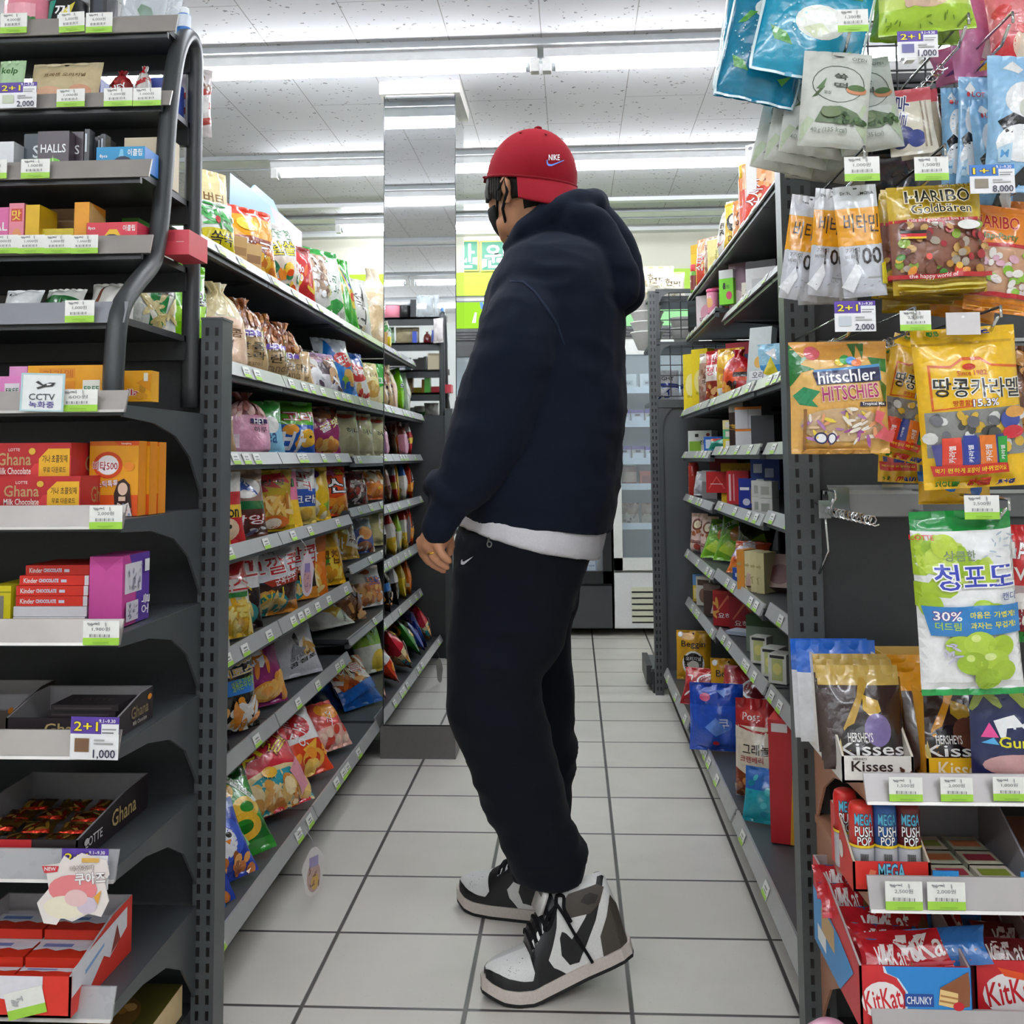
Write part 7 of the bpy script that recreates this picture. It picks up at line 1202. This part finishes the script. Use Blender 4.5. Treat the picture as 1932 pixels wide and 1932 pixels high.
# --- cap, hair, mask, ring ---
CAPC=HC+hu*.014
ct=math.radians(11); cf=hf*math.cos(ct)+hu*math.sin(ct); cu=hu*math.cos(ct)-hf*math.sin(ct)
def dome(th,ph,r=(.108,.091,.112)): return CAPC+cf*(r[0]*math.cos(ph)*math.cos(th))+hl*(r[1]*math.cos(ph)*math.sin(th))+cu*(r[2]*math.sin(ph))
mb=MB(); n,m_=36,14; vs=[];fs=[]
for j in range(m_+1):
    ph=-.06+(math.pi/2+.06)*j/m_
    for i in range(n):
        th=2*math.pi*i/n; p=dome(th,ph); k=math.cos(6*th/2)**2; vs.append(p-(p-CAPC).normalized()*.0016*(1-k)**6)
for j in range(m_): fs+=[(j*n+i,j*n+(i+1)%n,(j+1)*n+(i+1)%n,(j+1)*n+i) for i in range(n)]
mb.add(vs,fs,'8c101f','cotton',True); inner=[CAPC+(Vector(p)-CAPC)*.975 for p in vs[:n]]; mb.add(vs[:n]+inner,[(i,n+i,n+(i+1)%n,(i+1)%n) for i in range(n)],'6a0c16','cotton',True)
mb.tube([dome(2*math.pi*i/24,-.05) for i in range(24)],.003,'7c0e1a','cotton',6,closed=True)
cap=mb.build('cap',PER)
bmb=MB().lathe([(.009,0),(.0085,.004),(.004,.0065)],'84101d','cotton',12,c=tuple(dome(0,math.pi/2)-Vector((0,0,.001)))); bmb.build('cap_button',cap)
e_=MB()
for i in range(6):
    a=2*math.pi*(i+.5)/6; p=dome(a,.98); e_.tube([p,p+(p-CAPC).normalized()*.0012],.0032,'6a0e18','cotton',8)
e_.build('eyelet',cap)
br=MB(); nu_,nv_=22,8; V=[]
for s_,dz in ((0,0),(1,-.004)):
    for j in range(nv_+1):
        t=j/nv_
        for i in range(nu_+1):
            a=math.radians(-68+136*i/nu_); base=dome(math.pi+a,-.05); d=(-hf*math.cos(a*.55)+hl*(-math.sin(a*.55))).normalized(); L=.074*math.cos(a*.98)**.5*t
            V.append(base+d*L*.42-hu*(L*.86+.012*t*(abs(a)/1.2)**2)+hu*(dz+.004*math.sin(t*2)))
w_=nu_+1; N1=(nv_+1)*w_; F=[]
for o_,fl in ((0,0),(N1,1)):
    for j in range(nv_):
        for i in range(nu_):
            q=(o_+j*w_+i,o_+j*w_+i+1,o_+(j+1)*w_+i+1,o_+(j+1)*w_+i); F.append(q[::-1] if fl else q)
F+=[(nv_*w_+i,nv_*w_+i+1,N1+nv_*w_+i+1,N1+nv_*w_+i) for i in range(nu_)]
br.add(V,F,'8c101f','cotton',True); br.build('brim',cap)
st=MB(); 
st.tube([dome(a,-.03,(.1095,.0925,.112)) for a in (-.5,-.3,-.1,.1,.3,.5,.7)],.008,'84101d','cotton',8,sq=.3); st.tube([dome(.45,.0,(.112,.095,.112)),dome(.45,-.12,(.113,.096,.112))],.006,'5a1018','cotton',6); st.build('strap',cap)
wrapd(cap,'logo','p 5f8fe6 .02,.2 .0,.5 .06,.62 .06,.4 .12,.24 .3,.2 .98,.56 .98,.5 .3,.06 .12,.06;t .43 .76 .62x.46 fff NIKE',1031,292,1064,315,'print',.0012,3.)
hb_=MB(); V=[];F=[]; n,m_=40,16
for j in range(m_+1):
    ph=-1.05+(1.3)*j/m_
    for i in range(n+1):
        th=math.radians(62)+math.radians(236)*i/n; low=0
        p=HC+hu*.006+hf*(.099*math.cos(ph)*math.cos(th))+hl*(.0825*math.cos(ph)*math.sin(th))+hu*(.103*math.sin(max(ph,-.95)))
        p=p-hu*0; V.append(p+(p-HC).normalized()*.0015*noise.noise(p*90))
lim=lambda th:-1.05
for j in range(m_):
    for i in range(n):
        th=62+236*(i+.5)/n; ph=-1.05+1.3*(j+.5)/m_; side=abs(th-180)
        lowest=-.78 if side<62 else (-.45 if side<84 else (-.12 if side<100 else .02))
        if ph>lowest: F.append((j*(n+1)+i,j*(n+1)+i+1,(j+1)*(n+1)+i+1,(j+1)*(n+1)+i))
hb_.add(V,F,'17130f','hair',True)
for s in (-1,1):
    for k in range(6):
        a=math.radians(34+5*k)*s; p=HC+hf*(.1*math.cos(a))+hl*(.083*math.sin(a)); hb_.tube([p+hu*.02,p+hf*.006+hu*-.008,p+hf*.004+hl*.004*s+hu*(-.018-.006*(k%3))],[.0045,.004,.001],'17130f','hair',5)
    for k in range(5):
        p=hp(.018+.009*k,s*(.0795-.002*k),.012); hb_.tube([p,p-hu*.03,p-hu*(.05-.004*k)+hf*.003],[.0045,.004,.001],'17130f','hair',5)
hr=hb_.build('hair',PER); md=hr.modifiers.new('s','SOLIDIFY'); md.thickness=.004; md.offset=-1
ey=MB()
for s in (-1,1):
    p=hp(.0865,s*.031,-.008); ey.tube([p+hl*.011,p+hf*.004,p-hl*.011],[.001,.0055,.001],'f0ece6','skin',8); q=p+hf*.0085; ey.tube([q,q+hf*.0012],.0042,'1a120c','skin',8)
    ey.tube([hp(.09,s*.018,.012),hp(.0915,s*.032,.016),hp(.083,s*.047,.012)],[.002,.003,.0012],'17130f','hair',6)
ey.build('eye',PER)
mk=MB(); V=[];F=[]; n,m_=20,12
for j in range(m_+1):
    ph=-1.25+1.15*j/m_
    for i in range(n+1):
        th=math.radians(-72+144*i/n); c=HC+hf*.018-hu*.035
        V.append(c+hf*(.089*math.cos(ph)*math.cos(th))+hl*(.073*math.cos(ph)*math.sin(th))+hu*(.09*math.sin(ph))+hf*.012*math.cos(th)**3)
F=[(j*(n+1)+i,j*(n+1)+i+1,(j+1)*(n+1)+i+1,(j+1)*(n+1)+i) for j in range(m_) for i in range(n)]
mk.add(V,F,'121214','cotton',True)
for s in (-1,1):
    a=V[(m_-3)*(n+1)+(n if s>0 else 0)]; b_=V[3*(n+1)+(n if s>0 else 0)]
    mk.tube([a,hp(.02,s*.084,-.02),hp(-.008,s*.09,.0),hp(-.012,s*.087,-.028),hp(.012,s*.077,-.06),b_],.0017,'121214','cotton',6)
mo=mk.build('face_mask',PER); md=mo.modifiers.new('s','SOLIDIFY'); md.thickness=.002
a_=Q(815,1043,2.066); MB().tube([a_+Vector((.0105*math.cos(t),.0105*math.sin(t)+.004,.002*math.cos(t))) for t in [6.2832*i/20 for i in range(20)]],.0016,'e0b040','chrome',6,closed=True).build('ring',PER)
wrapd(pt,'swoosh','p e4e6ea .0,.1 .02,.5 .12,.66 .14,.42 .24,.36 1,.96 .26,.02 .1,.0',871,1049,894,1066,'print',.002,3.)
wrapd(pt,'drawstring','o .5 .3 .4 .3 .6 6a6a66;p 55554f .2,.5 .35,1 .6,1 .5,.5',918,1014,931,1033,'print',.003,3.)
wrapd(hd,'seam',';'.join('p 232c3c %s'%s for s in ('.0,.97 .0,1 .22,.96 .42,.8 .62,.55 .8,.3 .92,.0 .95,.0 .83,.32 .65,.58 .44,.83 .23,.99',)),962,528,1072,650,'fleece',.001,6.)
# --- shoes ---
def shoe(toe,heel,bend,label):
    toe,heel=Vector(toe),Vector(heel); hx_=Vector((heel.x-toe.x,heel.y-toe.y,0)).normalized(); lat=Vector((0,0,1)).cross(hx_); bl,ba=.085,math.radians(bend)
    L=.302
    wx=np.array([0,.012,.03,.06,.1,.15,.2,.25,.28,.296,L]); ww=np.array([.004,.026,.040,.049,.051,.045,.039,.038,.034,.022,.004])
    tx=np.array([0,.01,.025,.05,.08,.105,.13,.155,.18,.2,.23,.26,.285,.297,L]); tz=np.array([.042,.055,.066,.077,.085,.100,.122,.146,.168,.176,.172,.168,.166,.15,.05])
    Wf=lambda x:np.interp(x,wx,ww); Tf=lambda x:np.interp(x,tx,tz); zb=.0245
    def place(P):
        P=np.asarray(P,float).reshape(-1,3); x,y,z=P[:,0],P[:,1],P[:,2]; z=z+.014*np.clip(1-x/.06,0,1)**2
        d=np.maximum(x-bl,0); s,c=math.sin(ba),math.cos(ba); f=np.clip(d/.03,0,1)
        xb=np.where(d>0,bl+d*c-z*s*f,x); zz=np.where(d>0,z*(1-f)+z*c*f+d*s,z)
        return np.array(toe)+np.outer(xb,np.array(hx_))+np.outer(y,np.array(lat))+np.outer(zz,np.array((0,0,1)))
    def side(sg):
        def F(u,v):
            u=np.asarray(u,float);v=np.clip(np.asarray(v,float),0,1); x=.003+(L-.006)*u; th=np.arcsin(np.clip(v,0,1)**(1/.75)); w=Wf(x); t=Tf(x)
            nar=1-.25*v*np.clip((x-.12)/.08,0,1)
            return place(np.stack([x,sg*w*np.cos(th)**.8*nar,zb-.004+(t-zb+.004)*v],-1))
        return F
    F1,F2=side(-1),side(1); nu,nv=44,16; mb=MB()
    for F_,fl in ((F1,0),(F2,1)):
        u,v=np.meshgrid(np.linspace(0,1,nu+1),np.linspace(0,1,nv+1)**.8); P=F_(u.ravel(),v.ravel()).tolist(); w=nu+1
        f=[(j*w+i,j*w+i+1,(j+1)*w+i+1,(j+1)*w+i) for j in range(nv) for i in range(nu)]
        mb.add(P,[q[::-1] for q in f] if fl else f,'e9e9e6','leather',True)
    ops='p 15161a 0,0 0,.9 .05,.72 .13,.52 .22,.4 .28,.36 .31,.5 .29,.75 .27,1 .4,1 .6,1 .6,.82 .56,.66 .5,.52 .45,.42 .47,.25 .56,.0;p 15161a .56,.52 .54,.32 .575,.14 .64,.11 .72,.27 .82,.5 .9,.75 .965,.97 .92,.97 .85,.77 .76,.57 .68,.44 .635,.4 .61,.5 .585,.56;p 4b443d .8,.0 1,0 1,.6 .965,.74 .9,.5 .82,.3;p 4b443d .66,.62 .8,.6 .88,.68 .94,.84 .9,.9 .7,.88 .64,.8;p 2e2a26 .76,.76 .8,.82 .84,.83 .89,.77 .85,.7 .8,.7;p e9e9e6 .36,.8 .38,.9 .4,.9 .39,.8;p e9e9e6 .41,.8 .43,.9 .45,.9 .44,.8;p e9e9e6 .46,.8 .48,.9 .5,.9 .49,.8;b .1 .62 .24 .96 14 .004 5a5a5a'
    for F_,fl in ((F1,0),(F2,1)): decal(mb,F_,L,.15,ops,3,L=.006,mat='leather',off=.0009,step=.0001,flip=fl)
    up=mb.build('shoe',PER); up['label']=label
    def slab(z0,z1,k,col,mat,nm):
        m=MB(); X=np.linspace(.0,L,40); secs=[]
        for x in X:
            w=Wf(x)+k; xx=x-(.005 if x<.01 else 0)+(.005 if x>L-.01 else 0); secs.append([tuple(p) for p in place([(xx,-w,z0),(xx,w,z0),(xx,w,z1),(xx,-w,z1)])])
        m.loft(secs,col,mat); 
        for i in range(len(m.s)): m.s[i]=False
        return m.build(nm,up)
    slab(.007,.029,.0045,'d6cbc2','rubber','midsole'); slab(0,.007,.0038,'191919','rubber','outsole')
    lc=MB()
    for i,x in enumerate((.112,.124,.136,.148,.16)):
        P=[]
        for F_,vs in ((F1,(.8,.88,.95,1)),(F2,(.95,.88,.8))): P+=[Vector(F_(np.array([x/L]),np.array([v]))[0])+Vector((0,0,.002)) for v in vs]
        lc.tube(P,.0038,'131316','cotton',6)
    a_=Vector(F1(np.array([.6]),np.array([.86]))[0])-lat*.004
    g=lambda u,v,o=.005:Vector(F1(np.array([u]),np.array([v]))[0])-lat*o
    lc.tube(arc([a_+Vector((0,0,.004)),g(.63,.7,.008),g(.66,.45,.006),g(.7,.2,.006),g(.72,.06,.007)],4),.0034,'131316','cotton',6)
    lc.tube(arc([a_,g(.52,.8,.01),g(.48,.86,.012),g(.53,.9,.009),a_],5),.0036,'131316','cotton',6)
    lc.tube(arc([a_,g(.62,.95,.01),g(.66,.9,.012),g(.64,.78,.009),g(.66,.6,.008)],5),.0036,'131316','cotton',6)
    lc.build('laces',up)
    tg=MB(); P=lambda x,y,z:tuple(place([(x,y,z)])[0]); xs=((.145,.142),(.165,.17),(.172,.192))
    tg.loft([[P(x-.004,-.028,z),P(x-.004,.028,z),P(x+.006,.028,z),P(x+.006,-.028,z)] for x,z in xs],'d8d6d2','leather')
    tg.add([P(.158,-.02,.17),P(.158,.02,.17),P(.1645,.02,.188),P(.1645,-.02,.188)],[(0,1,2,3)],'1a1a1c','leather'); tg.build('tongue',up)
    return up
t0=U(913,1884,z=0.); h0=U(1172,1789,y=2.165)
shoe((t0.x,t0.y,0),(h0.x,h0.y,0),15.5,'near high top shoe with heel lifted off the floor')
t1=U(868,1704,z=0.0); shoe((t1.x,t1.y,0),(t1.x+.28,t1.y-.095,0),0,'far high top shoe flat on the floor')
# ================= let the goods settle: squeeze or nudge packs that press into each other =================
bpy.context.view_layer.update()
def geo(o):
    V=np.array([v.co[:] for v in o.data.vertices]); F=[p.vertices[:] for p in o.data.polygons]; return V,F
def world(V,M_): A=np.array(M_); return V@A[:3,:3].T+A[:3,3]
THINGS=[]
for o in COL.objects:
    if o.parent or 'kind' in o: continue
    if o.type=='MESH' and o is not PER and 'label' in o: THINGS.append(o)
STAT={}
for o in COL.objects:
    if o.type!='MESH': continue
    r=o
    while r.parent: r=r.parent
    if r.type=='EMPTY' and r.name.split('.')[0]!='ceiling_light': STAT.setdefault(r,[]).append(o)
class Body: pass
def body(name,V,F,own=None):
    b_=Body(); b_.n=name; b_.lo=V.min(0); b_.hi=V.max(0); b_.V=V; b_.F=F; b_.t=None; b_.o=own; return b_
def tree(b_):
    if b_.t is None: b_.t=BVHTree.FromPolygons(b_.V.tolist(),b_.F)
    return b_.t
BODIES=[]
for r,L in STAT.items():
    for o in L:
        V,F=geo(o)
        if len(V): BODIES.append(body(r.name,world(V,o.matrix_world),F))
G={}
for o in THINGS:
    V,F=geo(o); G[o]=(V,F); BODIES.append(body(o.name,world(V,o.matrix_world),F,o))
MINE={b_.o:b_ for b_ in BODIES if b_.o}
def hits(b_):
    out=set()
    for c in BODIES:
        if c.o is b_.o and c.o is not None or c.n in out: continue
        if (c.lo>b_.hi-1e-4).any() or (c.hi<b_.lo+1e-4).any(): continue
        if tree(b_).overlap(tree(c)): out.add(c.n)
    return out
TR=[(s,dx,dy,dz) for s in (1,.75,.55,.4) for dx,dy,dz in ((0,0,0),(0,0,.004),(0,.007,.002),(0,-.007,.002),(.007,0,.001),(-.007,0,.001),(0,.015,.003),(0,-.013,.003),(.014,0,.002),(-.014,0,.002))][1:]
for pas in range(2):
    left=0
    for o in THINGS:
        b0=MINE[o]; h0=hits(b0)
        if not h0: continue
        thick=o.name.split('.')[0] in ('carton','display_tray','price_tag','promo_card','sign_card','sign_board','notice_card','bowl','tray_insert','snack_cutout','blank_tag','hook_plate','wire_bracket','chocolate_box','mint_tin','box')
        best=(len(h0),None); M0=o.matrix_world.copy(); V,F=G[o]
        for s,dx,dy,dz in TR:
            if thick and s<.74: continue
            Mn=Matrix.Translation((0,0,dz))@M0@Matrix.Translation((dx,dy,0))@Matrix.Diagonal((1,s,1,1)); q=body(o.name,world(V,Mn),F,o); n=len(hits(q))
            if n<best[0]: best=(n,(Mn,q))
            if n==0: break
        if best[1]:
            o.matrix_world=best[1][0]; i=BODIES.index(b0); BODIES[i]=best[1][1]; MINE[o]=best[1][1]
        left+=best[0]
    print('settle pass',pas,left)
